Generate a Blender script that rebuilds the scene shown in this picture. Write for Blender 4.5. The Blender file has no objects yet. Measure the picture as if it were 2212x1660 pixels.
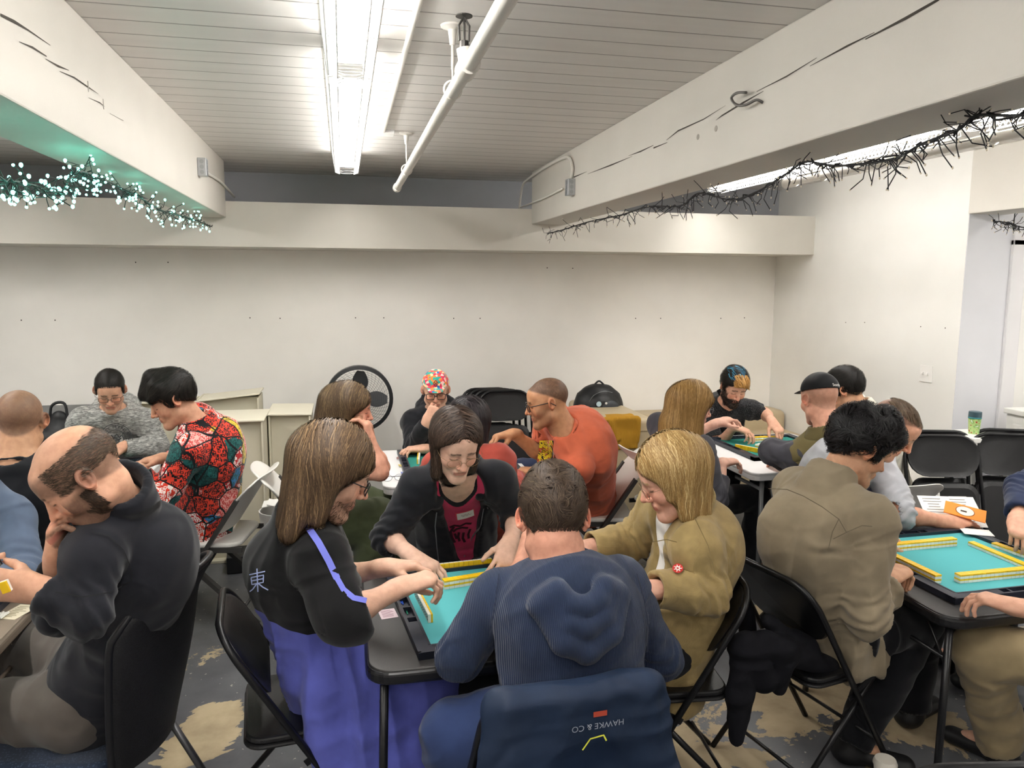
EXPOSURE = 1.54
import bpy, math, random
import numpy as np
from mathutils import Vector, Matrix, Euler
random.seed(7)
RNG = np.random.default_rng(11)
COL = bpy.context.scene.collection
# ---------------------------------------------------------------- camera geometry (real pinhole, 1.85 m above the floor)
CAM_F, CAM_X, CAM_Y, CAM_H = 1655.0, 1106.0, 830.0, 1.85
_yaw, _pit, _rol = math.radians(12.4), math.radians(7.6), math.radians(0.3)
_fw = np.array([math.sin(_yaw) * math.cos(_pit), math.cos(_yaw) * math.cos(_pit), -math.sin(_pit)])
_rt = np.array([math.cos(_yaw), -math.sin(_yaw), 0.0]); _up = np.cross(_rt, _fw)
_r2 = _rt * math.cos(_rol) + _up * math.sin(_rol); _u2 = -_rt * math.sin(_rol) + _up * math.cos(_rol)
CAMP = np.array([0, 0, CAM_H])
def _ray(x, y): return _fw + _r2 * ((x - CAM_X) / CAM_F) - _u2 * ((y - CAM_Y) / CAM_F)
def WZ(x, y, z):
    """point of the place seen at photo pixel x, y that lies at height z"""
    d = _ray(x, y); return CAMP + d * ((z - CAM_H) / d[2])
def WY(x, y, Y):
    d = _ray(x, y); return CAMP + d * (Y / d[1])
def WX(x, y, X):
    d = _ray(x, y); return CAMP + d * (X / d[0])
# ---------------------------------------------------------------- object helpers
def tag(o, label=None, cat=None, group=None, kind=None):
    if label: o['label'] = label
    if cat: o['category'] = cat
    if group: o['group'] = group
    if kind: o['kind'] = kind
    return o
def empty(name, loc, rz=0.0, label=None, cat=None, group=None):
    o = bpy.data.objects.new(name, None); o.empty_display_size = .1
    COL.objects.link(o); o.location = Vector([float(c) for c in loc]); o.rotation_euler = (0, 0, rz)
    return tag(o, label, cat, group)
def link_mesh(name, verts, faces, mats, parent=None, smooth=False, midx=None, local=None):
    me = bpy.data.meshes.new(name)
    me.from_pydata([tuple(map(float, v)) for v in verts] if not isinstance(verts, np.ndarray) else verts.tolist(), [], faces if isinstance(faces, list) else faces.tolist())
    if not isinstance(mats, (list, tuple)): mats = [mats]
    for m in mats: me.materials.append(m)
    if midx is not None: me.polygons.foreach_set('material_index', midx)
    if smooth: me.polygons.foreach_set('use_smooth', [True] * len(me.polygons))
    me.update()
    o = bpy.data.objects.new(name, me); COL.objects.link(o)
    if parent is not None:
        o.parent = parent
    return o
def dup(o, parent=None, **kw):
    c = o.copy(); COL.objects.link(c); c.parent = parent
    for ch in list(o.children): dup(ch, c)
    return c
class MB:
    """collects simple solids and links them as one mesh object"""
    def __init__(s): s.v = []; s.f = []; s.m = []
    def _add(s, vs, fs, mi=0):
        b = len(s.v); s.v += [tuple(v) for v in vs]; s.f += [tuple(i + b for i in f) for f in fs]; s.m += [mi] * len(fs); return s
    def box(s, c, d, rot=None, mi=0):
        c = Vector(c); R = rot if rot is not None else Matrix.Identity(3)
        if isinstance(R, (int, float)): R = Matrix.Rotation(R, 3, 'Z')
        vs = [c + R @ Vector((x * d[0] / 2, y * d[1] / 2, z * d[2] / 2)) for x in (-1, 1) for y in (-1, 1) for z in (-1, 1)]
        return s._add(vs, [(0, 1, 3, 2), (4, 6, 7, 5), (0, 4, 5, 1), (2, 3, 7, 6), (0, 2, 6, 4), (1, 5, 7, 3)], mi)
    def bar(s, a, b, w, h, up=(0, 0, 1), mi=0):
        a = Vector(a); b = Vector(b); x = (b - a); L = x.length; x.normalize(); u = Vector(up)
        y = u.cross(x); y = y.normalized() if y.length > 1e-5 else Vector((0, 1, 0)); z = x.cross(y)
        R = Matrix((x, y, z)).transposed()
        return s.box((a + b) / 2, (L, w, h), R, mi)
    def prism(s, pts, z0, z1, mi=0):
        n = len(pts); vs = [(p[0], p[1], z0) for p in pts] + [(p[0], p[1], z1) for p in pts]
        fs = [tuple(range(n - 1, -1, -1)), tuple(range(n, 2 * n))] + [(i, (i + 1) % n, n + (i + 1) % n, n + i) for i in range(n)]
        return s._add(vs, fs, mi)
    def tube(s, path, r, n=8, mi=0, closed=False, cap=True):
        P = [Vector(p) for p in path]; m = len(P); rr = r if isinstance(r, (list, tuple)) else [r] * m
        T = []
        for i in range(m):
            a = P[(i - 1) % m] if (closed or i > 0) else P[i]; b = P[(i + 1) % m] if (closed or i < m - 1) else P[i]
            t = (b - a); T.append(t.normalized() if t.length > 1e-9 else Vector((0, 0, 1)))
        u = T[0].orthogonal().normalized(); vs = []
        for i in range(m):
            u = (u - T[i] * u.dot(T[i])); u = u.normalized() if u.length > 1e-6 else T[i].orthogonal().normalized()
            w = T[i].cross(u)
            for k in range(n):
                a = 2 * math.pi * k / n; vs.append(P[i] + (u * math.cos(a) + w * math.sin(a)) * rr[i])
        fs = []
        for i in range(m if closed else m - 1):
            j = (i + 1) % m
            for k in range(n): fs.append((i * n + k, i * n + (k + 1) % n, j * n + (k + 1) % n, j * n + k))
        if cap and not closed: fs += [tuple(range(n - 1, -1, -1)), tuple(range((m - 1) * n, m * n))]
        return s._add(vs, fs, mi)
    def lathe(s, prof, c=(0, 0, 0), n=24, ax='Z', mi=0, R=None, cap=True):
        vs = []; c = Vector(c)
        for (r, z) in prof:
            for k in range(n):
                a = 2 * math.pi * k / n; p = Vector((r * math.cos(a), r * math.sin(a), z))
                if ax == 'X': p = Vector((p.z, p.x, p.y))
                if ax == 'Y': p = Vector((p.x, p.z, p.y))
                if R is not None: p = R @ p
                vs.append(c + p)
        fs = []
        for i in range(len(prof) - 1):
            for k in range(n): fs.append((i * n + k, i * n + (k + 1) % n, (i + 1) * n + (k + 1) % n, (i + 1) * n + k))
        if cap: fs += [tuple(range(n - 1, -1, -1)), tuple(range((len(prof) - 1) * n, len(prof) * n))]
        return s._add(vs, fs, mi)
    def ball(s, c, r, n=8, mi=0):
        pr = [(max(1e-4, r * math.sin(math.pi * i / n)), -r * math.cos(math.pi * i / n)) for i in range(n + 1)]
        return s.lathe(pr, c, n + 2, mi=mi)
    def build(s, name, mats, parent=None, smooth=False, bevel=0, seg=2, auto=None):
        o = link_mesh(name, s.v, s.f, mats, parent, smooth, s.m)
        if bevel:
            b = o.modifiers.new('b', 'BEVEL'); b.width = bevel; b.segments = seg; b.limit_method = 'ANGLE'; b.angle_limit = .6
            b.harden_normals = False
        if smooth and auto is not None:
            import bmesh
            bm = bmesh.new(); bm.from_mesh(o.data)
            for e in bm.edges:
                if len(e.link_faces) == 2 and e.calc_face_angle(0) > auto: e.smooth = False
            bm.to_mesh(o.data); bm.free()
        return o
def rrect(x0, x1, y0, y1, r, n=6):
    pts = []
    for (cx, cy, a0) in ((x1 - r, y1 - r, 0), (x0 + r, y1 - r, 90), (x0 + r, y0 + r, 180), (x1 - r, y0 + r, 270)):
        for i in range(n + 1):
            a = math.radians(a0 + 90 * i / n); pts.append((cx + r * math.cos(a), cy + r * math.sin(a)))
    return pts
def smooth_path(pts, n=8):
    P = [Vector(p) for p in pts]; out = []
    for i in range(len(P) - 1):
        p0 = P[max(i - 1, 0)]; p1 = P[i]; p2 = P[i + 1]; p3 = P[min(i + 2, len(P) - 1)]
        for k in range(n):
            t = k / n; out.append(.5 * ((2 * p1) + (-p0 + p2) * t + (2 * p0 - 5 * p1 + 4 * p2 - p3) * t * t + (-p0 + 3 * p1 - 3 * p2 + p3) * t ** 3))
    out.append(P[-1]); return out
# ---------------------------------------------------------------- materials
def lin(c):
    if isinstance(c, str):
        c = c.lstrip('#'); c = [int(c[i:i + 2], 16) / 255 for i in (0, 2, 4)]
    return tuple((x / 12.92 if x <= .04045 else ((x + .055) / 1.055) ** 2.4) for x in c) + (1.0,)
class NT:
    def __init__(s, name):
        s.mat = bpy.data.materials.new(name); s.mat.use_nodes = True; s.t = s.mat.node_tree; s.n = s.t.nodes; s.l = s.t.links
        s.b = s.n['Principled BSDF']
    def node(s, typ, **kw):
        n = s.n.new(typ)
        for k, v in kw.items(): setattr(n, k, v)
        return n
    def link(s, a, b): s.l.new(a, b)
    def tc(s, out='Object'): return s.node('ShaderNodeTexCoord').outputs[out]
    def mapping(s, vec, scale=(1, 1, 1), rot=(0, 0, 0), loc=(0, 0, 0)):
        m = s.node('ShaderNodeMapping'); m.inputs['Scale'].default_value = scale; m.inputs['Rotation'].default_value = rot
        m.inputs['Location'].default_value = loc; s.link(vec, m.inputs['Vector']); return m.outputs[0]
    def noise(s, vec, scale, detail=4, rough=.5, dist=0):
        n = s.node('ShaderNodeTexNoise'); n.inputs['Scale'].default_value = scale; n.inputs['Detail'].default_value = detail
        n.inputs['Roughness'].default_value = rough; n.inputs['Distortion'].default_value = dist; s.link(vec, n.inputs['Vector']); return n
    def ramp(s, fac, stops, interp='LINEAR'):
        r = s.node('ShaderNodeValToRGB'); r.color_ramp.interpolation = interp; e = r.color_ramp.elements
        while len(e) < len(stops): e.new(.5)
        for i, (p, c) in enumerate(stops): e[i].position = p; e[i].color = c if len(c) == 4 else tuple(c) + (1,)
        s.link(fac, r.inputs[0]); return r.outputs[0]
    def mix(s, fac, a, b, typ='MIX'):
        m = s.node('ShaderNodeMix', data_type='RGBA', blend_type=typ)
        for sock, v in ((m.inputs[0], fac), (m.inputs[6], a), (m.inputs[7], b)):
            if hasattr(v, 'links') or hasattr(v, 'is_linked'): s.link(v, sock)
            else: sock.default_value = v
        return m.outputs[2]
    def math(s, op, a, b=None, c=None):
        m = s.node('ShaderNodeMath', operation=op)
        for i, v in enumerate((a, b, c)):
            if v is None: continue
            if hasattr(v, 'is_linked'): s.link(v, m.inputs[i])
            else: m.inputs[i].default_value = v
        return m.outputs[0]
    def bump(s, h, strength=.3, dist=.01):
        b = s.node('ShaderNodeBump'); b.inputs['Strength'].default_value = strength; b.inputs['Distance'].default_value = dist
        s.link(h, b.inputs['Height']); s.link(b.outputs[0], s.b.inputs['Normal']); return b
    def creases(s, vec, amt=.6, sc=5.0):
        n = s.node('ShaderNodeTexNoise', noise_type='RIDGED_MULTIFRACTAL'); n.inputs['Scale'].default_value = sc; n.inputs['Detail'].default_value = 2.5; n.inputs['Roughness'].default_value = .35; n.inputs['Distortion'].default_value = .9
        s.link(s.mapping(vec, (1, 1, 1.7), (.4, .3, 0)), n.inputs['Vector']); old = s.b.inputs['Normal'].links[0].from_node; b = s.node('ShaderNodeBump'); b.inputs['Strength'].default_value = amt; b.inputs['Distance'].default_value = .030
        s.link(n.outputs[0], b.inputs['Height']); s.link(b.outputs[0], old.inputs['Normal'])
    def set(s, **kw):
        for k, v in kw.items():
            k = {'color': 'Base Color', 'rough': 'Roughness', 'metal': 'Metallic', 'spec': 'Specular IOR Level', 'sheen': 'Sheen Weight',
                 'sss': 'Subsurface Weight', 'trans': 'Transmission Weight', 'alpha': 'Alpha', 'coat': 'Coat Weight'}.get(k, k)
            if hasattr(v, 'is_linked'): s.link(v, s.b.inputs[k])
            else: s.b.inputs[k].default_value = v
        return s
MATS = {}
def mat(name, color, rough=.6, metal=0, bump=None, var=0, spec=.5, sheen=0, emit=None, estr=0, coat=0):
    if name in MATS: return MATS[name]
    m = NT(name); c = lin(color) if isinstance(color, str) else color
    m.set(color=c, rough=rough, metal=metal, spec=spec, sheen=sheen, coat=coat)
    if var or bump: v = m.tc()
    if var:
        n = m.noise(v, 6 if not isinstance(var, tuple) else var[1], 5); a = var if not isinstance(var, tuple) else var[0]
        dk = tuple(x * (1 - a) for x in c[:3]) + (1,); lt = tuple(min(1, x * (1 + a)) for x in c[:3]) + (1,)
        m.set(color=m.ramp(n.outputs[0], [(.3, dk), (.7, lt)]))
    if bump: n = m.noise(v, bump[0], 4); m.bump(n.outputs[0], bump[1], bump[2] if len(bump) > 2 else .005)
    if emit: m.b.inputs['Emission Color'].default_value = lin(emit); m.b.inputs['Emission Strength'].default_value = estr
    MATS[name] = m.mat; return m.mat
# ---------------------------------------------------------------- smooth solid modelling: distance fields meshed into one continuous surface
def V3(*a): return np.array(a if len(a) == 3 else a[0], dtype=float)
def unit(v): v = np.asarray(v, float); return v / max(np.linalg.norm(v), 1e-9)
def capsule(a, b, ra, rb=None, sq=None, cut=None):
    a = V3(a); b = V3(b); rb = ra if rb is None else rb
    T = np.eye(3)
    if sq is not None:
        for (n, s) in (sq if isinstance(sq, list) else [sq]):
            n = unit(n); T = (np.eye(3) + np.outer(n, n) * (1 / s - 1)) @ T
    ab = T @ (b - a); L2 = max(float(ab @ ab), 1e-12)
    cuts = [] if cut is None else (cut if isinstance(cut, list) else [cut])
    def fn(X, Y, Z):
        x = X - a[0]; y = Y - a[1]; z = Z - a[2]
        if sq is None: q = (x, y, z)
        else: q = [T[i, 0] * x + T[i, 1] * y + T[i, 2] * z for i in range(3)]
        dot = q[0] * ab[0] + q[1] * ab[1] + q[2] * ab[2]
        t = np.clip(dot / L2, 0, 1)
        d2 = q[0] ** 2 + q[1] ** 2 + q[2] ** 2 - 2 * t * dot + t * t * L2
        d = np.sqrt(np.maximum(d2, 0)) - (ra + (rb - ra) * t)
        if sq is not None: d = d * .85
        for (p, n) in cuts:
            n = unit(n); p = V3(p); d = np.maximum(d, (X - p[0]) * n[0] + (Y - p[1]) * n[1] + (Z - p[2]) * n[2])
        return d
    m = max(ra, rb); return fn, np.minimum(a, b) - m, np.maximum(a, b) + m
def ellipsoid(c, M, r, cut=None):
    """M: rows are the three axes"""
    c = V3(c); M = np.asarray(M, float); r = V3(r); A = M / r[:, None]; B = M / (r[:, None] ** 2)
    cuts = [] if cut is None else (cut if isinstance(cut, list) else [cut])
    def fn(X, Y, Z):
        x = X - c[0]; y = Y - c[1]; z = Z - c[2]
        q = [A[i, 0] * x + A[i, 1] * y + A[i, 2] * z for i in range(3)]
        p = [q[i] / r[i] for i in range(3)]
        k0 = np.sqrt(q[0] ** 2 + q[1] ** 2 + q[2] ** 2); k1 = np.sqrt(p[0] ** 2 + p[1] ** 2 + p[2] ** 2)
        d = k0 * (k0 - 1) / np.maximum(k1, 1e-6)
        for (pp, n) in cuts:
            n = unit(n); pp = V3(pp); d = np.maximum(d, (X - pp[0]) * n[0] + (Y - pp[1]) * n[1] + (Z - pp[2]) * n[2])
        return d
    e = np.sqrt(((M * r[:, None]) ** 2).sum(0)); return fn, c - e, c + e
def ring(c, n, R, r, sq=None, el=None):
    """torus around axis n; el=(axis, factor) stretches it"""
    c = V3(c); n = unit(n)
    def fn(X, Y, Z):
        x = X - c[0]; y = Y - c[1]; z = Z - c[2]
        if el is not None:
            e = unit(el[0]); k = (x * e[0] + y * e[1] + z * e[2]) * (1 / el[1] - 1); x = x + e[0] * k; y = y + e[1] * k; z = z + e[2] * k
        h = x * n[0] + y * n[1] + z * n[2]; rad = np.sqrt(np.maximum(x * x + y * y + z * z - h * h, 0))
        hh = h if sq is None else h / sq
        return np.sqrt((rad - R) ** 2 + hh * hh) - r
    m = R + r + (0 if el is None else R * abs(el[1] - 1)); return fn, c - m, c + m
def slab(c, M, h, r=.005):
    """rounded box, rows of M its axes, h its half sizes"""
    c = V3(c); M = np.asarray(M, float)
    def fn(X, Y, Z):
        x = X - c[0]; y = Y - c[1]; z = Z - c[2]
        q = [np.abs(M[i, 0] * x + M[i, 1] * y + M[i, 2] * z) - (h[i] - r) for i in range(3)]
        return np.sqrt(sum(np.maximum(k, 0) ** 2 for k in q)) + np.minimum(np.maximum(np.maximum(q[0], q[1]), q[2]), 0) - r
    e = (np.abs(M) * np.array(h)[:, None]).sum(0); return fn, c - e, c + e
class Field:
    def __init__(s): s.ops = []
    def add(s, prim, k=.02): s.ops.append(('u', k) + prim); return s
    def sub(s, prim, k=.01): s.ops.append(('s', k) + prim); return s
    def cutp(s, p, n, k=.004):
        p = V3(p); n = unit(n); s.ops.append(('p', k, (lambda X, Y, Z: -((X - p[0]) * n[0] + (Y - p[1]) * n[1] + (Z - p[2]) * n[2])), None, None)); return s
    @staticmethod
    def _comb(mode, D, d, k):
        if mode == 'u':
            h = np.maximum(k - np.abs(D - d), 0) / k; return np.minimum(D, d) - h * h * k / 4
        d = -d; h = np.maximum(k - np.abs(D - d), 0) / k; return np.maximum(D, d) + h * h * k / 4
    def ev(s, P):
        X, Y, Z = P[:, 0], P[:, 1], P[:, 2]; D = np.full(len(P), .3)
        for (mode, k, fn, lo, hi) in s.ops: D = s._comb(mode, D, fn(X, Y, Z), k)
        return D
    def grad(s, P, e=.002):
        g = np.stack([s.ev(P + np.eye(3)[i] * e) - s.ev(P - np.eye(3)[i] * e) for i in range(3)], 1)
        return g / np.maximum(np.linalg.norm(g, axis=1, keepdims=True), 1e-9)
    def bounds(s):
        b = [(o[3], o[4]) for o in s.ops if o[0] == 'u']; return np.min([x[0] for x in b], 0), np.max([x[1] for x in b], 0)
    def grid(s, lo, hi, h):
        n = np.ceil((hi - lo) / h).astype(int) + 1
        ax = [(lo[i] + h * np.arange(n[i])).astype(np.float32) for i in range(3)]
        D = np.full(n, .3, np.float32)
        for (mode, k, fn, l, u) in s.ops:
            if l is None: i0 = [0, 0, 0]; i1 = list(n)
            else:
                pad = k + 2.5 * h
                i0 = [max(0, int((l[i] - pad - lo[i]) / h)) for i in range(3)]; i1 = [min(n[i], int((u[i] + pad - lo[i]) / h) + 2) for i in range(3)]
                if any(i1[i] <= i0[i] for i in range(3)): continue
            sl = tuple(slice(i0[i], i1[i]) for i in range(3))
            X = ax[0][sl[0]][:, None, None]; Y = ax[1][sl[1]][None, :, None]; Z = ax[2][sl[2]][None, None, :]
            D[sl] = s._comb(mode, D[sl], fn(X, Y, Z).astype(np.float32), k)
        return D
_CO = np.array([(i, j, k) for i in (0, 1) for j in (0, 1) for k in (0, 1)])
_ED = [(a, b) for a in range(8) for b in range(a + 1, 8) if np.abs(_CO[a] - _CO[b]).sum() == 1]
def nets(D, lo, h):
    S = D < 0; c = np.zeros(np.array(S.shape) - 1, np.int8)
    for o in _CO: c += S[o[0]:S.shape[0] - 1 + o[0], o[1]:S.shape[1] - 1 + o[1], o[2]:S.shape[2] - 1 + o[2]]
    act = (c > 0) & (c < 8); ii = np.argwhere(act)
    if len(ii) == 0: return np.zeros((0, 3)), np.zeros((0, 4), int)
    idx = np.full(act.shape, -1, np.int32); idx[act] = np.arange(len(ii))
    vals = [D[ii[:, 0] + o[0], ii[:, 1] + o[1], ii[:, 2] + o[2]].astype(float) for o in _CO]
    acc = np.zeros((len(ii), 3)); cnt = np.zeros(len(ii))
    for a, b in _ED:
        m = (vals[a] < 0) != (vals[b] < 0); t = np.where(m, vals[a] / np.where(m, vals[a] - vals[b], 1), 0)
        acc += np.where(m[:, None], _CO[a] + t[:, None] * (_CO[b] - _CO[a]), 0); cnt += m
    V = lo + (ii + acc / cnt[:, None]) * h; F = []
    for a in range(3):
        b, cc = (a + 1) % 3, (a + 2) % 3
        s0 = [slice(None)] * 3; s1 = [slice(None)] * 3; s0[a] = slice(0, -1); s1[a] = slice(1, None)
        cr = S[tuple(s0)] != S[tuple(s1)]; g = np.argwhere(cr)
        lim = np.array(act.shape); g = g[(g[:, b] >= 1) & (g[:, cc] >= 1) & (g[:, b] < lim[b]) & (g[:, cc] < lim[cc])]
        if not len(g): continue
        eb = np.zeros(3, int); eb[b] = 1; ec = np.zeros(3, int); ec[cc] = 1
        q = [g - eb - ec, g - ec, g, g - eb]; Q = np.stack([idx[p[:, 0], p[:, 1], p[:, 2]] for p in q], 1)
        fl = S[g[:, 0], g[:, 1], g[:, 2]]; Q[~fl] = Q[~fl][:, ::-1]; F.append(Q[(Q >= 0).all(1)])
    return V, np.concatenate(F)
def mesh_field(fld, h, fine=None, lo=None, hi=None):
    """fine: list of (lo, hi, step) boxes meshed at a finer step of the same field"""
    l, u = fld.bounds(); l = l - 3 * h if lo is None else np.maximum(lo, l - 3 * h); u = u + 3 * h if hi is None else np.minimum(hi, u + 3 * h)
    V, F = nets(fld.grid(l, u, h), l, h)
    for (fl, fu, fh) in fine or []:
        c = V[F].mean(1); ins = ((c > fl) & (c < fu)).all(1); F = F[~ins]
        a = fl - fh * 1.5; b = fu + fh * 1.5; v2, f2 = nets(fld.grid(a, b, fh), a, fh)
        c2 = v2[f2].mean(1); f2 = f2[((c2 > fl - h * .8) & (c2 < fu + h * .8)).all(1)] if len(f2) else f2
        F = np.concatenate([F, f2 + len(V)]) if len(f2) else F; V = np.concatenate([V, v2])
    used = np.unique(F); mp = np.full(len(V), -1, np.int64); mp[used] = np.arange(len(used)); return V[used], mp[F]
def vnormals(V, F):
    a = V[F[:, 2]] - V[F[:, 0]]; b = V[F[:, 3]] - V[F[:, 1]]; n = np.cross(a, b); N = np.zeros_like(V)
    for i in range(4):
        for k in range(3): N[:, k] += np.bincount(F[:, i], n[:, k], len(V))
    return N / np.maximum(np.linalg.norm(N, axis=1, keepdims=True), 1e-12)
def relax(V, F, it=2, w=.5):
    for _ in range(it):
        S = np.zeros_like(V); C = np.zeros(len(V))
        for i in range(4):
            a, b = F[:, i], F[:, (i + 1) % 4]
            for k in range(3):
                S[:, k] += np.bincount(a, V[b, k], len(V)) + np.bincount(b, V[a, k], len(V))
            C += np.bincount(a, minlength=len(V)) + np.bincount(b, minlength=len(V))
        V = V * (1 - w) + w * S / np.maximum(C, 1)[:, None]
    return V
_H = np.random.default_rng(3).random((32, 32, 32))
def vnoise(P):
    P = np.asarray(P, float); f = np.floor(P); t = P - f; t = t * t * (3 - 2 * t); i = f.astype(int) & 31; j = (i + 1) & 31; r = 0
    for a in (0, 1):
        for b in (0, 1):
            for c in (0, 1):
                w = (t[:, 0] if a else 1 - t[:, 0]) * (t[:, 1] if b else 1 - t[:, 1]) * (t[:, 2] if c else 1 - t[:, 2])
                r = r + w * _H[(j if a else i)[:, 0], (j if b else i)[:, 1], (j if c else i)[:, 2]]
    return r
def ridge(P): return 1 - np.abs(vnoise(P) * 2 - 1) * 2
def set_attr(o, name, data):
    me = o.data
    if data.ndim == 2 and data.shape[1] == 3:
        if name == 'Col':
            a = me.color_attributes.new(name, 'FLOAT_COLOR', 'POINT'); a.data.foreach_set('color', np.concatenate([data, np.ones((len(data), 1))], 1).astype(np.float32).ravel())
        else:
            a = me.attributes.new(name, 'FLOAT_VECTOR', 'POINT'); a.data.foreach_set('vector', data.astype(np.float32).ravel())
    else:
        a = me.attributes.new(name, 'FLOAT', 'POINT'); a.data.foreach_set('value', data.astype(np.float32).ravel())
# ---------------------------------------------------------------- people
def axes(yaw, pitch=0.0, roll=0.0):
    y, p, r = map(math.radians, (yaw, pitch, roll))
    f = V3(math.sin(y) * math.cos(p), math.cos(y) * math.cos(p), -math.sin(p)); l = V3(-math.cos(y), math.sin(y), 0); u = np.cross(f, l)
    return l * math.cos(r) + u * math.sin(r), f, -l * math.sin(r) + u * math.cos(r)
def limb_ik(a, w, pole, L1, L2):
    d = w - a; D = np.linalg.norm(d); n = d / D
    if D > (L1 + L2) * .995: k = D / ((L1 + L2) * .995); L1 *= k; L2 *= k
    x = (L1 * L1 - L2 * L2 + D * D) / (2 * D); h = math.sqrt(max(L1 * L1 - x * x, 0)); q = pole - a; q = q - n * (q @ n)
    return a + n * x + unit(q) * h
POSES = {  # (base, middle, tip) bend of each finger in degrees, index to little finger, then thumb (along, side, palm) and thumb bend
    'relax': ([(22, 30, 18), (28, 36, 20), (34, 40, 22), (40, 42, 24)], (.72, .62, .38), 22),
    'flat': ([(6, 10, 6), (6, 12, 6), (9, 14, 8), (12, 16, 8)], (.70, .75, .12), 12),
    'grip': ([(42, 46, 24), (46, 50, 26), (50, 52, 26), (54, 54, 26)], (.75, .35, .75), 30),
    'pinch': ([(48, 42, 18), (40, 40, 24), (36, 46, 28), (36, 52, 30)], (.82, .18, .80), 26),
    'fist': ([(68, 80, 44), (72, 84, 44), (76, 84, 44), (80, 84, 44)], (.70, .20, .80), 48)}
def hand(F, w, d, pn, right, s=1.0, pose='relax', spread=1.0):
    d = unit(d); pn = unit(pn - d * (pn @ d)); t = np.cross(d, pn) * (1 if right else -1); bends, th, tb = POSES[pose] if isinstance(pose, str) else pose
    P = lambda a, b, c=0.0: w + s * (d * a + t * b + pn * c)
    kn = [(.088, .030), (.092, .009), (.087, -.012), (.078, -.031)]; L = [(.044, .026, .021), (.048, .030, .022), (.044, .028, .021), (.034, .021, .018)]; R = [.0095, .0097, .0092, .0082]
    F.add(capsule(P(-.02, 0), P(.03, 0), .031 * s, .034 * s, sq=(pn, .70)), .03)
    F.add(capsule(P(.022, 0), P(.070, -.001), .038 * s, .041 * s, sq=(pn, .40)), .02)
    for i in range(4):
        a, b = kn[i]; F.add(capsule(P(.02, b * .5, -.003), P(a, b, -.003), .0105 * s, (R[i] + .0015) * s), .016)
    tips = []
    for i in range(4):
        a, b = kn[i]; p = P(a, b, -.001); an = 0; dd = unit(d + t * (.10 - .075 * i) * spread)
        for j in range(3):
            an += math.radians(bends[i][j]); v = dd * math.cos(an) + pn * math.sin(an); q = p + v * L[i][j] * s
            r0 = R[i] * (1 - .07 * j) * s; F.add(capsule(p, q, r0, r0 * .93), .006 if j == 0 else .003); p = q
        tips.append(p)
    v = unit(d * th[0] + t * th[1] + pn * th[2]); p = P(.018, .020, .006); q = p + v * .046 * s; F.add(capsule(p, q, .0165 * s, .0130 * s), .016)
    v2 = unit(v + d * math.sin(math.radians(tb)) * .6 - t * math.sin(math.radians(tb)) * .5); p2 = q + v2 * .033 * s; F.add(capsule(q, p2, .0118 * s, .0108 * s), .005)
    v3 = unit(v2 + d * math.sin(math.radians(tb)) * .5 - t * math.sin(math.radians(tb)) * .3); F.add(capsule(p2, p2 + v3 * .025 * s, .0108 * s, .0085 * s), .003)
    return tips
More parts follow.
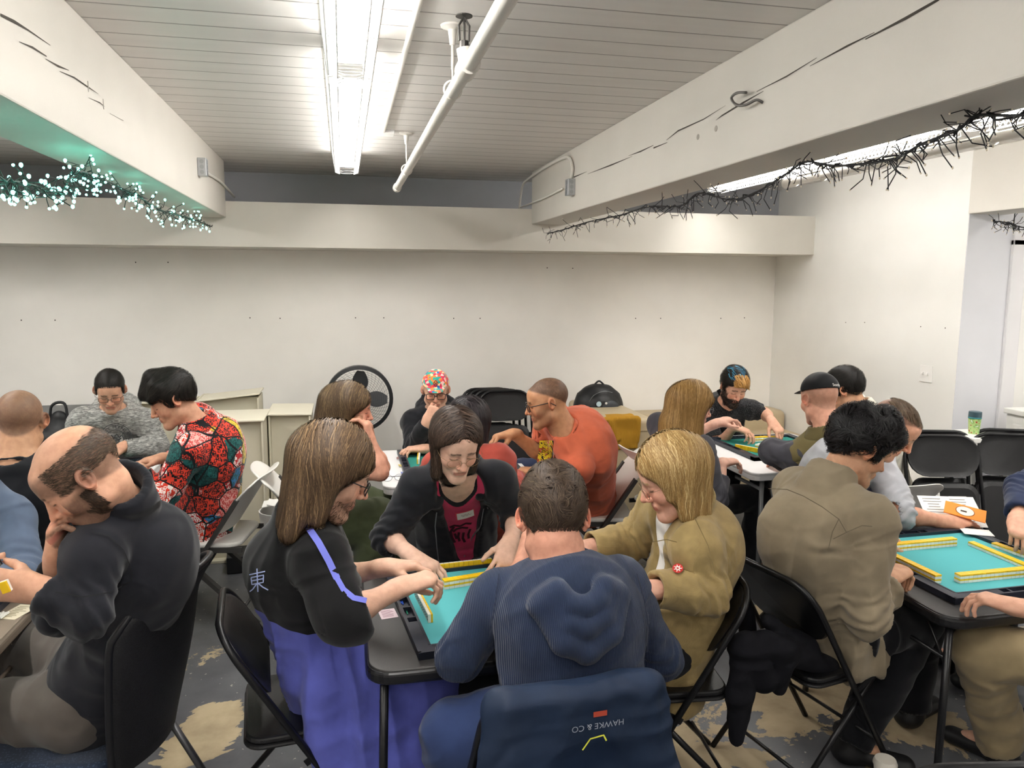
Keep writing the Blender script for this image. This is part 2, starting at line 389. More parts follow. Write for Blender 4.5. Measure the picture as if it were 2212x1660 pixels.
class Person:
    def __init__(z, sp):
        z.sp = sp; z.s = s = sp.get('s', 1.0); z.g = g = sp.get('g', 1.0); z.pel = V3(sp['pel']); z.hc = V3(sp['head']); _l, _f, _u = axes(sp['face'][0], sp['face'][1] * .6)
        z.neck = V3(sp['neck']) if 'neck' in sp else z.hc - _u * .155 * s - _f * .055 * s - axes(sp['yaw'])[1] * .02
        if 'dn' in sp: z.neck = z.neck + V3(sp['dn'])
        z.l, z.f, _ = axes(sp['yaw']); z.up = unit(z.neck - z.pel); z.l = unit(z.l - z.up * (z.l @ z.up)); z.fw = np.cross(z.l, z.up) * -1
        if z.fw @ z.f < 0: z.fw = -z.fw
        z.hl, z.hf, z.hu = axes(*sp['face']); z.hs = sp.get('hs', 1.0) * 1.0
        hb = sp.get('hunch', .03); n, p = z.neck, z.pel
        z.waist = p + (n - p) * .33 - z.fw * hb * .7 * s; z.chest = p + (n - p) * .70 - z.fw * hb * s
        sw = sp.get('sw', .158) * s * z.g ** .5; dr = sp.get('drop', .055); fo = sp.get('fwd', .03)
        z.sh = {q: n + z.l * (sw * k) - z.up * (dr + .0) * s + z.fw * fo for q, k in (('L', 1), ('R', -1))}
        z.hip = {q: p + z.l * (.088 * s * k) + z.f * .02 - V3(0, 0, .01) for q, k in (('L', 1), ('R', -1))}
        z.arm = {}
        for q, k in (('L', 1), ('R', -1)):
            a = dict(sp.get('arm' + q) or {}); w = V3(a['w']) if 'w' in a else z.pel + z.f * .38 + z.l * k * .13 + V3(0, 0, .12)
            pole = V3(a['pole']) if 'pole' in a else z.sh[q] + z.l * k * .25 - z.f * .1 - V3(0, 0, .4)
            e = V3(a['e']) if 'e' in a else limb_ik(z.sh[q], w, pole, .295 * s, .262 * s)
            a.update(w=w, e=e, d=unit(V3(a['d'])) if 'd' in a else unit(w - e + z.f * .1), pn=V3(a.get('pn', (0, 0, -1))), pose=a.get('pose', 'relax')); z.arm[q] = a
        z.leg = {}
        for q, k in (('L', 1), ('R', -1)):
            a = dict(sp.get('leg' + q) or {}); sd = a.get('spread', .10); kn = V3(a['k']) if 'k' in a else z.hip[q] + unit(z.f + z.l * k * sd) * .43 * s + V3(0, 0, -.01)
            an = V3(a['a']) if 'a' in a else V3(kn[0], kn[1], .09) + z.f * a.get('fwd', -.04)
            z.leg[q] = dict(k=kn, a=an, fd=unit(V3(a['fd'])) if 'fd' in a else unit(z.f + z.l * k * .2))
    def H(z, a, b, c): return z.hc + z.hs * (z.hl * a + z.hf * b + z.hu * c)
    def hloc(z, P):
        q = (P - z.hc) / z.hs; return np.stack([q @ z.hl, q @ z.hf, q @ z.hu], 1)
    def hand_far(z, V):
        ok = np.ones(len(V), bool)
        for q in 'LR':
            for c in [z.arm[q]['w'], z.arm[q]['w'] + z.arm[q]['d'] * .08] + list(z.arm[q].get('tips', [])): ok &= np.linalg.norm(V - c, axis=1) > .060
        return ok
    def tloc(z, P):
        q = P - z.pel; return np.stack([q @ z.l, q @ z.fw, q @ z.up / np.linalg.norm(z.neck - z.pel)], 1)
    # ---- skin
    def head_field(z, F):
        H, s, M = z.H, z.hs, np.stack([z.hl, z.hf, z.hu]); fs = z.sp.get('facew', 1.0); nose = z.sp.get('nose', 1.0)
        F.add(capsule(z.neck - z.up * .02 + z.fw * .005, H(0, -.022, -.05), .062 * z.g ** .5 * s, .056 * z.g ** .4 * s), .03)
        F.add(ellipsoid(H(0, -.014, .040), M, np.array([.076, .097, .084]) * s), .03)
        F.add(ellipsoid(H(0, .030, -.008), M, np.array([.063 * fs, .060, .082]) * s), .03)
        for k in (1, -1):
            F.add(capsule(H(.050 * k * fs, .000, -.058), H(.014 * k, .068, -.096), .022 * s, .020 * s), .03)
            F.add(ellipsoid(H(.038 * k * fs, .056, -.022), M, np.array([.026, .026, .024]) * s), .02)
        F.add(ellipsoid(H(0, .078, -.095), M, np.array([.019, .016, .017]) * s), .02)
        F.add(capsule(H(-.034, .078, .030), H(.034, .078, .030), .0125 * s), .018)
        F.add(ellipsoid(H(0, .060, .055), M, np.array([.055, .030, .035]) * s), .02)
        for k in (1, -1):
            F.sub(ellipsoid(H(.031 * k, .100, .010), M, np.array([.017, .016, .011]) * s), .014)
            F.add(ellipsoid(H(.031 * k, .0745, .009), M, np.array([.0145, .0135, .0115]) * s), .005)
        F.add(capsule(H(0, .088, .020), H(0, .088 + .020 * nose, -.020), .0075 * s, .0105 * s), .010)
        F.add(ellipsoid(H(0, .092 + .018 * nose, -.023), M, np.array([.0105, .0105, .009]) * s), .006)
        for k in (1, -1): F.add(ellipsoid(H(.012 * k, .090 + .006 * nose, -.027), M, np.array([.0075, .010, .0075]) * s), .006)
        F.add(ellipsoid(H(0, .080, -.055), M, np.array([.027, .016, .020]) * s), .015)
        F.add(capsule(H(-.019, .087, -.0515), H(.019, .087, -.0515), .0052 * s, sq=(z.hf, 1.2)), .006)
        F.add(capsule(H(-.015, .086, -.0615), H(.015, .086, -.0615), .0060 * s, sq=(z.hf, 1.2)), .006)
        F.sub(capsule(H(-.023, .0965, -.0562), H(.023, .0965, -.0562), .0030 * s), .003)
        for k in (1, -1):
            e = unit(z.hl * k * .85 - z.hf * .5); Me = np.stack([e, np.cross(z.hu, e), z.hu])
            F.add(ellipsoid(H(.077 * k, -.010, .004), Me, np.array([.0085, .017, .031]) * s), .010)
            F.add(ring(H(.084 * k, -.013, .009), e, .0165 * s, .0042 * s, el=(z.hu, 1.35)), .004)
            F.sub(ellipsoid(H(.089 * k, -.008, .004), Me, np.array([.008, .008, .014]) * s), .006)
    def body_field(z):
        F = Field(); s, g, fw = z.s, z.g, z.fw; sq = (fw, .70)
        F.add(capsule(z.pel, z.waist, .145 * g * s, .120 * g * s, sq=sq), .04)
        F.add(capsule(z.waist, z.chest, .122 * g * s, .135 * g * s, sq=sq), .05)
        F.add(capsule(z.chest, z.neck - z.up * .07 * s, .135 * g * s, .095 * s, sq=sq), .05)
        for q in 'LR':
            F.add(capsule(z.neck - z.up * .015 * s, z.sh[q] + z.up * .002, .052 * s, .050 * s), .05)
            a = z.arm[q]; ga = z.sp.get('ga', g ** .5)
            F.add(capsule(z.sh[q], a['e'], .044 * s * ga, .036 * s * ga), .04)
            m = a['e'] + (a['w'] - a['e']) * .3
            F.add(capsule(a['e'], m, .037 * s * ga, .039 * s * ga), .02); F.add(capsule(m, a['w'], .038 * s * ga, .0255 * s), .02)
            a['tips'] = hand(F, a['w'], a['d'], a['pn'], q == 'R', s * z.sp.get('hnd', 1.0), a['pose'])
            lg = z.leg[q]
            F.add(capsule(z.hip[q], lg['k'], .078 * g * s, .052 * s), .04); F.add(capsule(lg['k'], lg['a'], .050 * s, .034 * s), .02)
            F.add(capsule(lg['a'], lg['a'] + lg['fd'] * .12 - V3(0, 0, .045), .032, .026), .02)
        z.head_field(F); return F
    def head_cols(z, V):
        sp = z.sp; base = np.array(lin(sp.get('skin', 'd9a98c'))[:3]); C = np.tile(base, (len(V), 1)); q = z.hloc(V); a, b, c = np.abs(q[:, 0]), q[:, 1], q[:, 2]
        near = (np.abs(q) < [.11, .16, .15]).all(1)
        def mixc(m, col, w=1.0):
            m = np.clip(m, 0, 1)[:, None] * w * near[:, None]; C[:] = C * (1 - m) + np.array(lin(col)[:3]) * m
        def sm(x, e0, e1): t = np.clip((x - e0) / (e1 - e0), 0, 1); return t * t * (3 - 2 * t)
        red = np.array([1.02, .80, .76])
        blush = np.clip(np.exp(-((a - .040) ** 2 + (c + .02) ** 2) / .0006) * (b > .04) * .8 + np.exp(-(a ** 2 + (c + .022) ** 2) / .0002) * (b > .09) * .8 + (a > .079) * (np.abs(c) < .05) * .9 * (b < .03), 0, 1) * near
        C *= (1 - blush[:, None]) + blush[:, None] * red
        n = vnoise(V * 90) * .5 + vnoise(V * 260) * .5; hc = sp.get('haircol', '3a2a20')
        bd = sp.get('beard')
        if bd:
            lo = sm(-c, .030, .052) * (b < .2) * sm(b, -.005, .012) * sm(c, -.15, -.125); ch = sm(a, .045, .058) * sm(-c, -.012, .02) * sm(b, -.004, .010) * (b < .07)
            mu = np.exp(-((c + .043) / .0065) ** 2) * (a < .032) * (b > .07); m = np.clip(np.maximum(np.maximum(lo, ch), mu), 0, 1)
            m = m * (1 - np.exp(-((c + .056) / .011) ** 2) * (a < .024) * (b > .08)); mixc(m * (.75 + .5 * n), bd[0], bd[1])
        bz = sp.get('buzz')
        if bz:  # (colour, strength, front hairline height, back height, bald crown radius)
            t = (b + .095) / .18; line = bz[3] + (bz[2] - bz[3]) * np.clip(t, 0, 1) ** bz[5] if len(bz) > 5 else bz[3] + (bz[2] - bz[3]) * np.clip(t, 0, 1)
            m = sm(c - line, -.006, .008)
            if bz[4]: m = m * (1 - sm(c, bz[4] - .012, bz[4] + .012))
            mixc(m * (.75 + .45 * n), bz[0], bz[1])
        lip = np.exp(-((c + .0565) / .0085) ** 4) * (b > .074) * (a < .025); mixc(lip, sp.get('lip', 'b5685c'), .75)
        bc = sp.get('brow', hc); yb = .031 + .10 * (a - .012) * (a < .03) + .0018 - .12 * (a - .03) * (a >= .03)
        mixc(np.exp(-((c - yb) / .0042) ** 4) * (a > .011) * (a < .047) * (b > .055) * (.6 + .5 * n), bc, .85)
        ye = .0035 + 9 * (a - .031) ** 2; mixc(np.exp(-((c - ye) / .0019) ** 4) * (np.abs(a - .031) < .0145) * (b > .06), '241812', .85)
        if sp.get('eyes'):
            yo = .0075 - 5 * (a - .031) ** 2; mixc((np.abs(c - yo) < .0032) * (np.abs(a - .031) < .011) * (b > .06), 'cfc6bd', .8); mixc(((a - .031) ** 2 + (c - .0065) ** 2 < .0036 ** 2) * (b > .06), '2a1c14', 1)
        mixc(np.exp(-((a - .010) ** 2 + (c + .0305) ** 2) / .00001) * (b > .09), '5a2f26', .7)
        return C
    def build_body(z, root, h, hh):
        F = z.F = z.body_field(); lo = z.H(0, 0, 0) - .15 * z.hs; hi = z.H(0, 0, 0) + .15 * z.hs
        fine = [(lo, hi, hh)]
        V, Q = mesh_field(F, h, fine); C = z.head_cols(V)
        o = link_mesh(root[0], V, Q, skin_mat(), None, True); set_attr(o, 'Col', C); return o
def skin_mat():
    if 'skin' in MATS: return MATS['skin']
    m = NT('skin'); at = m.node('ShaderNodeAttribute', attribute_name='Col'); v = m.tc(); n = m.noise(v, 45, 5)
    m.set(color=m.mix(.35, at.outputs['Color'], m.ramp(n.outputs[0], [(.35, (.62, .52, .50)), (.65, (1, 1, 1))]), 'MULTIPLY'), rough=.52, spec=.35, sss=.12)
    m.b.inputs['Subsurface Radius'].default_value = (.012, .005, .003); m.b.inputs['Subsurface Scale'].default_value = .6
    n2 = m.noise(v, 260, 3); m.bump(n2.outputs[0], .12, .002); MATS['skin'] = m.mat; return m.mat
def hair_mat(c1, c2=None, name=None):
    key = 'hair' + str(c1) + str(c2)
    if key in MATS: return MATS[key]
    m = NT(key); a = lin(c1); b = lin(c2) if c2 else tuple(min(1, x * 1.9) for x in a[:3]) + (1,); at = m.node('ShaderNodeAttribute', attribute_name='hv')
    m.set(color=m.ramp(at.outputs['Fac'], [(0, tuple(x * .55 for x in a[:3]) + (1,)), (.5, a), (1, b)]), rough=.5, spec=.35)
    MATS[key] = m.mat; return m.mat
def strands(F, roots, length, flow, seg=7, width=.0035, lift=.003, taper=.3, curl=0.0, stick=1.0, seed=1):
    """flat locks of hair that start at ROOTS and run along FLOW(P, D) over the surface of field F"""
    r = np.random.default_rng(seed); n = len(roots); P = roots.copy(); L = length if isinstance(length, np.ndarray) else np.full(n, length); L = L * r.uniform(.75, 1.2, n)
    off = r.uniform(.0, 1, n) * lift; D = unitn(flow(P, np.zeros_like(P))); vs = []; W = width * r.uniform(.6, 1.3, n); ph = r.uniform(0, 6.28, n)
    for i in range(seg + 1):
        g = F.grad(P); d = F.ev(P); P = P + g * ((off + .0015 - d) * (stick if i else 1.0))[:, None]
        side = unitn(np.cross(D, g)); w = (W * (1 - (i / seg) ** 2 * (1 - taper)))[:, None]
        cc = P + side * (np.sin(ph + i * 1.7) * curl)[:, None]; vs += [cc - side * w / 2, cc + side * w / 2]
        D2 = flow(P, D); D = unitn(D * .5 + unitn(D2) * .5); D = unitn(D - g * (D * g).sum(1)[:, None] * .8); P = P + D * (L / seg)[:, None]
    V = np.stack(vs, 1).reshape(-1, 3); m = 2 * (seg + 1); b = np.arange(n)[:, None] * m; F4 = np.concatenate([b + np.array([[2 * i, 2 * i + 1, 2 * i + 3, 2 * i + 2]]) for i in range(seg)], 0)
    hv = np.repeat(np.clip(r.normal(.5, .22, n), 0, 1), m); return V, F4, hv
def unitn(v): return v / np.maximum(np.linalg.norm(v, axis=1, keepdims=True), 1e-9)
def hair_object(name, V, Q, hv, parts, m, parent):
    Vs, Qs, H = [V], [Q], [hv]; n = len(V)
    for (v, q, h) in parts: Vs.append(v); Qs.append(q + n); H.append(h); n += len(v)
    V = np.concatenate(Vs); o = link_mesh(name, V, np.concatenate(Qs), m, parent, True); set_attr(o, 'hv', np.concatenate(H)); return o
def fabric(name, color, kind='plain', rough=.85, sheen=.15, c2=None, scale=1.0):
    if name in MATS: return MATS[name]
    m = NT(name); c = lin(color); v = m.tc(); at = m.node('ShaderNodeAttribute', attribute_name='tc').outputs['Vector']
    n = m.noise(v, 9 * scale, 5); dk = tuple(x * .86 for x in c[:3]) + (1,); lt = tuple(min(1, x * 1.1) for x in c[:3]) + (1,)
    col = m.ramp(n.outputs[0], [(.35, dk), (.65, lt)]); hs = m.noise(v, 700, 2).outputs[0]; st, di = .25, .0012
    if kind == 'heather':
        n1 = m.noise(m.mapping(v, (38, 38, 150)), 1.0, 4, .6, .8); col = m.ramp(n1.outputs[0], [(.38, lin(c2 or '6f6f70')), (.56, c), (.7, lin('d3d2ce'))])
    elif kind in ('rib', 'cord'):
        w = m.node('ShaderNodeTexWave', wave_type='BANDS', bands_direction='X'); w.inputs['Scale'].default_value = {'rib': 70, 'cord': 110}[kind] * scale
        w.inputs['Distortion'].default_value = .6; m.link(at, w.inputs['Vector']); hs = w.outputs['Fac']; st, di = (.55, .003) if kind == 'rib' else (.25, .001)
        col = m.mix(m.math('MULTIPLY', w.outputs['Fac'], .38 if kind == 'rib' else .2), col, tuple(x * .5 for x in c[:3]) + (1,))
        if kind == 'cord': n3 = m.noise(v, 22, 6); col = m.mix(.5, col, m.ramp(n3.outputs[0], [(.35, tuple(x * .72 for x in c[:3]) + (1,)), (.65, tuple(min(1, x * 1.2) for x in c[:3]) + (1,))]))
    elif kind == 'denim':
        n3 = m.noise(m.mapping(v, (160, 160, 40)), 1, 3); col = m.mix(.35, col, m.ramp(n3.outputs[0], [(.4, (.02, .03, .06)), (.6, (.25, .3, .42))]))
    elif kind == 'dots':
        w = m.node('ShaderNodeTexVoronoi'); w.inputs['Scale'].default_value = 130; m.link(v, w.inputs['Vector'])
        col = m.mix(m.math('LESS_THAN', w.outputs['Distance'], .32), col, lin(c2 or '4a4a4c'))
    elif kind == 'vest':
        s = m.node('ShaderNodeSeparateXYZ'); m.link(at, s.inputs[0]); z = s.outputs['Z']
        w = m.math('ABSOLUTE', m.math('SINE', m.math('MULTIPLY', z, 2 * math.pi * 5.6))); hs = m.math('POWER', w, .45); st, di = .9, .012
        col = m.ramp(z, [(0, c), (.275, lin('1f7fb0')), (.42, lin('20465a')), (.54, lin('2c2c44')), (.66, c)], 'CONSTANT')
        x = m.math('ABSOLUTE', s.outputs['X']); col = m.mix(m.math('GREATER_THAN', x, .19), col, c)
    elif kind == 'happi':
        s = m.node('ShaderNodeSeparateXYZ'); m.link(at, s.inputs[0]); z = m.math('ADD', s.outputs['Z'], m.math('MULTIPLY', s.outputs['Y'], .55))
        x = m.math('ABSOLUTE', s.outputs['X']); zz = m.math('ADD', z, m.math('MULTIPLY', x, .4))
        col = m.mix(m.math('GREATER_THAN', zz, .50), col, lin('111113'))
    elif kind == 'patch':
        p = m.mapping(v, (9, 9, 9), rot=(.3, .5, .6)); vo = m.node('ShaderNodeTexVoronoi', distance='MANHATTAN'); vo.inputs['Scale'].default_value = 1.1; m.link(p, vo.inputs['Vector'])
        cs = m.node('ShaderNodeSeparateColor'); m.link(vo.outputs['Color'], cs.inputs[0]); r = cs.outputs[0]
        red, teal, pink, yel, wht, blk, blu = map(lin, ('d8402c', '1f5f5c', 'e8a7a0', 'd9b83a', 'efe6df', '17171a', '2f78b4'))
        base = m.ramp(r, [(0, red), (.30, teal), (.50, pink), (.62, red), (.76, yel), (.82, lin('b8282c')), (.93, blu)], 'CONSTANT')
        alt = m.ramp(r, [(0, blk), (.30, lin('0f3a3a')), (.50, lin('c23a35')), (.62, wht), (.76, lin('8f7f2a')), (.82, wht), (.93, teal)], 'CONSTANT')
        v2 = m.node('ShaderNodeTexVoronoi', feature='F1', distance='CHEBYCHEV'); v2.inputs['Scale'].default_value = 62; m.link(v, v2.inputs['Vector'])
        ringm = m.math('MULTIPLY', m.math('GREATER_THAN', v2.outputs['Distance'], .22), m.math('LESS_THAN', v2.outputs['Distance'], .42))
        col = m.mix(ringm, base, alt)
        e = m.node('ShaderNodeTexVoronoi', feature='DISTANCE_TO_EDGE'); e.inputs['Scale'].default_value = 1.1; m.link(p, e.inputs['Vector']); col = m.mix(m.math('LESS_THAN', e.outputs['Distance'], .035), col, blk)
    elif kind == 'floral':
        p = m.mapping(v, (55, 55, 55)); nz = m.noise(v, 40, 2); vo = m.node('ShaderNodeTexVoronoi'); vo.inputs['Scale'].default_value = 1.0; m.link(m.mix(.25, p, nz.outputs['Color'], 'ADD'), vo.inputs['Vector'])
        cs = m.node('ShaderNodeSeparateColor'); m.link(vo.outputs['Color'], cs.inputs[0])
        col = m.ramp(cs.outputs[0], [(0, lin('e8604e')), (.2, lin('2fa394')), (.38, lin('f0c9c0')), (.52, lin('e9873f')), (.64, lin('d6365a')), (.78, lin('2f6fae')), (.88, lin('f2d6a0'))], 'CONSTANT')
    m.set(color=col, rough=rough, sheen=sheen, spec=.25); m.bump(hs, st, di); m.creases(v, .45 if kind in ('rib', 'vest') else .9, 4.2)
    MATS[name] = m.mat; return m.mat
def torso_cloth(z, F, t):
    s, g, fw, up = z.s, z.g, z.fw, z.up; lo = t.get('loose', .014); hem = t.get('hem', .10); box = t.get('box', 0.0); fl = t.get('depth', .74); sq = (fw, fl)
    hp = z.pel - V3(0, 0, 1) * hem - fw * .0; cut = [(hp, -unit(up * .6 + V3(0, 0, .4)))]
    F.add(capsule(z.pel - up * (hem - .02) * .8, z.waist, (.168 + box) * g * s + lo, (.130 + box) * g * s + lo, sq=sq, cut=cut), .05)
    F.add(capsule(z.waist, z.chest, (.130 + box) * g * s + lo, (.141 + box * .5) * g * s + lo, sq=sq), .05)
    if t.get('belly'): F.add(ellipsoid(z.waist + fw * .05 * g - up * .03, np.stack([z.l, fw, up]), (.13 * g, .11 * g, .14)), .05)
    F.add(capsule(z.chest, z.neck - up * .075 * s, (.141 + box * .3) * g * s + lo, .100 * s + lo, sq=sq), .05)
    for q in 'LR': F.add(capsule(z.neck - up * .022 * s, z.sh[q], .052 * s + lo * .8, .052 * s + lo), .05)
def sleeves(z, F, t, sides='LR'):
    s, g = z.s, z.g; ga = z.sp.get('ga', g ** .5); lo = t.get('loose', .014); fr = t.get('sleeve', 1.9); wd = t.get('wide', 0.0)
    for q in sides:
        a = z.arm[q]; f = t.get('sleeve' + q, fr); S, E, W = z.sh[q], a['e'], a['w']
        r0, r1, r2 = .045 * s * ga + lo, .037 * s * ga + lo * .9 + wd * .5, .029 * s + lo * .75 + wd
        if f <= 1:
            p = S + (E - S) * f; n = unit(E - S); rr = r0 + (r1 - r0) * f + wd
            F.add(capsule(S, p + n * .03, r0, rr, cut=[(p, n)]), .035)
            F.sub(capsule(p - n * .05, p + n * .05, rr - .012, rr - .007), .003)
        else:
            F.add(capsule(S, E, r0, r1), .035); k = f - 1; p = E + (W - E) * k; n = unit(W - E); rr = r1 + (r2 - r1) * k
            F.add(capsule(E, p + n * .03, r1, rr, cut=[(p, n)]), .02)
            F.sub(capsule(p - n * .03, p + n * .06, rr - .012, rr - .007), .003)
            if t.get('cuff'): F.add(ring(p - n * .008, n, rr - .002, .0055, sq=2.0), .004)
def collar(z, F, t):
    kind = t.get('neck', 'crew'); up, fw, l = z.up, z.fw, z.l; nd = unit(z.H(0, -.03, -.06) - z.neck + up * .05); R = .066 * z.s * z.g ** .45; N = z.neck
    if kind == 'crew': F.sub(capsule(N + nd * .012, N + nd * .12, R - .002, R + .0), .010); F.add(ring(N + nd * .010 + fw * .006, unit(nd * 1 + fw * .35), R + .001, .0055), .004)
    if kind == 'v':
        F.sub(capsule(N + nd * .012, N + nd * .12, R + .002), .010); F.sub(capsule(N + fw * .11 + nd * .05, N + fw * .13 - up * .07, .045, .006), .006)
    if kind == 'stand': F.add(capsule(N - nd * .02, N + nd * .055, R + .012, R + .008, cut=[(N + nd * .050, nd)]), .02); F.sub(capsule(N + nd * .0, N + nd * .12, R + .001, R + .003), .003)
    if kind == 'shirt':
        F.add(capsule(N - nd * .01, N + nd * .10, R + .032, R + .010, cut=[(N + nd * .092, nd)]), .004); F.sub(capsule(N + nd * .03, N + nd * .16, R, R + .001), .003)
        for k in (1, -1): F.add(capsule(N + l * k * .055 + fw * .035 + nd * .022, N + l * k * .045 + fw * .095 - up * .035, .020, .010, sq=(unit(fw + nd), .4)), .004)
    if kind == 'hood':
        F.sub(capsule(N + nd * .015, N + nd * .14, R + .004, R + .02), .012)
        F.add(ring(N - fw * .020 + nd * .010, unit(nd - fw * .25), R + .016, .018, sq=1.3), .012)
        hd = t.get('hoodlen', .15); hk = t.get('hoodk', 1.0)
        G_ = Field(); G_.ops = list(F.ops); B_ = lambda a, b: project(G_, (N + l * a - up * b - fw * .5)[None], fw, 0, .5)[0]
        for (wd, dp, r0, inn) in ((.100, hd * .95, .030, .010), (.082, hd * .62, .026, .022), (.064, hd * .30, .022, .034)):
            pts = [N + l * wd * 1.02 + fw * .03 + nd * .004, B_(wd, dp * .30) - fw * inn, B_(wd * .55, dp * .82) - fw * inn, B_(0, dp) - fw * inn, B_(-wd * .60, dp * .78) - fw * inn, B_(-wd, dp * .26) - fw * inn, N - l * wd * 1.02 + fw * .03 + nd * .004]
            for a_, b_ in zip(pts[:-1], pts[1:]): F.add(capsule(a_, b_, r0 * hk ** .5, r0 * hk ** .5), .007)
def folds(z, V, N, amp, freq=1.0, seed=0):
    q = z.tloc(V); q = np.stack([q[:, 0], q[:, 1], q[:, 2] * np.linalg.norm(z.neck - z.pel)], 1); o = seed * 7.3
    a = ridge(np.stack([q[:, 0] * 9 + q[:, 2] * 5, q[:, 1] * 9, q[:, 2] * 4 + o], 1) * freq); b = ridge(np.stack([q[:, 0] * 5, q[:, 1] * 6 + o, q[:, 2] * 14 + q[:, 0] * 8], 1) * freq)
    c = vnoise(q * 11 * freq + 3) - .5; d = a * .45 + b * .40 + c * .7
    for s in 'LR':  # bunched cloth at the elbows
        e = z.arm[s]['e']; r = np.linalg.norm(V - e, axis=1); w = np.exp(-(r / .10) ** 2); ax = unit(z.arm[s]['w'] - z.sh[s]); d = d + w * np.sin((V - e) @ ax * 170 + vnoise(V * 25) * 5) * .55 * z.sp['top'].get('elbow', 1)
    for s in 'LR':  # creases that fan out from the armpits
        e = z.sh[s] - z.up * .07; v = V - e; r = np.linalg.norm(v, axis=1); w = np.exp(-(r / .14) ** 2); an = np.arctan2(v @ z.up, v @ z.l); d = d + w * (ridge(np.stack([an * 2.2 + o, r * 5, V[:, 2] * 2], 1))) * .6
    dr = z.sp['top'].get('drape', 0)
    if dr: an = np.arctan2(q[:, 1], q[:, 0]); d = d + dr * np.clip(1.15 - q[:, 2] / .5, 0, 1) * ridge(np.stack([an * 3.2 + q[:, 2] * 1.5, an * 0 + o, q[:, 2] * 2.2], 1))
    zz = q[:, 2]; w = np.exp(-((zz - .10) / .09) ** 2); d = d + w * (ridge(np.stack([q[:, 0] * 4 + o, q[:, 1] * 4, zz * 26 + np.sin(q[:, 0] * 12) * .8], 1))) * .5
    return V + N * (amp * d)[:, None]
def project(F, P, d, off=.0015, maxd=.25):
    P = P.copy(); tot = np.zeros(len(P))
    for _ in range(60):
        v = F.ev(P) - off; st = np.clip(v * .8, -.01, .02); P += d * st[:, None]; tot += st
    return P
def text_mesh(txt, size=1.0):
    c = bpy.data.curves.new('lettering', 'FONT'); c.body = txt; c.size = size; c.align_x = 'CENTER'; c.align_y = 'CENTER'; c.resolution_u = 3
    o = bpy.data.objects.new('lettering', c); COL.objects.link(o); dg = bpy.context.evaluated_depsgraph_get(); me = o.evaluated_get(dg).to_mesh()
    V = np.array([v.co[:] for v in me.vertices]); Fc = [tuple(p.vertices) for p in me.polygons]; o.evaluated_get(dg).to_mesh_clear(); bpy.data.objects.remove(o); bpy.data.curves.remove(c); return V, Fc
def stroke_mesh(lines, w, step=None, cols=1):
    """flat ribbons along 2D polylines, cut in short steps"""
    V, Fc = [], []; step = step or w * 1.2
    for ln in lines:
        P = [Vector((x, y)) for x, y in ln]; Q = []
        for a, b in zip(P[:-1], P[1:]):
            n = max(1, int((b - a).length / step)); Q += [a.lerp(b, i / n) for i in range(n)]
        Q.append(P[-1]); k = len(V); c = cols + 1
        for i, p in enumerate(Q):
            t = (Q[min(i + 1, len(Q) - 1)] - Q[max(i - 1, 0)]).normalized(); s = Vector((-t.y, t.x)) * w
            V += [(p.x + s.x * (m / cols - .5), p.y + s.y * (m / cols - .5), 0) for m in range(c)]
        Fc += [(k + c * i + m, k + c * i + m + 1, k + c * (i + 1) + m + 1, k + c * (i + 1) + m) for i in range(len(Q) - 1) for m in range(cols)]
    return np.array(V), Fc
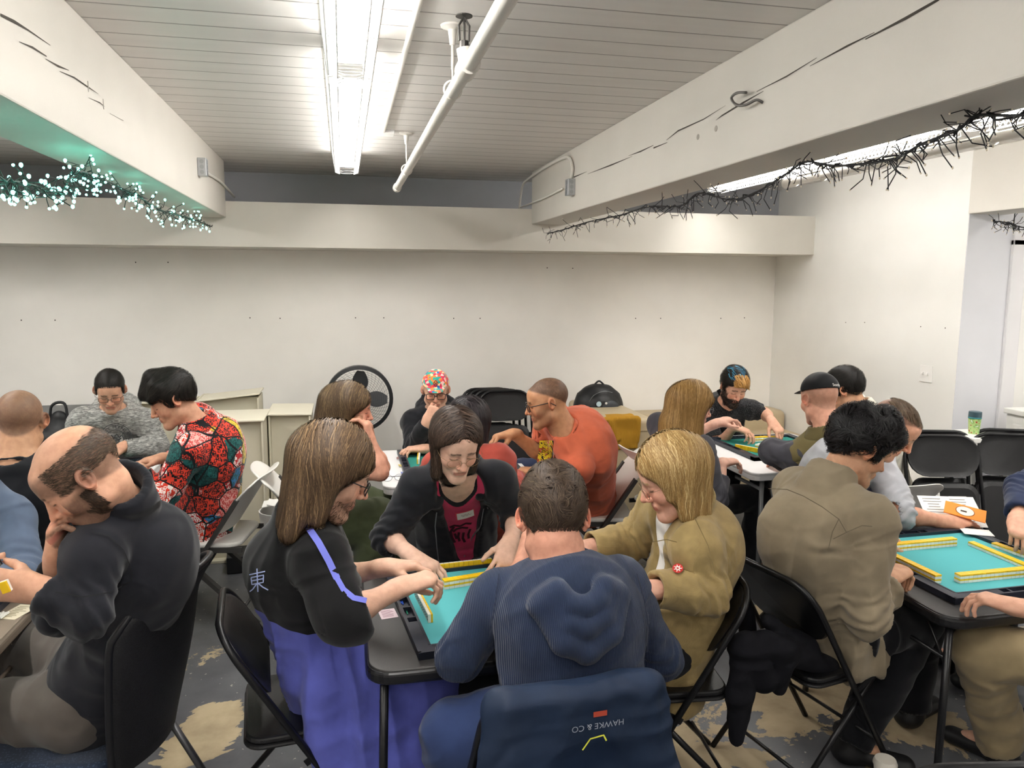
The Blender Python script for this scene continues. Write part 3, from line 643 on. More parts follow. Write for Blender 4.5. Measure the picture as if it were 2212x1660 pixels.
# ------------------------------------------------ hair
def cap_hair(z, F, tt, ts, uf, un, fwdcut=0):
    M = np.stack([z.hl, z.hf, z.hu]); s = z.hs; n = z.hf * (uf - un) - z.hu * .185; p = z.H(0, .085, uf)
    F.add(ellipsoid(z.H(0, -.014, .040 + tt * .35), M, np.array([.076 + ts, .097 + tt * .5, .084 + tt * .7]) * s, cut=[(p, n)]), .01)
def hair(z, sp, root_fn):
    h = sp['hair']; kind = h['kind']; col = h.get('col', '2b211b'); m = hair_mat(col, h.get('col2')); F = Field(); H = z.H; s = z.hs; gz = V3(0, 0, -1)
    hl0, hf0, _ = axes(sp['face'][0]); G = lambda a, b, c: hl0 * a + hf0 * b + V3(0, 0, c)
    dens = h.get('n', 1500); seed = h.get('seed', 1); st = h.get('res', .004)
    if kind == 'short':
        tt, ts = h.get('top', .022), h.get('side', .008); cap_hair(z, F, tt, ts, h.get('uf', .078), h.get('un', -.045))
        for (a, b, r) in h.get('tufts', []): F.add(capsule(H(*a), H(*b), r * s, r * .6 * s), .02)
        if h.get('temple', True):
            for k in (1, -1): F.add(capsule(H(.070 * k, .028, .040), H(.073 * k, .020, .004), .012 * s, .007 * s, sq=(z.hl, .6)), .015)
        V, Q = mesh_field(F, st); fl = h.get('flow', 'fwd'); z.HF, z.HV = F, V
        def flow(P, D):
            q = z.hloc(P); r = unitn(P - H(0, -.02, .02)); base = {'fwd': z.hf * .9 - z.hu * .25, 'back': -z.hf * .9 - z.hu * .2, 'side': z.hl * .8 + z.hf * .5, 'sideR': -z.hl * .8 + z.hf * .5}[fl]
            dn = np.clip((.06 - q[:, 2]) / .06, 0, 1)[:, None]; w = unitn(vnoise3(P * 30) - .5) * h.get('mess', .35); return base * (1 - dn) + (-z.hu * .9 - z.hf * .2) * dn + w + r * h.get('lift', .15)
        r = np.random.default_rng(seed); roots = V[r.integers(0, len(V), int(dens * 2))]
        parts = [strands(F, roots, h.get('len', .035) * s, flow, 5, h.get('w', .0035) * .6, h.get('off', .008), .2, .001, h.get('stick', .35), seed)]
    else:
        cap_hair(z, F, h.get('top', .016), h.get('side', .012), h.get('uf', .085), h.get('un', -.10))
        for (a, b, r1, r2) in h['locks']:
            A = H(*a[:3]) if a[-1] != 'G' else z.hc + G(*a[:3]); B = H(*b[:3]) if b[-1] == 'H' else z.hc + G(*b[:3]); F.add(capsule(A, B, r1, r2), .03)
        for c in h.get('cuts', []): F.sub(c, .008)
        V, Q = mesh_field(F, st); N = vnormals(V, Q); V = V + N * ((ridge(np.stack([V @ hl0 * 45, V @ hf0 * 45, V[:, 2] * 4], 1)) * .0045)[:, None])
        def flow(P, D):
            q = z.hloc(P); top = np.clip((q[:, 2] - .07) / .05, 0, 1)[:, None]; sg = np.sign(q[:, 0] - h.get('part', 0))[:, None]
            return gz * 1.0 + z.hl * sg * top * 1.2 - z.hf * top * .4 * h.get('backw', 1) + (vnoise3(P * 14) - .5) * h.get('mess', .5)
        r = np.random.default_rng(seed); w = np.clip((V[:, 2] - V[:, 2].min()) / np.ptp(V[:, 2]), .0, 1) + .25; dens = int(dens * 2.4); roots = V[r.choice(len(V), dens, p=w / w.sum())]
        parts = [strands(F, roots, h.get('len', .16), flow, 8, h.get('w', .005) * .62, h.get('off', .011), .2, h.get('curl', .003), h.get('stick', .45), seed)]
    r = np.random.default_rng(5); hv = np.clip(.34 + .35 * (vnoise(np.stack([V @ hl0 * 120, V @ hf0 * 120, V[:, 2] * (12 if kind == 'long' else 60)], 1)) - .5), 0, 1)
    return hair_object('hair', V - z.base, Q, hv, [(v - z.base, q, x) for (v, q, x) in parts], m, root_fn)
def vnoise3(P): return np.stack([vnoise(P), vnoise(P + 11.3), vnoise(P + 23.7)], 1)
def fuzz(z, name, mask, length, col, n, parent, col2=None, w=.0022, down=.8, off=.004, seed=3):
    """short hairs (a beard, cropped sides) rooted on the skin where MASK(a, b, c) holds, a, b, c head coordinates"""
    V = z.bv; q = z.hloc(V); ok = np.where(mask(q[:, 0], q[:, 1], q[:, 2]) & (np.abs(q) < [.085, .125, .14]).all(1) & (z.hand_far(V)))[0]
    if len(ok) == 0: return None
    r = np.random.default_rng(seed); roots = V[r.choice(ok, n)] + r.normal(0, .0012, (n, 3))
    flow = lambda P, D: -z.hu * down - z.hf * .45 + unitn(P - z.H(0, 0, 0)) * .30 + (vnoise3(P * 60) - .5) * .3
    v, qd, hv = strands(z.F, roots, length, flow, 3, w, off, .3, 0, .3, seed)
    o = link_mesh(name, v - z.base, qd, hair_mat(col, col2), parent, True); set_attr(o, 'hv', hv); return o
def glasses(z, root, col='1a1a1c', shape='rect', wire=.0014, rx=.025, ry=.017, tilt=0, drop=0.0, fwd=.103, metal=0):
    H = z.H; mb = MB(); c0 = .008 - drop; m = mat('glasses_' + col, col, .3, metal)
    for k in (1, -1):
        pts = []
        for i in range(28):
            a = 2 * math.pi * i / 28; ca, sa = math.cos(a), math.sin(a); e = .5 if shape == 'rect' else 1.0
            pts.append(H((.034 + rx * np.sign(ca) * abs(ca) ** e) * 1.0 * k, fwd - .22 * abs(abs(.034 + rx * ca)) ** 2 * 8, c0 + ry * np.sign(sa) * abs(sa) ** e) - z.base)
        mb.tube(pts, wire, 6, closed=True)
        o = H((.034 + rx) * k, fwd - .010, c0 + ry * .5) - z.base; mb.tube([o, H(.078 * k, .072, c0 + .010) - z.base, H(.082 * k, -.005, c0 + .010) - z.base, H(.082 * k, -.03, c0 - .012) - z.base], wire * .9, 6)
    mb.tube([H(-.010, fwd + .001, c0 + .004) - z.base, H(0, fwd + .004, c0 + .006) - z.base, H(.010, fwd + .001, c0 + .004) - z.base], wire, 6)
    g = mb.build('glasses', m, root, True)
    return g
def shoe(z, q, m, parent, long=.17):
    a = z.leg[q]; fd = unit(V3(a['fd'][0], a['fd'][1], 0)); A = V3(a['a'][0], a['a'][1], 0); F = Field(); s = z.s; sd = V3(-fd[1], fd[0], 0)
    F.add(capsule(A - fd * .03 + V3(0, 0, .045), A + fd * long * s + V3(0, 0, .035), .040 * s, .042 * s, sq=[(V3(0, 0, 1), .8)]), .02)
    F.add(capsule(A - fd * .01 + V3(0, 0, .05), a['a'] + V3(0, 0, .02), .050 * s, .047 * s), .03); F.cutp(A + V3(0, 0, .004), (0, 0, -1) if False else (0, 0, 1))
    F.ops[-1] = ('s', .003, (lambda X, Y, Z: Z - .004), None, None)
    V, Q = mesh_field(F, .006); return link_mesh('shoe', V - z.base, Q, m, parent, True)
# ------------------------------------------------ one person
def person(sp):
    z = Person(sp); z.base = V3(z.pel[0], z.pel[1], 0.0); near = sp.get('near', False)
    if sp.get('debug'): 
        print(sp['label'][:30], 'torso %.2f' % np.linalg.norm(z.neck - z.pel), 'neck-head %.2f' % np.linalg.norm(z.hc - z.neck), *['arm %s %.2f+%.2f' % (q, np.linalg.norm(z.arm[q]['e'] - z.sh[q]), np.linalg.norm(z.arm[q]['w'] - z.arm[q]['e'])) for q in 'LR'])
    F = z.F = z.body_field(); lo = z.H(0, 0, 0) - .15 * z.hs; hi = z.H(0, 0, 0) + .15 * z.hs
    fine = [(lo, hi, .0026 if near else .0034)]
    for q in 'LR':
        c = z.arm[q]['w'] + z.arm[q]['d'] * .08; fine.append((c - .12, c + .12, .0034 if near else .0045)) if np.all(np.abs(c - z.hc) > 0) and np.max(np.abs(c - z.hc)) > .26 else None
    V, Q = mesh_field(F, .007 if near else .009, fine); z.bv = V; C = z.head_cols(V)
    body = link_mesh('person', V - z.base, Q, skin_mat(), None, True); set_attr(body, 'Col', C); body.location = Vector(z.base.tolist())
    tag(body, sp['label'], 'person', sp.get('group'))
    z.root = body
    t = sp['top']; h = t.get('res', .0065 if near else .0085); F = Field(); torso_cloth(z, F, t); sleeves(z, F, t); collar(z, F, t)
    for f in t.get('extra', []): f(z, F)
    z.TF = F; V, Q = mesh_field(F, h); N = vnormals(V, Q); V = folds(z, V, N, t.get('amp', .011), t.get('ff', 1.0), sp.get('seed', 0))
    o = link_mesh(t.get('name', 'shirt'), V - z.base, Q, t['mat'], body, True); q = z.tloc(V); set_attr(o, 'tc', q); z.topo = o
    if 'cols' in t: set_attr(o, 'Col', t['cols'](z, V, q))
    for (nm, u) in sp.get('layers', []):  # further garments worn over or under the first
        F = Field(); u['build'](z, F); V, Q = mesh_field(F, u.get('res', h)); N = vnormals(V, Q); V = folds(z, V, N, u.get('amp', .004), u.get('ff', 1.0), sp.get('seed', 0) + 1)
        o = link_mesh(nm, V - z.base, Q, u['mat'], body, True); set_attr(o, 'tc', z.tloc(V)); z.__dict__.setdefault('LF', {})[nm] = F
        if u.get('label'): o['label'] = u['label']
    b = sp.get('pants')
    if b:
        F = Field(); s, g = z.s, z.g; lo = b.get('loose', .016)
        F.add(ellipsoid(z.pel - V3(0, 0, .015), np.stack([z.l, z.fw, z.up]), (.155 * g * s + lo * .3, .115 * g * s + lo * .3, .12)), .05)
        for q in 'LR':
            lg = z.leg[q]; n = unit(lg['a'] - lg['k']); p = lg['a'] - n * b.get('cut', .0); rw = b.get('wide', 0)
            F.add(capsule(z.hip[q] + V3(0, 0, .0), lg['k'], .088 * g ** .7 * s + lo, .062 * s + lo * 1.1), .05); F.add(capsule(lg['k'], p + n * .04, .060 * s + lo * 1.1, .044 * s + lo + rw, cut=[(p, n)]), .03)
        V, Q = mesh_field(F, .0075 if near else .010); N = vnormals(V, Q); V = folds(z, V, N, b.get('amp', .010), 1.0, 5); o = link_mesh(b.get('name', 'trousers'), V - z.base, Q, b['mat'], body, True); set_attr(o, 'tc', z.tloc(V))
        if b.get('shoes', True):
            for q in 'LR': shoe(z, q, b.get('shoemat') or mat('black_shoe', '151517', .5), body)
    if sp.get('hair'): hair(z, sp, body)
    for f in sp.get('do', []): f(z, body)
    return z
# ---------------------------------------------------------------- the room
XW, YW, ZC = 4.05, 6.7, 2.72          # right wall, far wall, ceiling
XL, YF = -5.2, -3.2                   # left wall, wall behind the photographer
ZB = 2.31                             # underside of the beams
def paint(name, color, bumps=.06, rough=.6, var=.03):
    m = NT(name); v = m.tc(); c = lin(color); n = m.noise(v, 1.3, 3); n2 = m.noise(v, 60, 4); n3 = m.noise(v, 2.5, 3)
    m.set(color=m.ramp(n3.outputs[0], [(.3, tuple(x * (1 - var) for x in c[:3]) + (1,)), (.7, tuple(min(1, x * (1 + var)) for x in c[:3]) + (1,))]), rough=rough, spec=.35); m.bump(n2.outputs[0], bumps, .002); return m.mat
M_WALL = paint('wall_paint', 'f4f1eb'); M_WALL2 = paint('side_wall_paint', 'ecebe7'); M_BEAM = paint('beam_paint', 'd3cfc7', .3); M_SOFFIT = paint('soffit_paint', 'd4d0c7')
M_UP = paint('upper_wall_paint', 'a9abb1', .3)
def ceiling_mat():
    m = NT('ceiling_boards'); v = m.tc(); s = m.node('ShaderNodeSeparateXYZ'); m.link(v, s.inputs[0]); y = m.math('MULTIPLY', s.outputs['Y'], 1 / .155)
    fr = m.math('FRACT', y); e = m.math('MINIMUM', fr, m.math('SUBTRACT', 1.0, fr)); g = m.math('LESS_THAN', e, .022)
    n = m.noise(m.mapping(v, (1.2, 14, 1)), 1.0, 6); n4 = m.noise(m.mapping(v, (3, 60, 1)), 1.0, 4); c = lin('e2dfdb')
    base = m.ramp(n.outputs[0], [(.3, tuple(x * .93 for x in c[:3]) + (1,)), (.7, c)]); m.set(color=m.mix(g, base, lin('8f8c88')), rough=.42, spec=.5)
    h = m.math('ADD', m.math('MULTIPLY', m.math('MINIMUM', e, .05), 18), m.math('MULTIPLY', n4.outputs[0], .10)); h = m.math('ADD', h, m.math('MULTIPLY', n.outputs[0], .2)); m.bump(h, .55, .006); return m.mat
def floor_mat():
    m = NT('worn_floor_paint'); v = m.tc(); n = m.noise(v, 1.6, 10, .66, .9); n2 = m.noise(v, 5, 8, .6); n3 = m.noise(v, 38, 4); n5 = m.noise(v, 160, 2)
    paintc = m.ramp(n2.outputs[0], [(.3, lin('55565a')), (.7, lin('6b6c6f'))]); paintc = m.mix(m.math('GREATER_THAN', n3.outputs[0], .69), paintc, lin('b8b3a8'))
    raw = m.ramp(n2.outputs[0], [(.3, lin('9c8a6e')), (.6, lin('b9a888'))]); k = m.math('ADD', n.outputs[0], m.math('MULTIPLY', m.math('SUBTRACT', n2.outputs[0], .5), .25))
    
    for (px, py, r) in ((1690, 1570, .62), (1960, 1540, .45), (1600, 1310, .20), (1500, 1640, .3), (445, 1543, .20), (400, 1640, .28), (1640, 1210, .16)):
        c = WZ(px, py, 0); dn = m.node('ShaderNodeVectorMath', operation='DISTANCE'); m.link(v, dn.inputs[0]); dn.inputs[1].default_value = (c[0], c[1], 0)
        k = m.math('ADD', k, m.math('MULTIPLY', m.math('MAXIMUM', m.math('SUBTRACT', 1.0, m.math('DIVIDE', dn.outputs['Value'], r)), 0.0), .22))
    k = m.math('GREATER_THAN', k, .625); m.set(color=m.mix(k, paintc, raw), rough=m.math('ADD', .38, m.math('MULTIPLY', k, .35)))
    m.bump(m.math('ADD', m.math('MULTIPLY', k, -1.0), m.math('MULTIPLY', n5.outputs[0], .15)), .35, .003); return m.mat
def struct(name, mb, m, parent=None, **kw):
    o = mb.build(name, m, parent, **kw)
    if parent is None: o['kind'] = 'structure'
    return o
struct('floor', MB().box(((XL + 5.6) / 2, (YW + YF) / 2, -.05), (5.6 - XL + .2, YW - YF + .2, .1)), floor_mat())
struct('ceiling', MB().box(((XL + 5.6) / 2, (YW + YF) / 2, ZC + .05), (5.6 - XL + .2, YW - YF + .2, .1)), ceiling_mat())
wb = struct('wall_back', MB().box(((XL + XW) / 2, YW + .05, 1.22), (XW - XL + .2, .1, 2.44)), M_WALL)
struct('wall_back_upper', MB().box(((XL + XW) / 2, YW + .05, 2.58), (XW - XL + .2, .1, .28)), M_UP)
wr = struct('wall_right', MB().box((XW + .3, (YW + 4.397) / 2, ZC / 2), (.6, YW - 4.397, ZC)), M_WALL2)
struct('wall_right_return', MB().box((4.231, 4.443, ZC / 2), (.358, .10, ZC)).box((5.0, 4.443, 2.405), (1.2, .10, .63)), paint('return_wall_paint', 'dcdde2'))  # bluish light falling on this face is put into its wall colour
struct('wall_right_front', MB().box((5.55, 1.8, ZC / 2), (.1, 5.2, ZC)).box((5.55, -2, ZC / 2), (.1, 2.6, ZC)), M_WALL2)
struct('wall_left', MB().box((XL - .05, (YW + YF) / 2, ZC / 2), (.1, YW - YF, ZC)), M_WALL)
struct('wall_front', MB().box(((XL + 5.6) / 2, YF - .05, ZC / 2), (5.6 - XL + .2, .1, ZC)), M_WALL)
struct('beam_soffit', MB().box(((XL + XW) / 2, (6.1 + YW) / 2, (2.10 + 2.43) / 2), (XW - XL, YW - 6.1, .33)), M_SOFFIT)
BL = struct('beam_left', MB().box((-.955, (6.1 + YF) / 2, (ZB + ZC) / 2), (.25, 6.1 - YF, ZC - ZB)), M_BEAM, bevel=.006)
BR = struct('beam_right', MB().box((1.63, (6.1 + YF) / 2, (ZB + ZC) / 2), (.27, 6.1 - YF, ZC - ZB)), M_BEAM, bevel=.006)
struct('beam_far_right', MB().box((4.18, (4.4 + YF) / 2, (ZB + ZC) / 2), (.27, 4.4 - YF, ZC - ZB)), M_BEAM, bevel=.006)
struct('beam_far_left', MB().box((-3.5, (6.1 + YF) / 2, (ZB + ZC) / 2), (.25, 6.1 - YF, ZC - ZB)), M_BEAM, bevel=.006)
M_CRACK = mat('crack_dark', '4b4640', .9)
def beam_marks(X, lines, parent, name='crack', eps=.0012, m=None, sgn=-1):
    mb = MB()
    for ln in lines:
        pts = [WX(px, py, X) for px, py, w in ln]; ws = [w * np.linalg.norm(WX(px, py, X) - CAMP) / CAM_F for px, py, w in ln]
        vs = []
        for i, (p, w) in enumerate(zip(pts, ws)): vs += [(X + sgn * eps, p[1], p[2] + w / 2), (X + sgn * eps, p[1], p[2] - w / 2)]
        mb._add(vs, [(2 * i, 2 * i + 1, 2 * i + 3, 2 * i + 2) for i in range(len(pts) - 1)])
    return mb.build(name, m or M_CRACK, parent)
XBL, XBR = -.83, 1.495
for ln in ([(0, 32, 5), (30, 47, 6), (60, 65, 3), (108, 98, 1)], [(40, 90, 1), (70, 103, 4), (100, 122, 2)], [(97, 127, 1), (125, 143, 4), (148, 152, 1)], [(128, 154, 1), (160, 168, 3), (186, 186, 3), (212, 203, .5)], [(190, 211, .5), (215, 222, 2), (225, 230, 1)], [(236, 245, .5), (266, 261, 1)]):
    beam_marks(XBL, [ln], BL, sgn=1)
for ln in ([(2030, -2, 5), (1960, 38, 6), (1870, 85, 2)], [(1890, 70, 1), (1830, 100, 4), (1750, 143, 1)], [(1765, 125, 1), (1700, 165, 3), (1635, 198, 1)], [(1650, 197, 1), (1606, 222, 4), (1560, 250, 3), (1547, 260, .5)], [(1568, 228, .5), (1520, 258, 2), (1465, 283, 3), (1440, 303, 1)], [(1442, 308, 1), (1412, 320, 3)], [(1412, 314, 1), (1385, 327, 3), (1358, 337, .5)], [(1366, 338, .5), (1320, 357, 3), (1270, 376, .5)], [(1268, 371, .5), (1240, 383, 3)]):
    beam_marks(XBR, [ln], BR)
for (px, py) in ((1508, 296), (1547, 278)):
    p = WX(px, py, XBR); MB().lathe([(.012, 0), (.012, .001)], (p[0] - .0015, p[1], p[2]), 14, 'X').build('plugged_hole', mat('plug', 'a39d94'), BR)
for (px, py) in ((190, 187), (223, 225)):
    p = WX(px, py, XBL); MB().box((p[0] + .0005, p[1], p[2]), (.002, .008, .035)).build('gouge', mat('plug', 'a39d94'), BL)
M_HOLE = mat('screw_hole', '3a3734')
hole = None
for (px, py) in ((46, 692), (119, 692), (293, 567), (363, 567), (540, 687), (605, 688), (768, 687), (829, 687), (980, 688), (1037, 688), (1182, 579), (1237, 580), (1373, 688), (1427, 688), (1557, 688), (1608, 687)):
    p = WY(px, py, YW)
    if hole is None: hole = MB().lathe([(.005, 0), (.005, .002)], (0, 0, 0), 10, 'Y').build('screw_hole', M_HOLE, wb); h = hole
    else: h = hole.copy(); COL.objects.link(h); h.parent = wb
    h.location = (p[0], YW - .0015, p[2])
for (px, py) in ((1827, 697), (1868, 697), (1989, 706), (2042, 709)):
    p = WX(px, py, XW); MB().lathe([(.004, 0), (.004, .002)], (XW - .0015, p[1], p[2]), 10, 'X').build('screw_hole', M_HOLE, wr)
# door and casing in the return wall
M_DOOR = paint('door_paint', 'e2e1e3', .05, .35); dx0, dx1, dz = 4.52, 5.45, 2.10
dr = struct('door_1', MB().box(((dx0 + dx1) / 2, 4.45, dz / 2), (dx1 - dx0, .045, dz - .01)).box((4.98, 4.425, 1.45), (.62, .006, 1.0)).box((4.98, 4.421, 1.45), (.54, .006, .92)).box((4.98, 4.425, .48), (.62, .006, .62)), M_DOOR, bevel=.003)
for z in (1.87, 1.05, .3): MB().tube([(dx0 - .004, 4.42, z - .05), (dx0 - .004, 4.42, z + .05)], .008, 8).build('hinge', mat('hinge', '9a9a9a', .3, 1), dr)
struct('trim_1', MB().box((4.455, 4.385, 1.075), (.11, .03, 2.15)).box((4.50, 4.40, 1.06), (.035, .05, 2.12)), M_DOOR, bevel=.006)
struct('trim_2', MB().box((4.955, 4.385, 2.16), (1.11, .03, .10)), M_DOOR, bevel=.006)
# switch plate and outlet
p = WX(2001, 808, XW); sp_ = empty('light_switch', (XW, p[1], p[2]), 0, 'white double light switch plate on the side wall', 'light switch')
MB().box((-.003, 0, 0), (.006, .118, .118)).build('switch_plate', mat('white_plastic', 'efedea', .35), sp_, bevel=.002)
for s in (-1, 1): MB().box((-.011, s * .023, .003), (.014, .009, .017), Matrix.Rotation(.5, 3, 'Y')).build('toggle', mat('white_plastic', 'efedea', .35), sp_)
p = WY(887, 967, YW); ot = empty('wall_outlet', (p[0], YW, p[2]), 0, 'white wall outlet low on the back wall behind the white table', 'outlet')
MB().box((0, -.003, 0), (.075, .006, .115)).build('outlet_plate', mat('white_plastic', 'efedea', .35), ot, bevel=.002)
for s in (-1, 1): MB().box((0, -.0065, s * .026), (.034, .003, .03)).build('socket', mat('socket_grey', 'cfcbc6'), ot, bevel=.004)
# ceiling lamps with wire guards
M_LENS = NT('lamp_lens'); M_LENS.b.inputs['Emission Color'].default_value = (1.0, .97, .93, 1); M_LENS.b.inputs['Emission Strength'].default_value = 16.0; M_LENS.set(color=(1, 1, 1, 1)); M_LENS = M_LENS.mat
M_LENS2 = NT('lamp_lens_side'); M_LENS2.b.inputs['Emission Color'].default_value = (1.0, .97, .93, 1); M_LENS2.b.inputs['Emission Strength'].default_value = 4.0; M_LENS2.set(color=(1, 1, 1, 1)); M_LENS2 = M_LENS2.mat
M_LAMP = mat('lamp_white', 'f2f2f0', .35); M_WIRE = mat('guard_wire', 'f4f4f2', .4)
def lamp(x, y0, y1, label, group=None):
    e = empty('fluorescent_lamp', (x, (y0 + y1) / 2, ZC), 0, label, 'ceiling lamp', group); L = (y1 - y0) / 2
    MB().box((0, 0, -.028), (.085, 2 * L - .06, .056)).build('housing', M_LAMP, e, bevel=.006)
    pr = [(-.05, -.056), (-.047, -.088), (-.028, -.104), (.028, -.104), (.047, -.088), (.05, -.056)]
    mb = MB(); n = len(pr); vs = [(a, -L + .05, b) for a, b in pr] + [(a, L - .05, b) for a, b in pr]
    mb._add(vs, [(i, (i + 1) % n, n + (i + 1) % n, n + i) for i in range(n)] , 0); mb.m = [1, 0, 0, 0, 1, 0]; mb.build('lens', [M_LENS, M_LENS2], e)
    for q_ in (-1, 1): MB().box((0, q_ * (L - .045), -.078), (.10, .012, .052)).build('lens_end', M_LAMP, e)
    for yy in (-L / 3, L / 3): MB().box((0, yy, -.082), (.106, .02, .05)).build('lens_clip', M_LAMP, e)
    g = MB(); hw, zt, zb = .095, -.006, -.135; step = .032; n = int(2 * L / step)
    for s in (-1, 1):
        f = lambda t: (s * (hw - .018 * t), zt + (zb - zt) * t)
        for i in range(n):
            y = -L + i * step
            for k in range(4):
                t0, t1 = k / 4, (k + 1) / 4; o = 0 if k % 2 == 0 else step / 2; o2 = step / 2 - o
                for dy in (o2 - o, (o2 - o) + (step if o2 < o else -step)):
                    a, b = f(t0), f(t1); g.bar((a[0], y + o, a[1]), (b[0], y + o + dy, b[1]), .0022, .0022)
        for t in (0, 1): a = f(t); g.tube([(a[0], -L, a[1]), (a[0], L, a[1])], .0028, 5)
        a = f(1); g.tube([(s * .045, -L, zb - .012), (s * .045, L, zb - .012)], .0025, 5)
        for i in range(n * 2 + 1): g.bar((a[0], -L + i * step / 2, a[1]), (s * .045, -L + i * step / 2, zb - .012), .0018, .0018)
    for e_ in (-1, 1):
        y = e_ * L
        for i in range(13):
            t = i / 12; w = (hw - .018 * t) if t < .85 else (hw - .018) * .6; g.tube([(-w, y, zt + (zb - zt) * t), (-w * .5, y + e_ * .035 * t, zt + (zb - zt) * t), (w * .5, y + e_ * .035 * t, zt + (zb - zt) * t), (w, y, zt + (zb - zt) * t)], .0022, 4)
    g.build('wire_guard', M_WIRE, e); return e
lamp(.045, 3.07, 5.52, 'lit ceiling lamp over the middle bay, its end toward the back wall', 'lit ceiling lamps in wire guards')
lamp(.045, .50, 2.95, 'lit ceiling lamp overhead, nearer of the two seen in the middle bay', 'lit ceiling lamps in wire guards')
lamp(2.97, 3.4, 5.85, 'lit ceiling lamp in the right bay, seen past the beam behind the dark string lights', 'lit ceiling lamps in wire guards')
lamp(2.97, .8, 3.25, 'lit ceiling lamp in the right bay, nearer one at the right edge above the beam', 'lit ceiling lamps in wire guards')
lamp(-2.3, 3.0, 5.4, 'lit ceiling lamp in the left bay hidden behind the left beam', 'lit ceiling lamps in wire guards')
lamp(-2.3, .4, 2.8, 'nearer lit ceiling lamp in the left bay hidden behind the left beam', 'lit ceiling lamps in wire guards')
lamp(4.9, 1.2, 3.6, 'added unseen ceiling lamp brightening the right side beyond the far right beam', 'lit ceiling lamps in wire guards')  # added out of view to brighten the dim return wall side
lamp(-4.4, 2.0, 4.4, 'lit ceiling lamp out of the photo beyond the left bay', 'lit ceiling lamps in wire guards')
lamp(-2.3, -2.3, .1, 'lit ceiling lamp behind the photographer in the left bay', 'lit ceiling lamps in wire guards')
lamp(.045, -2.3, .1, 'lit ceiling lamp behind the photographer', 'lit ceiling lamps in wire guards'); lamp(2.97, -2.2, .4, 'lit ceiling lamp behind the photographer in the right bay', 'lit ceiling lamps in wire guards')
# pipes
M_PIPE = mat('pipe_paint', 'e7e4dd', .4, bump=(30, .1)); M_FERRO = mat('dark_metal', '4d4b49', .45, .8)
pe = empty('sprinkler_pipe', (.388, 3.6, 2.5), 0, 'thick white sprinkler pipe hung under the ceiling beside the lamp', 'pipe')
MB().tube([(0, -5.0, 0), (0, 1.93, 0)], .0235, 16).build('pipe_run', M_PIPE, pe, True, auto=.6)
MB().tube([(0, 1.90, 0), (0, 1.97, 0)], .030, 16).build('end_cap', M_PIPE, pe, True, auto=.6)
yc = WZ(1005, 145, 2.5)[1] - 3.6; MB().tube([(0, yc - .05, 0), (0, yc + .05, 0)], .033, 16).tube([(0, yc, 0), (-.01, yc, .055)], .024, 12).build('pipe_coupling', M_PIPE, pe, True, auto=.6)
sk = MB().tube([(-.01, yc, .05), (-.01, yc, .075)], .014, 8).tube([(-.024, yc, .075), (-.026, yc, .12), (-.01, yc, .145)], .0035, 6).tube([(.004, yc, .075), (.006, yc, .12), (-.01, yc, .145)], .0035, 6).tube([(-.01, yc, .075), (-.01, yc, .14)], .004, 6).lathe([(.026, 0), (.026, .003)], (-.01, yc, .146), 16).build('sprinkler_head', M_FERRO, pe)
for (px, py) in ((985, 200), (878, 370)):
    yy = WZ(px, py, 2.5)[1] - 3.6
    MB().lathe([(.042, ZC - 2.5), (.040, ZC - 2.506), (.016, ZC - 2.515), (.010, ZC - 2.56), (.009, ZC - 2.565), (.005, ZC - 2.565), (.005, .075)], (0, yy, 0), 16).tube([(0, yy, .075)] + [(.031 * math.sin(a), yy, .031 * math.cos(a) + .008) for a in [i * math.pi / 9 - math.pi for i in range(19)]] + [(0, yy, .075)], .0035, 6).build('pipe_hanger', M_PIPE, pe, True, auto=.6)
pe = empty('conduit_pipe', (.25, 3.5, ZC), 0, 'thin white conduit running along the ceiling boards to a junction plate', 'pipe')
MB().tube([(0, -4, -.014), (0, 1.12, -.014)], .0115, 10).build('pipe_run', M_PIPE, pe, True)
MB().box((.0, 1.18, -.012), (.13, .10, .024)).build('junction_plate', M_LAMP, pe, bevel=.004)
pe = empty('sprinkler_pipe', (2.86, 4.0, 2.5), 0, 'white sprinkler pipe in the right bay behind the unlit string lights', 'pipe')
MB().tube([(0, -3.2, 0), (0, .62, 0)], .0235, 16).build('pipe_run', M_PIPE, pe, True); MB().tube([(0, .55, 0), (0, .66, 0)], .033, 14).build('end_cap', M_PIPE, pe, True, auto=.6)
for yy in (-1.0, .25): MB().tube([(0, yy, 0), (0, yy, .22)], .006, 8).tube([(.031 * math.sin(a), yy, .031 * math.cos(a)) for a in [i * math.pi / 8 for i in range(17)]], .004, 6).build('pipe_hanger', M_PIPE, pe, True)
# electrical boxes and conduits on the beams
M_GALV = mat('galvanised', 'b9bdc0', .4, .6)
def ebox(p, sx, label):
    e = empty('junction_box', p, 0, label, 'junction box'); MB().box((sx * .025, 0, 0), (.05, .07, .105)).build('box_body', M_GALV, e, bevel=.003)
    for k in (-1, 0, 1): MB().lathe([(.0125, 0), (.0125, .0015)], (sx * .0505, 0, k * .031), 14, 'X').build('knockout', mat('knockout', 'a9adb0', .4, .6), e)
    for k in (-1, 0, 1): MB().lathe([(.0125, 0), (.0125, .0015)], (sx * .025, -.0355, k * .031), 14, 'Y').build('knockout', mat('knockout', 'a9adb0', .4, .6), e)
    return e
p = WX(440, 362, XBL + .03); p[0] = XBL; e = ebox(p, 1, 'grey metal junction box on the left beam near its far end')
q1, q2 = WX(475, 392, XBL + .01), WX(505, 425, XBL + .01); MB().tube(smooth_path([(.012, .035, -.01), (.012, q1[1] - p[1], q1[2] - p[2]), (.012, q2[1] - p[1] , q2[2] - p[2])], 6), .009, 8).build('conduit', M_PIPE, e, True)
p = WX(1230, 405, XBR - .03); p[0] = XBR; e = ebox(p, -1, 'grey metal junction box on the right beam with two conduits')
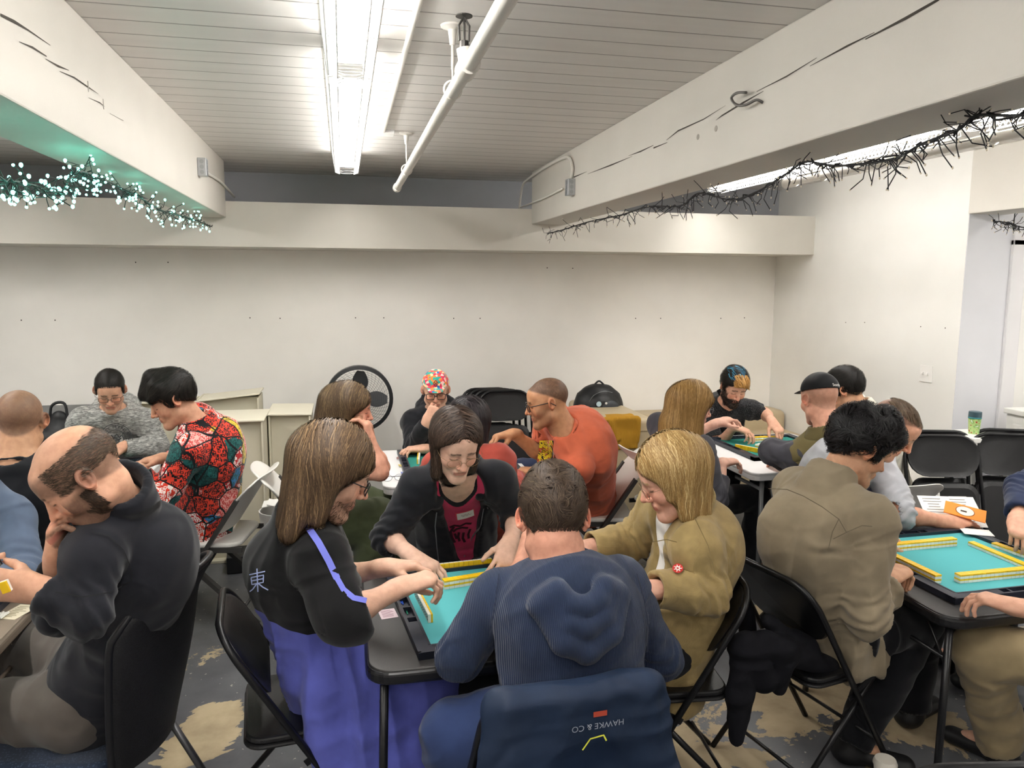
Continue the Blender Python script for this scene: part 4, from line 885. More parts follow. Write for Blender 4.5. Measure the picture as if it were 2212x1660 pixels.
L = lambda px, py: tuple(WX(px, py, XBR - .014) - p)
MB().tube(smooth_path([L(1234, 385), L(1236, 360), L(1224, 340), L(1180, 360), L(1140, 388), L(1128, 405), L(1122, 450)], 8), .010, 8).build('conduit', M_PIPE, e, True)
MB().tube(smooth_path([L(1215, 408), L(1170, 430), L(1125, 448)], 6), .007, 8).build('conduit', M_PIPE, e, True)
p = WX(1645, 222, XBR); P_ = [WX(x, y, XBR - d) - p for x, y, d in ((1648, 222, 0.0), (1634, 216, .02), (1610, 227, .035), (1590, 226, .04), (1580, 212, .04), (1592, 201, .04), (1612, 200, .035))]
e = empty('ceiling_hook', p, 0, 'dark steel hook screwed into the face of the right beam', 'hook'); MB().tube(smooth_path([tuple(a) for a in P_], 6), .0052, 8).build('hook_wire', mat('hook_steel', '716e6b', .4, .5), e, True)
# string lights
def garland(name, pts, label, lit, seed, n_tw, spread, tipm, cordm, parts=True):
    r = random.Random(seed); path = smooth_path(pts, 10); o0 = Vector(pts[0]); e = empty(name, tuple(o0), 0, label, 'string lights')
    P = [p - o0 for p in path]; mb = MB(); mb.tube(P, .004, 6)
    P2 = [p + Vector((r.uniform(-.01, .01), r.uniform(-.02, .02), r.uniform(-.012, .012))) for p in P]; mb.tube(P2, .003, 5); tips = []
    for i in range(n_tw):
        t = r.uniform(0, len(P) - 1.01); a = P[int(t)].lerp(P[int(t) + 1], t - int(t)); d = Vector((r.gauss(0, 1), r.gauss(0, 1), r.gauss(-.5, .9))).normalized(); d2 = (d + Vector((r.gauss(0, .7), r.gauss(0, .7), r.gauss(-.1, .6)))).normalized(); L = spread * r.uniform(.55, 1.25)
        b = a + d * L * .5; c = b + d2 * L * .5; mb.tube([a, a + d * L * .28, b, c], .0017, 4); tips.append((b, c))
    mb.build('cord', cordm, e); first = None; rest = MB()
    for i, (b, c) in enumerate(tips):
        if i < 100 and parts:
            if first is None: first = MB().lathe([(.0018, -.005), (.0052, -.001), (.0052, .005), (.0025, .008)] if lit else [(.0012, -.003), (.0026, -.001), (.0026, .003), (.0012, .005)], (0, 0, 0), 7).build('bulb', tipm, e, True); o = first
            else: o = first.copy(); COL.objects.link(o); o.parent = e
            o.location = c
        else: rest.ball(c, .0046 if lit else .0026, 5)
    if rest.v: o = rest.build('bulb', tipm, e, True); o['kind'] = 'stuff'
    return e
M_TEAL = NT('led_teal'); M_TEAL.set(color=(.3, 1, .85, 1)); M_TEAL.b.inputs['Emission Color'].default_value = (.12, .66, .50, 1); M_TEAL.b.inputs['Emission Strength'].default_value = 8.0; M_TEAL = M_TEAL.mat
M_CORD = mat('green_black_cord', '1e2420', .5); M_CLEAR = mat('clear_bulb', 'e6dcc8', .2)
gl = [WX(x, y, X) for x, y, X in ((-60, 395, -.93), (0, 388, -.93), (70, 400, -.93), (130, 415, -.94), (165, 372, -.93), (215, 385, -.92), (290, 420, -.92), (350, 455, -.91), (410, 472, -.90), (458, 490, -.88))]
garland('string_light', gl, 'lit teal green string lights hanging under the left beam', True, 4, 250, .075, M_TEAL, M_CORD)
gr = [WX(x, y, X) for x, y, X in ((1182, 505, 1.60), (1215, 497, 1.60), (1270, 480, 1.62), (1340, 465, 1.62), (1400, 447, 1.62), (1470, 445, 1.63), (1510, 418, 1.63), (1580, 432, 1.63), (1640, 412, 1.63), (1700, 375, 1.63), (1740, 350, 1.63), (1800, 358, 1.63), (1880, 352, 1.64), (1940, 340, 1.64), (1990, 312, 1.64), (2070, 280, 1.65), (2110, 250, 1.65), (2212, 248, 1.65), (2330, 210, 1.65))]
garland('string_light', gr, 'unlit dark string lights with clear tips hanging under the right beam', False, 9, 235, .085, M_CLEAR, mat('black_cord', '17171c', .5))
gt = [WX(x, y, X) for x, y, X in ((2146, 478, 4.15), (2180, 482, 4.15), (2212, 492, 4.15), (2300, 500, 4.15))]
garland('string_light', gt, 'short unlit string lights under the far right beam above the door', False, 5, 60, .08, M_CLEAR, mat('black_cord', '17171c', .5))
# ---------------------------------------------------------------- chairs
M_BLK = mat('black_frame', '18181a', .35, .2); M_VINYL = mat('black_vinyl', '141416', .38, bump=(180, .08)); M_WPL = mat('white_chair_plastic', 'e3e0da', .45, bump=(120, .05)); M_GRYP = mat('grey_frame', '3b3937', .5)
def arch(w, z0, z1, r, y0, y1, n=6):
    """inverted U of tube: up one side, round the top, down the other"""
    pts = [(-w, y0, z0)]; 
    for i in range(n + 1): a = math.radians(180 - 90 * i / n); pts.append((-w + r + r * math.cos(a), y1, z1 - r + r * math.sin(a)))
    for i in range(n + 1): a = math.radians(90 - 90 * i / n); pts.append((w - r + r * math.cos(a), y1, z1 - r + r * math.sin(a)))
    pts.append((w, y0, z0)); 
    for i, p in enumerate(pts):  # follow the lean of the upright
        t = (p[2] - z0) / (z1 - z0); pts[i] = (p[0], y0 + (y1 - y0) * t, p[2])
    return pts
def pad(mb, w, z0, z1, rtop, y_of, th, bow=.03, n=12, rb=.02):
    """upholstered panel whose outline has round top corners; y_of(z) gives the lean"""
    out = rrect(-w, w, z0, z1, rtop, 5); k = len(out); ctr = (0, (z0 + z1) / 2); rings = []
    for s, off in ((.0, 0), (.5, 0), (1.0, 0), (1.0, th), (.92, th + .005), (.7, th + .007), (.35, th + .008), (.0, th + .008)):
        rings.append([(x * s, y_of(ctr[1] + (z - ctr[1]) * s) - bow * (1 - (x * s / w) ** 2) + off, ctr[1] + (z - ctr[1]) * s) for x, z in out])
    vs = [p for r_ in rings for p in r_]; fs = []
    for j in range(len(rings) - 1): fs += [(j * k + i, j * k + (i + 1) % k, (j + 1) * k + (i + 1) % k, (j + 1) * k + i) for i in range(k)]
    mb._add(vs, fs)
def black_chair(x, y, head, label, cover=None, dz=0, group=None):
    e = empty('folding_chair', (x, y, 0), -math.radians(head), label, 'chair', group)
    m = MB(); m.tube(arch(.222, .0, .815, .10, .23, -.255), .0115, 8); m.build('front_frame', M_BLK, e, True)
    yl = lambda z: .23 + (-.255 - .23) * z / .815
    for s in (-1, 1): MB().tube([(s * .200, .13, .445), (s * .205, -.285, 0)], .0110, 8).build('rear_leg', M_BLK, e, True)
    MB().tube([(-.2, -.21, .10), (.2, -.21, .10)], .007, 6).build('stretcher', M_BLK, e, True); MB().tube([(-.215, yl(.17), .17), (.215, yl(.17), .17)], .007, 6).build('stretcher', M_BLK, e, True)
    b = MB(); pad(b, .212, .575, .808, .10, lambda z: yl(z) - .004, .018, .02); b.build('backrest', M_VINYL, e, True, auto=1.0)
    s = MB(); s.prism(rrect(-.205, .205, -.20, .20, .06), .425, .440); s.prism(rrect(-.20, .20, -.195, .195, .06), .440, .462); s.build('seat', M_VINYL, e, bevel=.008)
    for k in (-1, 1): MB().bar((k * .208, -.02, .36), (k * .208, .10, .43), .004, .022).build('side_bracket', M_BLK, e)
    return e
def white_chair(x, y, head, label, group=None):
    e = empty('folding_chair', (x, y, 0), -math.radians(head), label, 'chair', group); yl = lambda z: .24 + (-.275 - .24) * z / .80
    for s in (-1, 1):
        MB().bar((s * .225, yl(0), 0), (s * .225, yl(.70), .70), .022, .040, (1, 0, 0)).build('front_leg', M_GRYP, e); MB().bar((s * .200, .16, .44), (s * .205, -.29, 0), .022, .036, (1, 0, 0)).build('rear_leg', M_GRYP, e)
    MB().tube([(-.2, -.22, .10), (.2, -.22, .10)], .008, 6).build('stretcher', M_GRYP, e, True)
    nx, nz = 14, 8; vs = []; fs = []
    for j in range(nz + 1):
        for i in range(nx + 1):
            u = i / nx * 2 - 1; t = j / nz; z = .50 + .32 * t - (.05 * abs(u) ** 6 if t > .5 else 0); w = .235 - .03 * (1 - t) ** 2; yy = yl(z) - .045 * (1 - u * u) * 1.0 - .025 * max(0, t - .8) / .2 + .01
            vs.append((u * w, yy, z))
    n = (nx + 1); N = len(vs); vs += [(a, b - .014, c) for a, b, c in vs]
    for j in range(nz):
        for i in range(nx): a = j * n + i; fs += [(a, a + 1, a + n + 1, a + n), (N + a, N + a + n, N + a + n + 1, N + a + 1)]
    for i in range(nx): fs += [(i, N + i, N + i + 1, i + 1), (nz * n + i, nz * n + i + 1, N + nz * n + i + 1, N + nz * n + i)]
    for j in range(nz): fs += [(j * n, (j + 1) * n, N + (j + 1) * n, N + j * n), (j * n + nx, N + j * n + nx, N + (j + 1) * n + nx, (j + 1) * n + nx)]
    o = link_mesh('backrest', vs, fs, M_WPL, e, True); b = o.modifiers.new('b', 'BEVEL'); b.width = .006; b.segments = 2; b.angle_limit = .7; b.limit_method = 'ANGLE'
    s = MB(); s.prism(rrect(-.21, .21, -.21, .21, .07), .432, .458); s.build('seat', M_WPL, e, bevel=.010, seg=3)
    for q in (-1, 1): MB().box((q * .205, -.02, .42), (.012, .40, .028)).build('seat_rail', M_GRYP, e)
    return e
black_chair(-.15, 2.50, 84, 'black folding chair under the person in the black and blue happi coat')
black_chair(.53, 2.02, -4, 'black folding chair with a navy jacket over its back')
black_chair(1.10, 2.47, -84, 'black folding chair under the blond player in tan corduroy')
black_chair(.42, 3.42, 180, 'black folding chair under the long haired player in the open black hoodie')
black_chair(1.73, 2.48, 78, 'black folding chair with a black coat hanging off it, under the olive shirt')
black_chair(1.42, 1.52, 10, 'empty black folding chair at the bottom edge, only its rounded top showing')
black_chair(2.45, 3.40, 176, 'black folding chair under the player in the grey tee shirt')
black_chair(-1.78, 3.34, 180, 'black folding chair under the player in the slate blue top at the left edge')
black_chair(2.95, 1.72, -8, 'black folding chair under the player in khaki trousers')
black_chair(3.30, 2.60, -90, 'black folding chair under the player with the navy cuff at the right edge')
white_chair(-.74, 4.40, -80, 'white plastic folding chair under the player in the patchwork print jacket')
white_chair(-.17, 4.42, 85, 'white plastic folding chair under the player with the red beard')
white_chair(.72, 5.62, 178, 'white plastic folding chair under the player in the flowered cap')
white_chair(.72, 3.84, -4, 'white plastic folding chair under the dark haired player in rust red')
white_chair(1.50, 4.40, -78, 'white plastic folding chair under the player in the orange tee shirt')
white_chair(2.06, 4.46, 84, 'white plastic folding chair under the player with waist length blond hair')
white_chair(2.86, 3.66, 0, 'white plastic folding chair under the player in the quilted vest')
white_chair(3.52, 4.22, -84, 'white plastic folding chair under the player in the cream shirt by the switch plate')
white_chair(-1.32, 3.80, 4, 'white plastic folding chair under the shaven headed player in a black tee')
white_chair(-1.50, 5.62, 180, 'white plastic folding chair under the player in the heather grey hoodie')
def mesh_chair(x, y, head, label):
    e = empty('mesh_chair', (x, y, 0), -math.radians(head), label, 'chair'); F = []
    m = NT('black_mesh_back'); v = m.tc(); vo = m.node('ShaderNodeTexVoronoi'); vo.inputs['Scale'].default_value = 240; m.link(v, vo.inputs['Vector']); m.set(color=m.mix(m.math('LESS_THAN', vo.outputs['Distance'], .33), lin('0d0d11'), lin('1b1b20')), rough=.6); m.bump(vo.outputs['Distance'], .5, .002)
    nx, nz = 18, 16; vs = []; fs = []
    def pt(u, t, o):
        z = .40 + .58 * t; w = .19 + .065 * math.sin(min(1, t * 1.15) * math.pi * .62) - .05 * max(0, t - .85) / .15 * abs(u) ** 2; y = -.20 - .075 * math.sin(t * math.pi * .9) * .4 - .10 * t ** 1.6 - .05 * (1 - u * u) - .03 * max(0, t - .8) / .2 * 1.4 + .05 * abs(u) ** 3 * t; return (u * w, y - o, z - .05 * max(0, t - .7) / .3 * abs(u) ** 3)
    for o in (0, .018):
        for j in range(nz + 1):
            for i in range(nx + 1): vs.append(pt(i / nx * 2 - 1, j / nz, o))
    n = nx + 1; N = n * (nz + 1)
    for j in range(nz):
        for i in range(nx): a = j * n + i; fs += [(a, a + 1, a + n + 1, a + n), (N + a, N + a + n, N + a + n + 1, N + a + 1)]
    for i in range(nx): fs += [(i, N + i, N + i + 1, i + 1), (nz * n + i, nz * n + i + 1, N + nz * n + i + 1, N + nz * n + i)]
    for j in range(nz): fs += [(j * n, (j + 1) * n, N + (j + 1) * n, N + j * n), (j * n + nx, N + j * n + nx, N + (j + 1) * n + nx, (j + 1) * n + nx)]
    link_mesh('backrest', vs, fs, m.mat, e, True)
    rim = [pt(-1, j / nz, .009) for j in range(nz + 1)] + [pt(i / nx * 2 - 1, 1, .009) for i in range(1, nx + 1)] + [pt(1, 1 - j / nz, .009) for j in range(1, nz + 1)]
    MB().tube(rim, .011, 8).build('backrest_rim', mat('rim_black', '121216', .4), e, True)
    MB().prism(rrect(-.22, .22, -.22, .23, .09), .40, .455).build('seat', fabric('seat_blue', '232f42', 'dots', c2='3a475c'), e, bevel=.018, seg=3)
    lm = mat('gunmetal', '6b6b6d', .35, .8)
    for s in (-1, 1):
        MB().tube([(s * .17, -.18, .41), (s * .23, -.36, 0)], .0125, 8).build('leg', lm, e, True); MB().tube([(s * .17, .16, .41), (s * .21, .22, 0)], .0125, 8).build('leg', lm, e, True)
    MB().tube([(-.18, -.12, .39), (.18, -.12, .39)], .010, 8).build('cross_bar', lm, e, True)
    return e
a = WZ(345, 1222, .985); mesh_chair(a[0] - .28, a[1] + .08, -76, 'black mesh backed chair with a blue seat under the bald bearded player')
# folded chairs leaned in stacks
def folded(x, y, yaw, lean, label, group, tags=False, back=False):
    e = empty('folded_chair', (x, y, 0), math.radians(yaw), label, 'chair', group); e.rotation_euler = (math.radians(lean), 0, math.radians(yaw)); sg = 1 if not back else 1
    pts = arch(.222, 0, .97, .12, 0, 0); MB().tube(pts, .0115, 8).build('front_frame', M_BLK, e, True)
    b = MB(); pad(b, .213, .72, .962, .12, lambda z: -.006, -.016, .015); b.build('backrest', M_VINYL, e, True, auto=1.0)
    s = MB(); out = rrect(-.19, .19, .27, .68, .07, 5); k = len(out); vs = [(a, -.008, c) for a, c in out] + [(a, -.026, c) for a, c in out] + [(a * .86, -.034, .475 + (c - .475) * .86) for a, c in out]
    s._add(vs, [tuple(range(k - 1, -1, -1)), tuple(range(2 * k, 3 * k))] + [(j * k + i, (j + 1) * k + i, (j + 1) * k + (i + 1) % k, j * k + (i + 1) % k) for j in (0, 1) for i in range(k)]); s.build('seat', M_VINYL, e, bevel=.003)
    for q in (-1, 1): MB().tube([(q * .20, -.004, .62), (q * .20, -.004, .02)], .010, 6).build('rear_leg', M_BLK, e, True)
    MB().tube([(-.2, 0, .15), (.2, 0, .15)], .007, 6).build('stretcher', M_BLK, e, True)
    if tags:
        for (a, b_, w, h, st) in ((-.075, .55, .055, .17, 0), (.055, .52, .105, .17, 1)):
            t = empty('warning_label', (0, 0, 0)); t.parent = e; mm = MB().box((a, -.0355, b_), (w, .001, h)); mm.build('sticker', mat('label_white', 'e9e7e2', .5), t)
            tx = MB(); r = random.Random(3)
            for i in range(14): ww = w * r.uniform(.5, .82); tx.box((a - (w - ww) / 2 * .2, -.0362, b_ + h * .44 - i * h * .064), (ww, .0005, h * .018))
            tx.build('small_print', mat('print_grey', '8b8985'), t)
            if st: MB().box((a - .025, -.0364, b_ + .077), (.045, .0006, .010)).build('orange_band', mat('orange_band', 'd8562a'), t); MB().box((a - .025, -.0364, b_ + .010), (.045, .0006, .010)).build('orange_band', mat('orange_band', 'd8562a'), t)
    return e
G1 = 'folded black chairs leaning on the back wall'
for i in range(4): folded(1.30 - .045 * (3 - i) * .9, 5.98 + .055 * (3 - i), 0, -13, ['rearmost folded black chair on the back wall, top showing farthest left', 'folded black chair in the wall stack, second from the wall', 'folded black chair in the wall stack, just behind the front one', 'front folded black chair of the wall stack, seat pad facing out'][i], G1)
G2 = 'folded black chairs by the door'
folded(3.56, 3.78, -14, -16, 'folded black chair behind the one with the white warning stickers', G2)
folded(3.48, 3.66, -14, -17, 'folded black chair with two white warning stickers, leaning by the side wall', G2, tags=True)
folded(3.85, 3.62, -24, -15, 'folded black chair at the right edge with a plain padded seat', G2)
folded(3.96, 3.74, -24, -14, 'rear folded black chair at the right edge beside the white bin', G2)
# ---------------------------------------------------------------- tables
def card_table(x0, y0, w, label, color='2c2a29', z=.715, legs=True):
    e = empty('card_table', (x0 + w / 2, y0 + w / 2, 0), 0, label, 'table'); h = w / 2; m = mat('table_vinyl_' + color, color, .42, bump=(220, .06)); rim = mat('table_rim_' + color, '17171a' if color == '2c2a29' else '75695c', .3)
    MB().prism(rrect(-h + .008, h - .008, -h + .008, h - .008, .075, 8), z - .02, z).build('table_top', m, e, bevel=.004)
    MB().prism(rrect(-h, h, -h, h, .08, 8), z - .045, z - .004).build('apron', rim, e, bevel=.012, seg=3)
    for a in (-1, 1):
        for b in (-1, 1): MB().tube([(a * (h - .055), b * (h - .055), z - .04), (a * (h - .035), b * (h - .035), 0)], .0135, 10).build('leg', rim, e, True)
    for a in (-1, 1):
        MB().tube([(a * (h - .05), -(h - .055), z - .17), (a * (h - .05), h - .055, z - .17)], .008, 8).build('brace', rim, e, True)
        for b in (-1, 1): MB().tube([(a * (h - .05), b * (h - .05), z - .20), (a * (h - .05), b * (h - .17), z - .04)], .006, 6).build('brace', rim, e, True)
    return e
def white_table(x0, y0, w, d, label, z=.735):
    e = empty('folding_table', (x0 + w / 2, y0 + d / 2, 0), 0, label, 'table'); a, b = w / 2, d / 2
    m = mat('table_white', 'e9e8e8', .4, bump=(160, .05)); MB().prism(rrect(-a, a, -b, b, .06, 6), z - .018, z).prism(rrect(-a + .004, a - .004, -b + .004, b - .004, .055, 6), z - .05, z - .018).build('table_top', m, e, bevel=.006, seg=3)
    g = mat('grey_leg', '8b8d8e', .4, .3)
    for s in (-1, 1):
        for t in (-1, 1):
            MB().tube([(s * (a - .10), t * (b - .07), z - .05), (s * (a - .10), t * (b - .07), 0)], .014, 10).build('leg', g, e, True)
            MB().bar((s * (a - .10), t * (b - .07), z - .30), (s * (a - .30), t * (b - .07), z - .05), .010, .022).build('brace', g, e)
        MB().tube([(s * (a - .10), -(b - .07), z - .12), (s * (a - .10), b - .07, z - .12)], .012, 8).build('cross_bar', g, e, True)
    return e
T1 = card_table(.04, 2.135, .86, 'black folding card table in the middle of the room, nearest the camera')
T3 = card_table(1.99, 2.10, .86, 'black folding card table with four walls of tiles at the right')
T6 = card_table(-1.95, 2.25, .87, 'tan brown card table corner at the left edge', '8a7d6e')
T2 = white_table(.19, 4.12, .87, .93, 'white folding table behind the middle table, with eyeglasses at its corner')
T4 = white_table(2.34, 4.00, .92, 1.08, 'white folding table with grey legs in front of the sofa')
T5 = white_table(-2.02, 4.22, .90, .92, 'white folding table at the back left under the hoodie player')
M_FELT = mat('teal_felt', '58aeb2', .85, bump=(500, .2), spec=.2); M_FELT2 = mat('green_felt', '2f8378', .85, bump=(500, .2), spec=.2); M_FRAME = mat('mat_frame', '262a36', .35); M_TRAY = mat('mat_tray', '1a1c25', .4)
def mahjong_mat(x, y, z, rot, label, size=.69, felt=M_FELT):
    e = empty('mahjong_mat', (x, y, z), math.radians(rot), label, 'game mat'); h = size / 2; fw = .047; inn = h - fw
    MB().box((0, 0, .005), (2 * inn, 2 * inn, .010)).build('playing_surface', felt, e)
    for k in range(4):
        R = Matrix.Rotation(k * math.pi / 2, 3, 'Z'); mb = MB()
        def bx(c, d): mb.box(R @ Vector(c), d, R)
        bx((0, -h + .005, .012), (2 * h - .004 * (k % 2), .010, .024)); bx((0, -inn - .004, .012), (2 * inn, .008, .024)); bx((0, -h + fw / 2, .003), (2 * inn, fw - .012, .006))
        for s in (-1, 1): bx((s * (inn - .085), -h + fw / 2, .0115), (.18, fw - .010, .023))
        bx(((inn + h) / 2, -h + fw / 2, .0115), (fw, fw, .0235))
        for q in (-.085, .085, 0): bx((q, -h + fw / 2, .0115), (.008, fw - .01, .022))
        mb.build('frame_side', M_FRAME, e)
    return e
Z1 = .715
mahjong_mat(.508, 2.565, Z1, 5.5, 'teal mahjong mat with dark frame on the middle black table')
mahjong_mat(2.445, 2.555, Z1, 1.0, 'teal mahjong mat with four tile walls on the right black table')
mahjong_mat(.665, 4.60, .735, 0, 'green mahjong mat on the white table behind the middle table', felt=M_FELT2)
mahjong_mat(2.84, 4.62, .735, 0, 'green mahjong mat on the white table in front of the sofa', .66, felt=M_FELT2)
mahjong_mat(-1.52, 2.70, Z1, 0, 'teal mahjong mat on the tan table at the left edge')
mahjong_mat(-1.55, 4.68, .735, 0, 'mahjong mat on the white table at the back left', felt=M_FELT2)
# ---------------------------------------------------------------- tiles
M_TW = mat('tile_ivory', 'e9e8df', .25); M_TY = mat('tile_yellow', 'efc21c', .3); M_INK = mat('tile_ink', '2a2a2e', .5)
TW_, TD_, TH_ = .0195, .0300, .0170
def tile_mesh():
    mb = MB(); w, d, h = TW_ - .0006, TD_, TH_; mb.box((0, 0, h * .30), (w, d, h * .60), mi=0); mb.box((0, 0, h * .80), (w, d, h * .40), mi=1); return mb
_tile = None
def tile(p, R, label, group, held=False):
    """R rotates a tile lying face down, yellow back up, long side along y"""
    global _tile
    if _tile is None:
        _tile = tile_mesh().build('mahjong_tile', [M_TW, M_TY], None, bevel=.0012, seg=2); o = _tile
    else: o = _tile.copy(); COL.objects.link(o)
    o.rotation_mode = 'QUATERNION'; o.location = Vector([float(a) for a in p]); o.rotation_quaternion = R.to_quaternion() if isinstance(R, Matrix) else R
    return tag(o, label, 'mahjong tile', group)
def tile_wall(x, y, z, ang, n, layers, label, group, skip=0):
    """n stacks starting at x, y and running along ang degrees"""
    a = math.radians(ang); R = Matrix.Rotation(a, 3, 'Z')
    for i in range(n):
        for k in range(layers):
            if k == 1 and i < skip: continue
            tile((x + math.cos(a) * (i + .5) * TW_, y + math.sin(a) * (i + .5) * TW_, z + k * TH_), R, label, group)
def tile_rack(x, y, z, ang, n, label, group, inks=False):
    """tiles standing up; their yellow backs look to the right of the running direction"""
    a = math.radians(ang); R = Matrix.Rotation(a, 3, 'Z') @ Matrix.Rotation(math.radians(90), 3, 'X')
    for i in range(n):
        p = Vector((x + math.cos(a) * (i + .5) * TW_, y + math.sin(a) * (i + .5) * TW_, z + TD_ / 2)) + Matrix.Rotation(a, 3, 'Z') @ Vector((0, TH_ / 2, 0)); o = tile(p, R, label, group)
        if inks:
            r = random.Random(i); q = MB()
            for k in range(2 + i % 3): q.box((r.uniform(-.003, .003), -.009 + k * .006, -.0002), (r.uniform(.004, .010), .0032, .0006))
            q.build('tile_face', M_INK, o)
zt = Z1 + .010
# right mat: four walls
a = WZ(1921, 1174, zt + .034); tile_wall(a[0], a[1] - TD_ / 2 + .012, zt, 1.5, 17, 2, 'yellow backed tile in the double wall on the far side of the right mat', 'far wall of tiles on the right mat')
a = WZ(2028, 1243, zt + .034); tile_wall(a[0], a[1], zt, 92, 17, 2, 'yellow backed tile in the double wall beside the hand of the olive shirt player', 'left wall of tiles on the right mat')
a = WZ(2070, 1241, zt + .034); tile_wall(a[0], a[1] + .004, zt, .5, 17, 2, 'yellow backed tile in the double wall nearest the khaki trousers player', 'near wall of tiles on the right mat')
a = WZ(2093, 1170, zt + .017); tile_wall(a[0] + .01, a[1], zt, -90, 17, 1, 'yellow backed tile in the single row on the right side of the right mat', 'single row of tiles on the right mat')
a = WZ(2142, 1172, zt + .017); tile_wall(a[0] + .012, a[1], zt, -84, 14, 1, 'yellow backed tile in the short row under the hand with the navy cuff', 'outer row of tiles on the right mat')
# middle mat
a = WZ(948, 1234, zt); tile_rack(a[0], a[1] - .006, zt + .0005, 6, 11, 'yellow backed tile standing in the row held between the two hands of the hoodie player', 'tiles held upright on the middle mat')
a = WZ(962, 1250, zt + .034); tile_wall(a[0] - .01, a[1] - .012, zt, 12, 17, 2, 'yellow backed tile in the double wall on the middle mat', 'double wall of tiles on the middle mat'); 
tile((a[0] - .029, a[1] - .019, zt), Matrix.Rotation(math.radians(12), 3, 'Z'), 'single yellow backed tile at the left end of the double wall on the middle mat', 'double wall of tiles on the middle mat')
a = WZ(938, 1346, zt); tile_rack(a[0] - .012, a[1], zt + .0005, 96, 12, 'tile standing in the short row under the hands of the happi coat player', 'tiles stood up before the happi coat player')
for (i, o) in enumerate([q for q in bpy.data.objects if q.name.startswith('mahjong_tile') and q.get('group') == 'tiles stood up before the happi coat player']):
    q = MB()
    for k in range(2): q.box((0, -.005 + k * .009, -.0002), (.010, .005, .0006))
    q.build('tile_face', M_INK, o)
# table in front of the sofa
a = WY(1578, 972, 4.36); tile_rack(2.56, 4.62, .745, -62, 13, 'white faced tile standing in the row on the mat before the sofa', 'upright tiles on the sofa table mat', True)
a = WZ(1620, 945, .745); tile_wall(a[0] - .10, 4.80, .745, 0, 13, 2, 'yellow backed tile in the double wall on the sofa side mat', 'double wall on the sofa table mat')
a = WZ(1645, 965, .745)
for i in range(3): tile((a[0] + .03 * i - .03, a[1] + .02 * i, .745 + TH_), Matrix.Rotation(.5, 3, 'Z') @ Matrix.Rotation(math.pi, 3, 'X'), 'loose tile lying face up on the green mat before the sofa', 'loose tiles on the sofa table mat')
# table behind the middle table
a = WZ(880, 985, .745); tile_rack(.455, 4.83, .745, -97, 13, 'white tile standing in the row at the left side of the green mat', 'upright tiles on the back middle mat')
a = WZ(922, 968, .745); tile_wall(.70, 4.80, .745, 0, 8, 1, 'yellow backed tile in the short row at the far side of the green mat', 'far row on the back middle mat')
a = WZ(5, 1268, 0.9)
# tables at the left
tile_wall(-1.40, 2.70, zt, 80, 10, 2, 'yellow backed tile on the mat at the left edge table', 'tiles on the left edge mat')
tile_rack(-1.40, 4.55, .745, 0, 12, 'tile standing on the mat before the heather grey hoodie player', 'tiles on the back left mat')
# dice
M_DIE = mat('orange_die', 'ee7a33', .25)
def die(p, label, s=.011):
    o = MB().box((0, 0, s / 2), (s, s, s)).build('game_die', M_DIE, None, bevel=.002); o.location = p; o.rotation_euler = (0, 0, random.uniform(0, 1.5)); tag(o, label, 'die', 'orange dice on the right mat')
    for (dx, dy) in ((0, 0),) if random.random() < .5 else ((-.25, -.25), (.25, .25)): MB().box((dx * s, dy * s, s + .0002), (.002, .002, .0006)).build('pip', mat('pip_white', 'f5e9df'), o)
for (px, py, l) in ((2070, 1147, 'left orange die in the far corner of the right mat'), (2081, 1150, 'right orange die in the far corner of the right mat'), (2077, 1143, 'rear orange die in the far corner of the right mat')):
    a = WZ(px, py, zt); die((a[0], a[1], zt), l)
# orange round counter plate half hidden on the middle mat
a = WZ(1020, 1279, zt); o = MB().box((0, 0, .006), (.045, .028, .012)).build('dealer_marker', M_DIE, None, bevel=.003); o.location = (a[0] + .015, a[1], zt); o.rotation_euler = (0, 0, .3); tag(o, 'orange plastic marker beside the navy sleeve on the middle mat', 'marker'); MB().box((0, 0, .0123), (.030, .016, .001)).build('inset', mat('inset_dark', '8a3d14'), o)
# scoring sticks in the trays
def sticks(px, py, z, ang, n, color, label, group, L=.062):
    a = WZ(px, py, z); first = None
    for i in range(n):
        o = MB().box((0, 0, .0015), (.0042, L, .003)).build('scoring_stick', mat('stick_' + color, color, .35), None, bevel=.001)
        o.location = (a[0] + (i - n / 2) * .0056, a[1] + random.uniform(-.006, .006), z); o.rotation_euler = (0, 0, math.radians(ang + random.uniform(-4, 4))); tag(o, label, 'scoring stick', group)
zz = Z1 + .007
sticks(893, 1355, zz, 5, 6, 'f0eee8', 'white scoring stick in the near tray at the left side of the middle mat', 'white scoring sticks on the middle mat', .040)
sticks(880, 1322, zz, 5, 1, '2fae86', 'green scoring stick in the left tray of the middle mat', None, .05); sticks(868, 1303, zz, 5, 3, '2457c8', 'blue scoring stick in the left tray of the middle mat', 'blue scoring sticks', .03); sticks(850, 1260, zz, 5, 2, '7a2a22', 'dark red scoring stick in the far left tray of the middle mat', 'red scoring sticks', .03)
sticks(2000, 1257, zz + .012, 4, 6, 'f0eee8', 'white scoring stick in the left tray of the right mat', 'white scoring sticks at the left of the right mat', .085)
sticks(1905, 1215, zz + .012, 4, 3, 'c7d3ea', 'pale scoring stick beside the shirt of the olive player', 'pale scoring sticks', .09); sticks(2130, 1163, zz + .012, 2, 4, 'f0eee8', 'white scoring stick in the far right tray of the right mat', 'white scoring sticks at the right of the right mat', .07)
for i, (c, l) in enumerate((('8a3a30', 'red'), ('e0c32e', 'yellow'), ('2a4fb0', 'blue'), ('e9e8e2', 'white'))): sticks(862 + i * 5, 990 + i * 16, .744, 0, 5, c, l + ' scoring stick in the left tray of the mat behind the middle table', l + ' sticks in the back middle tray', .04)
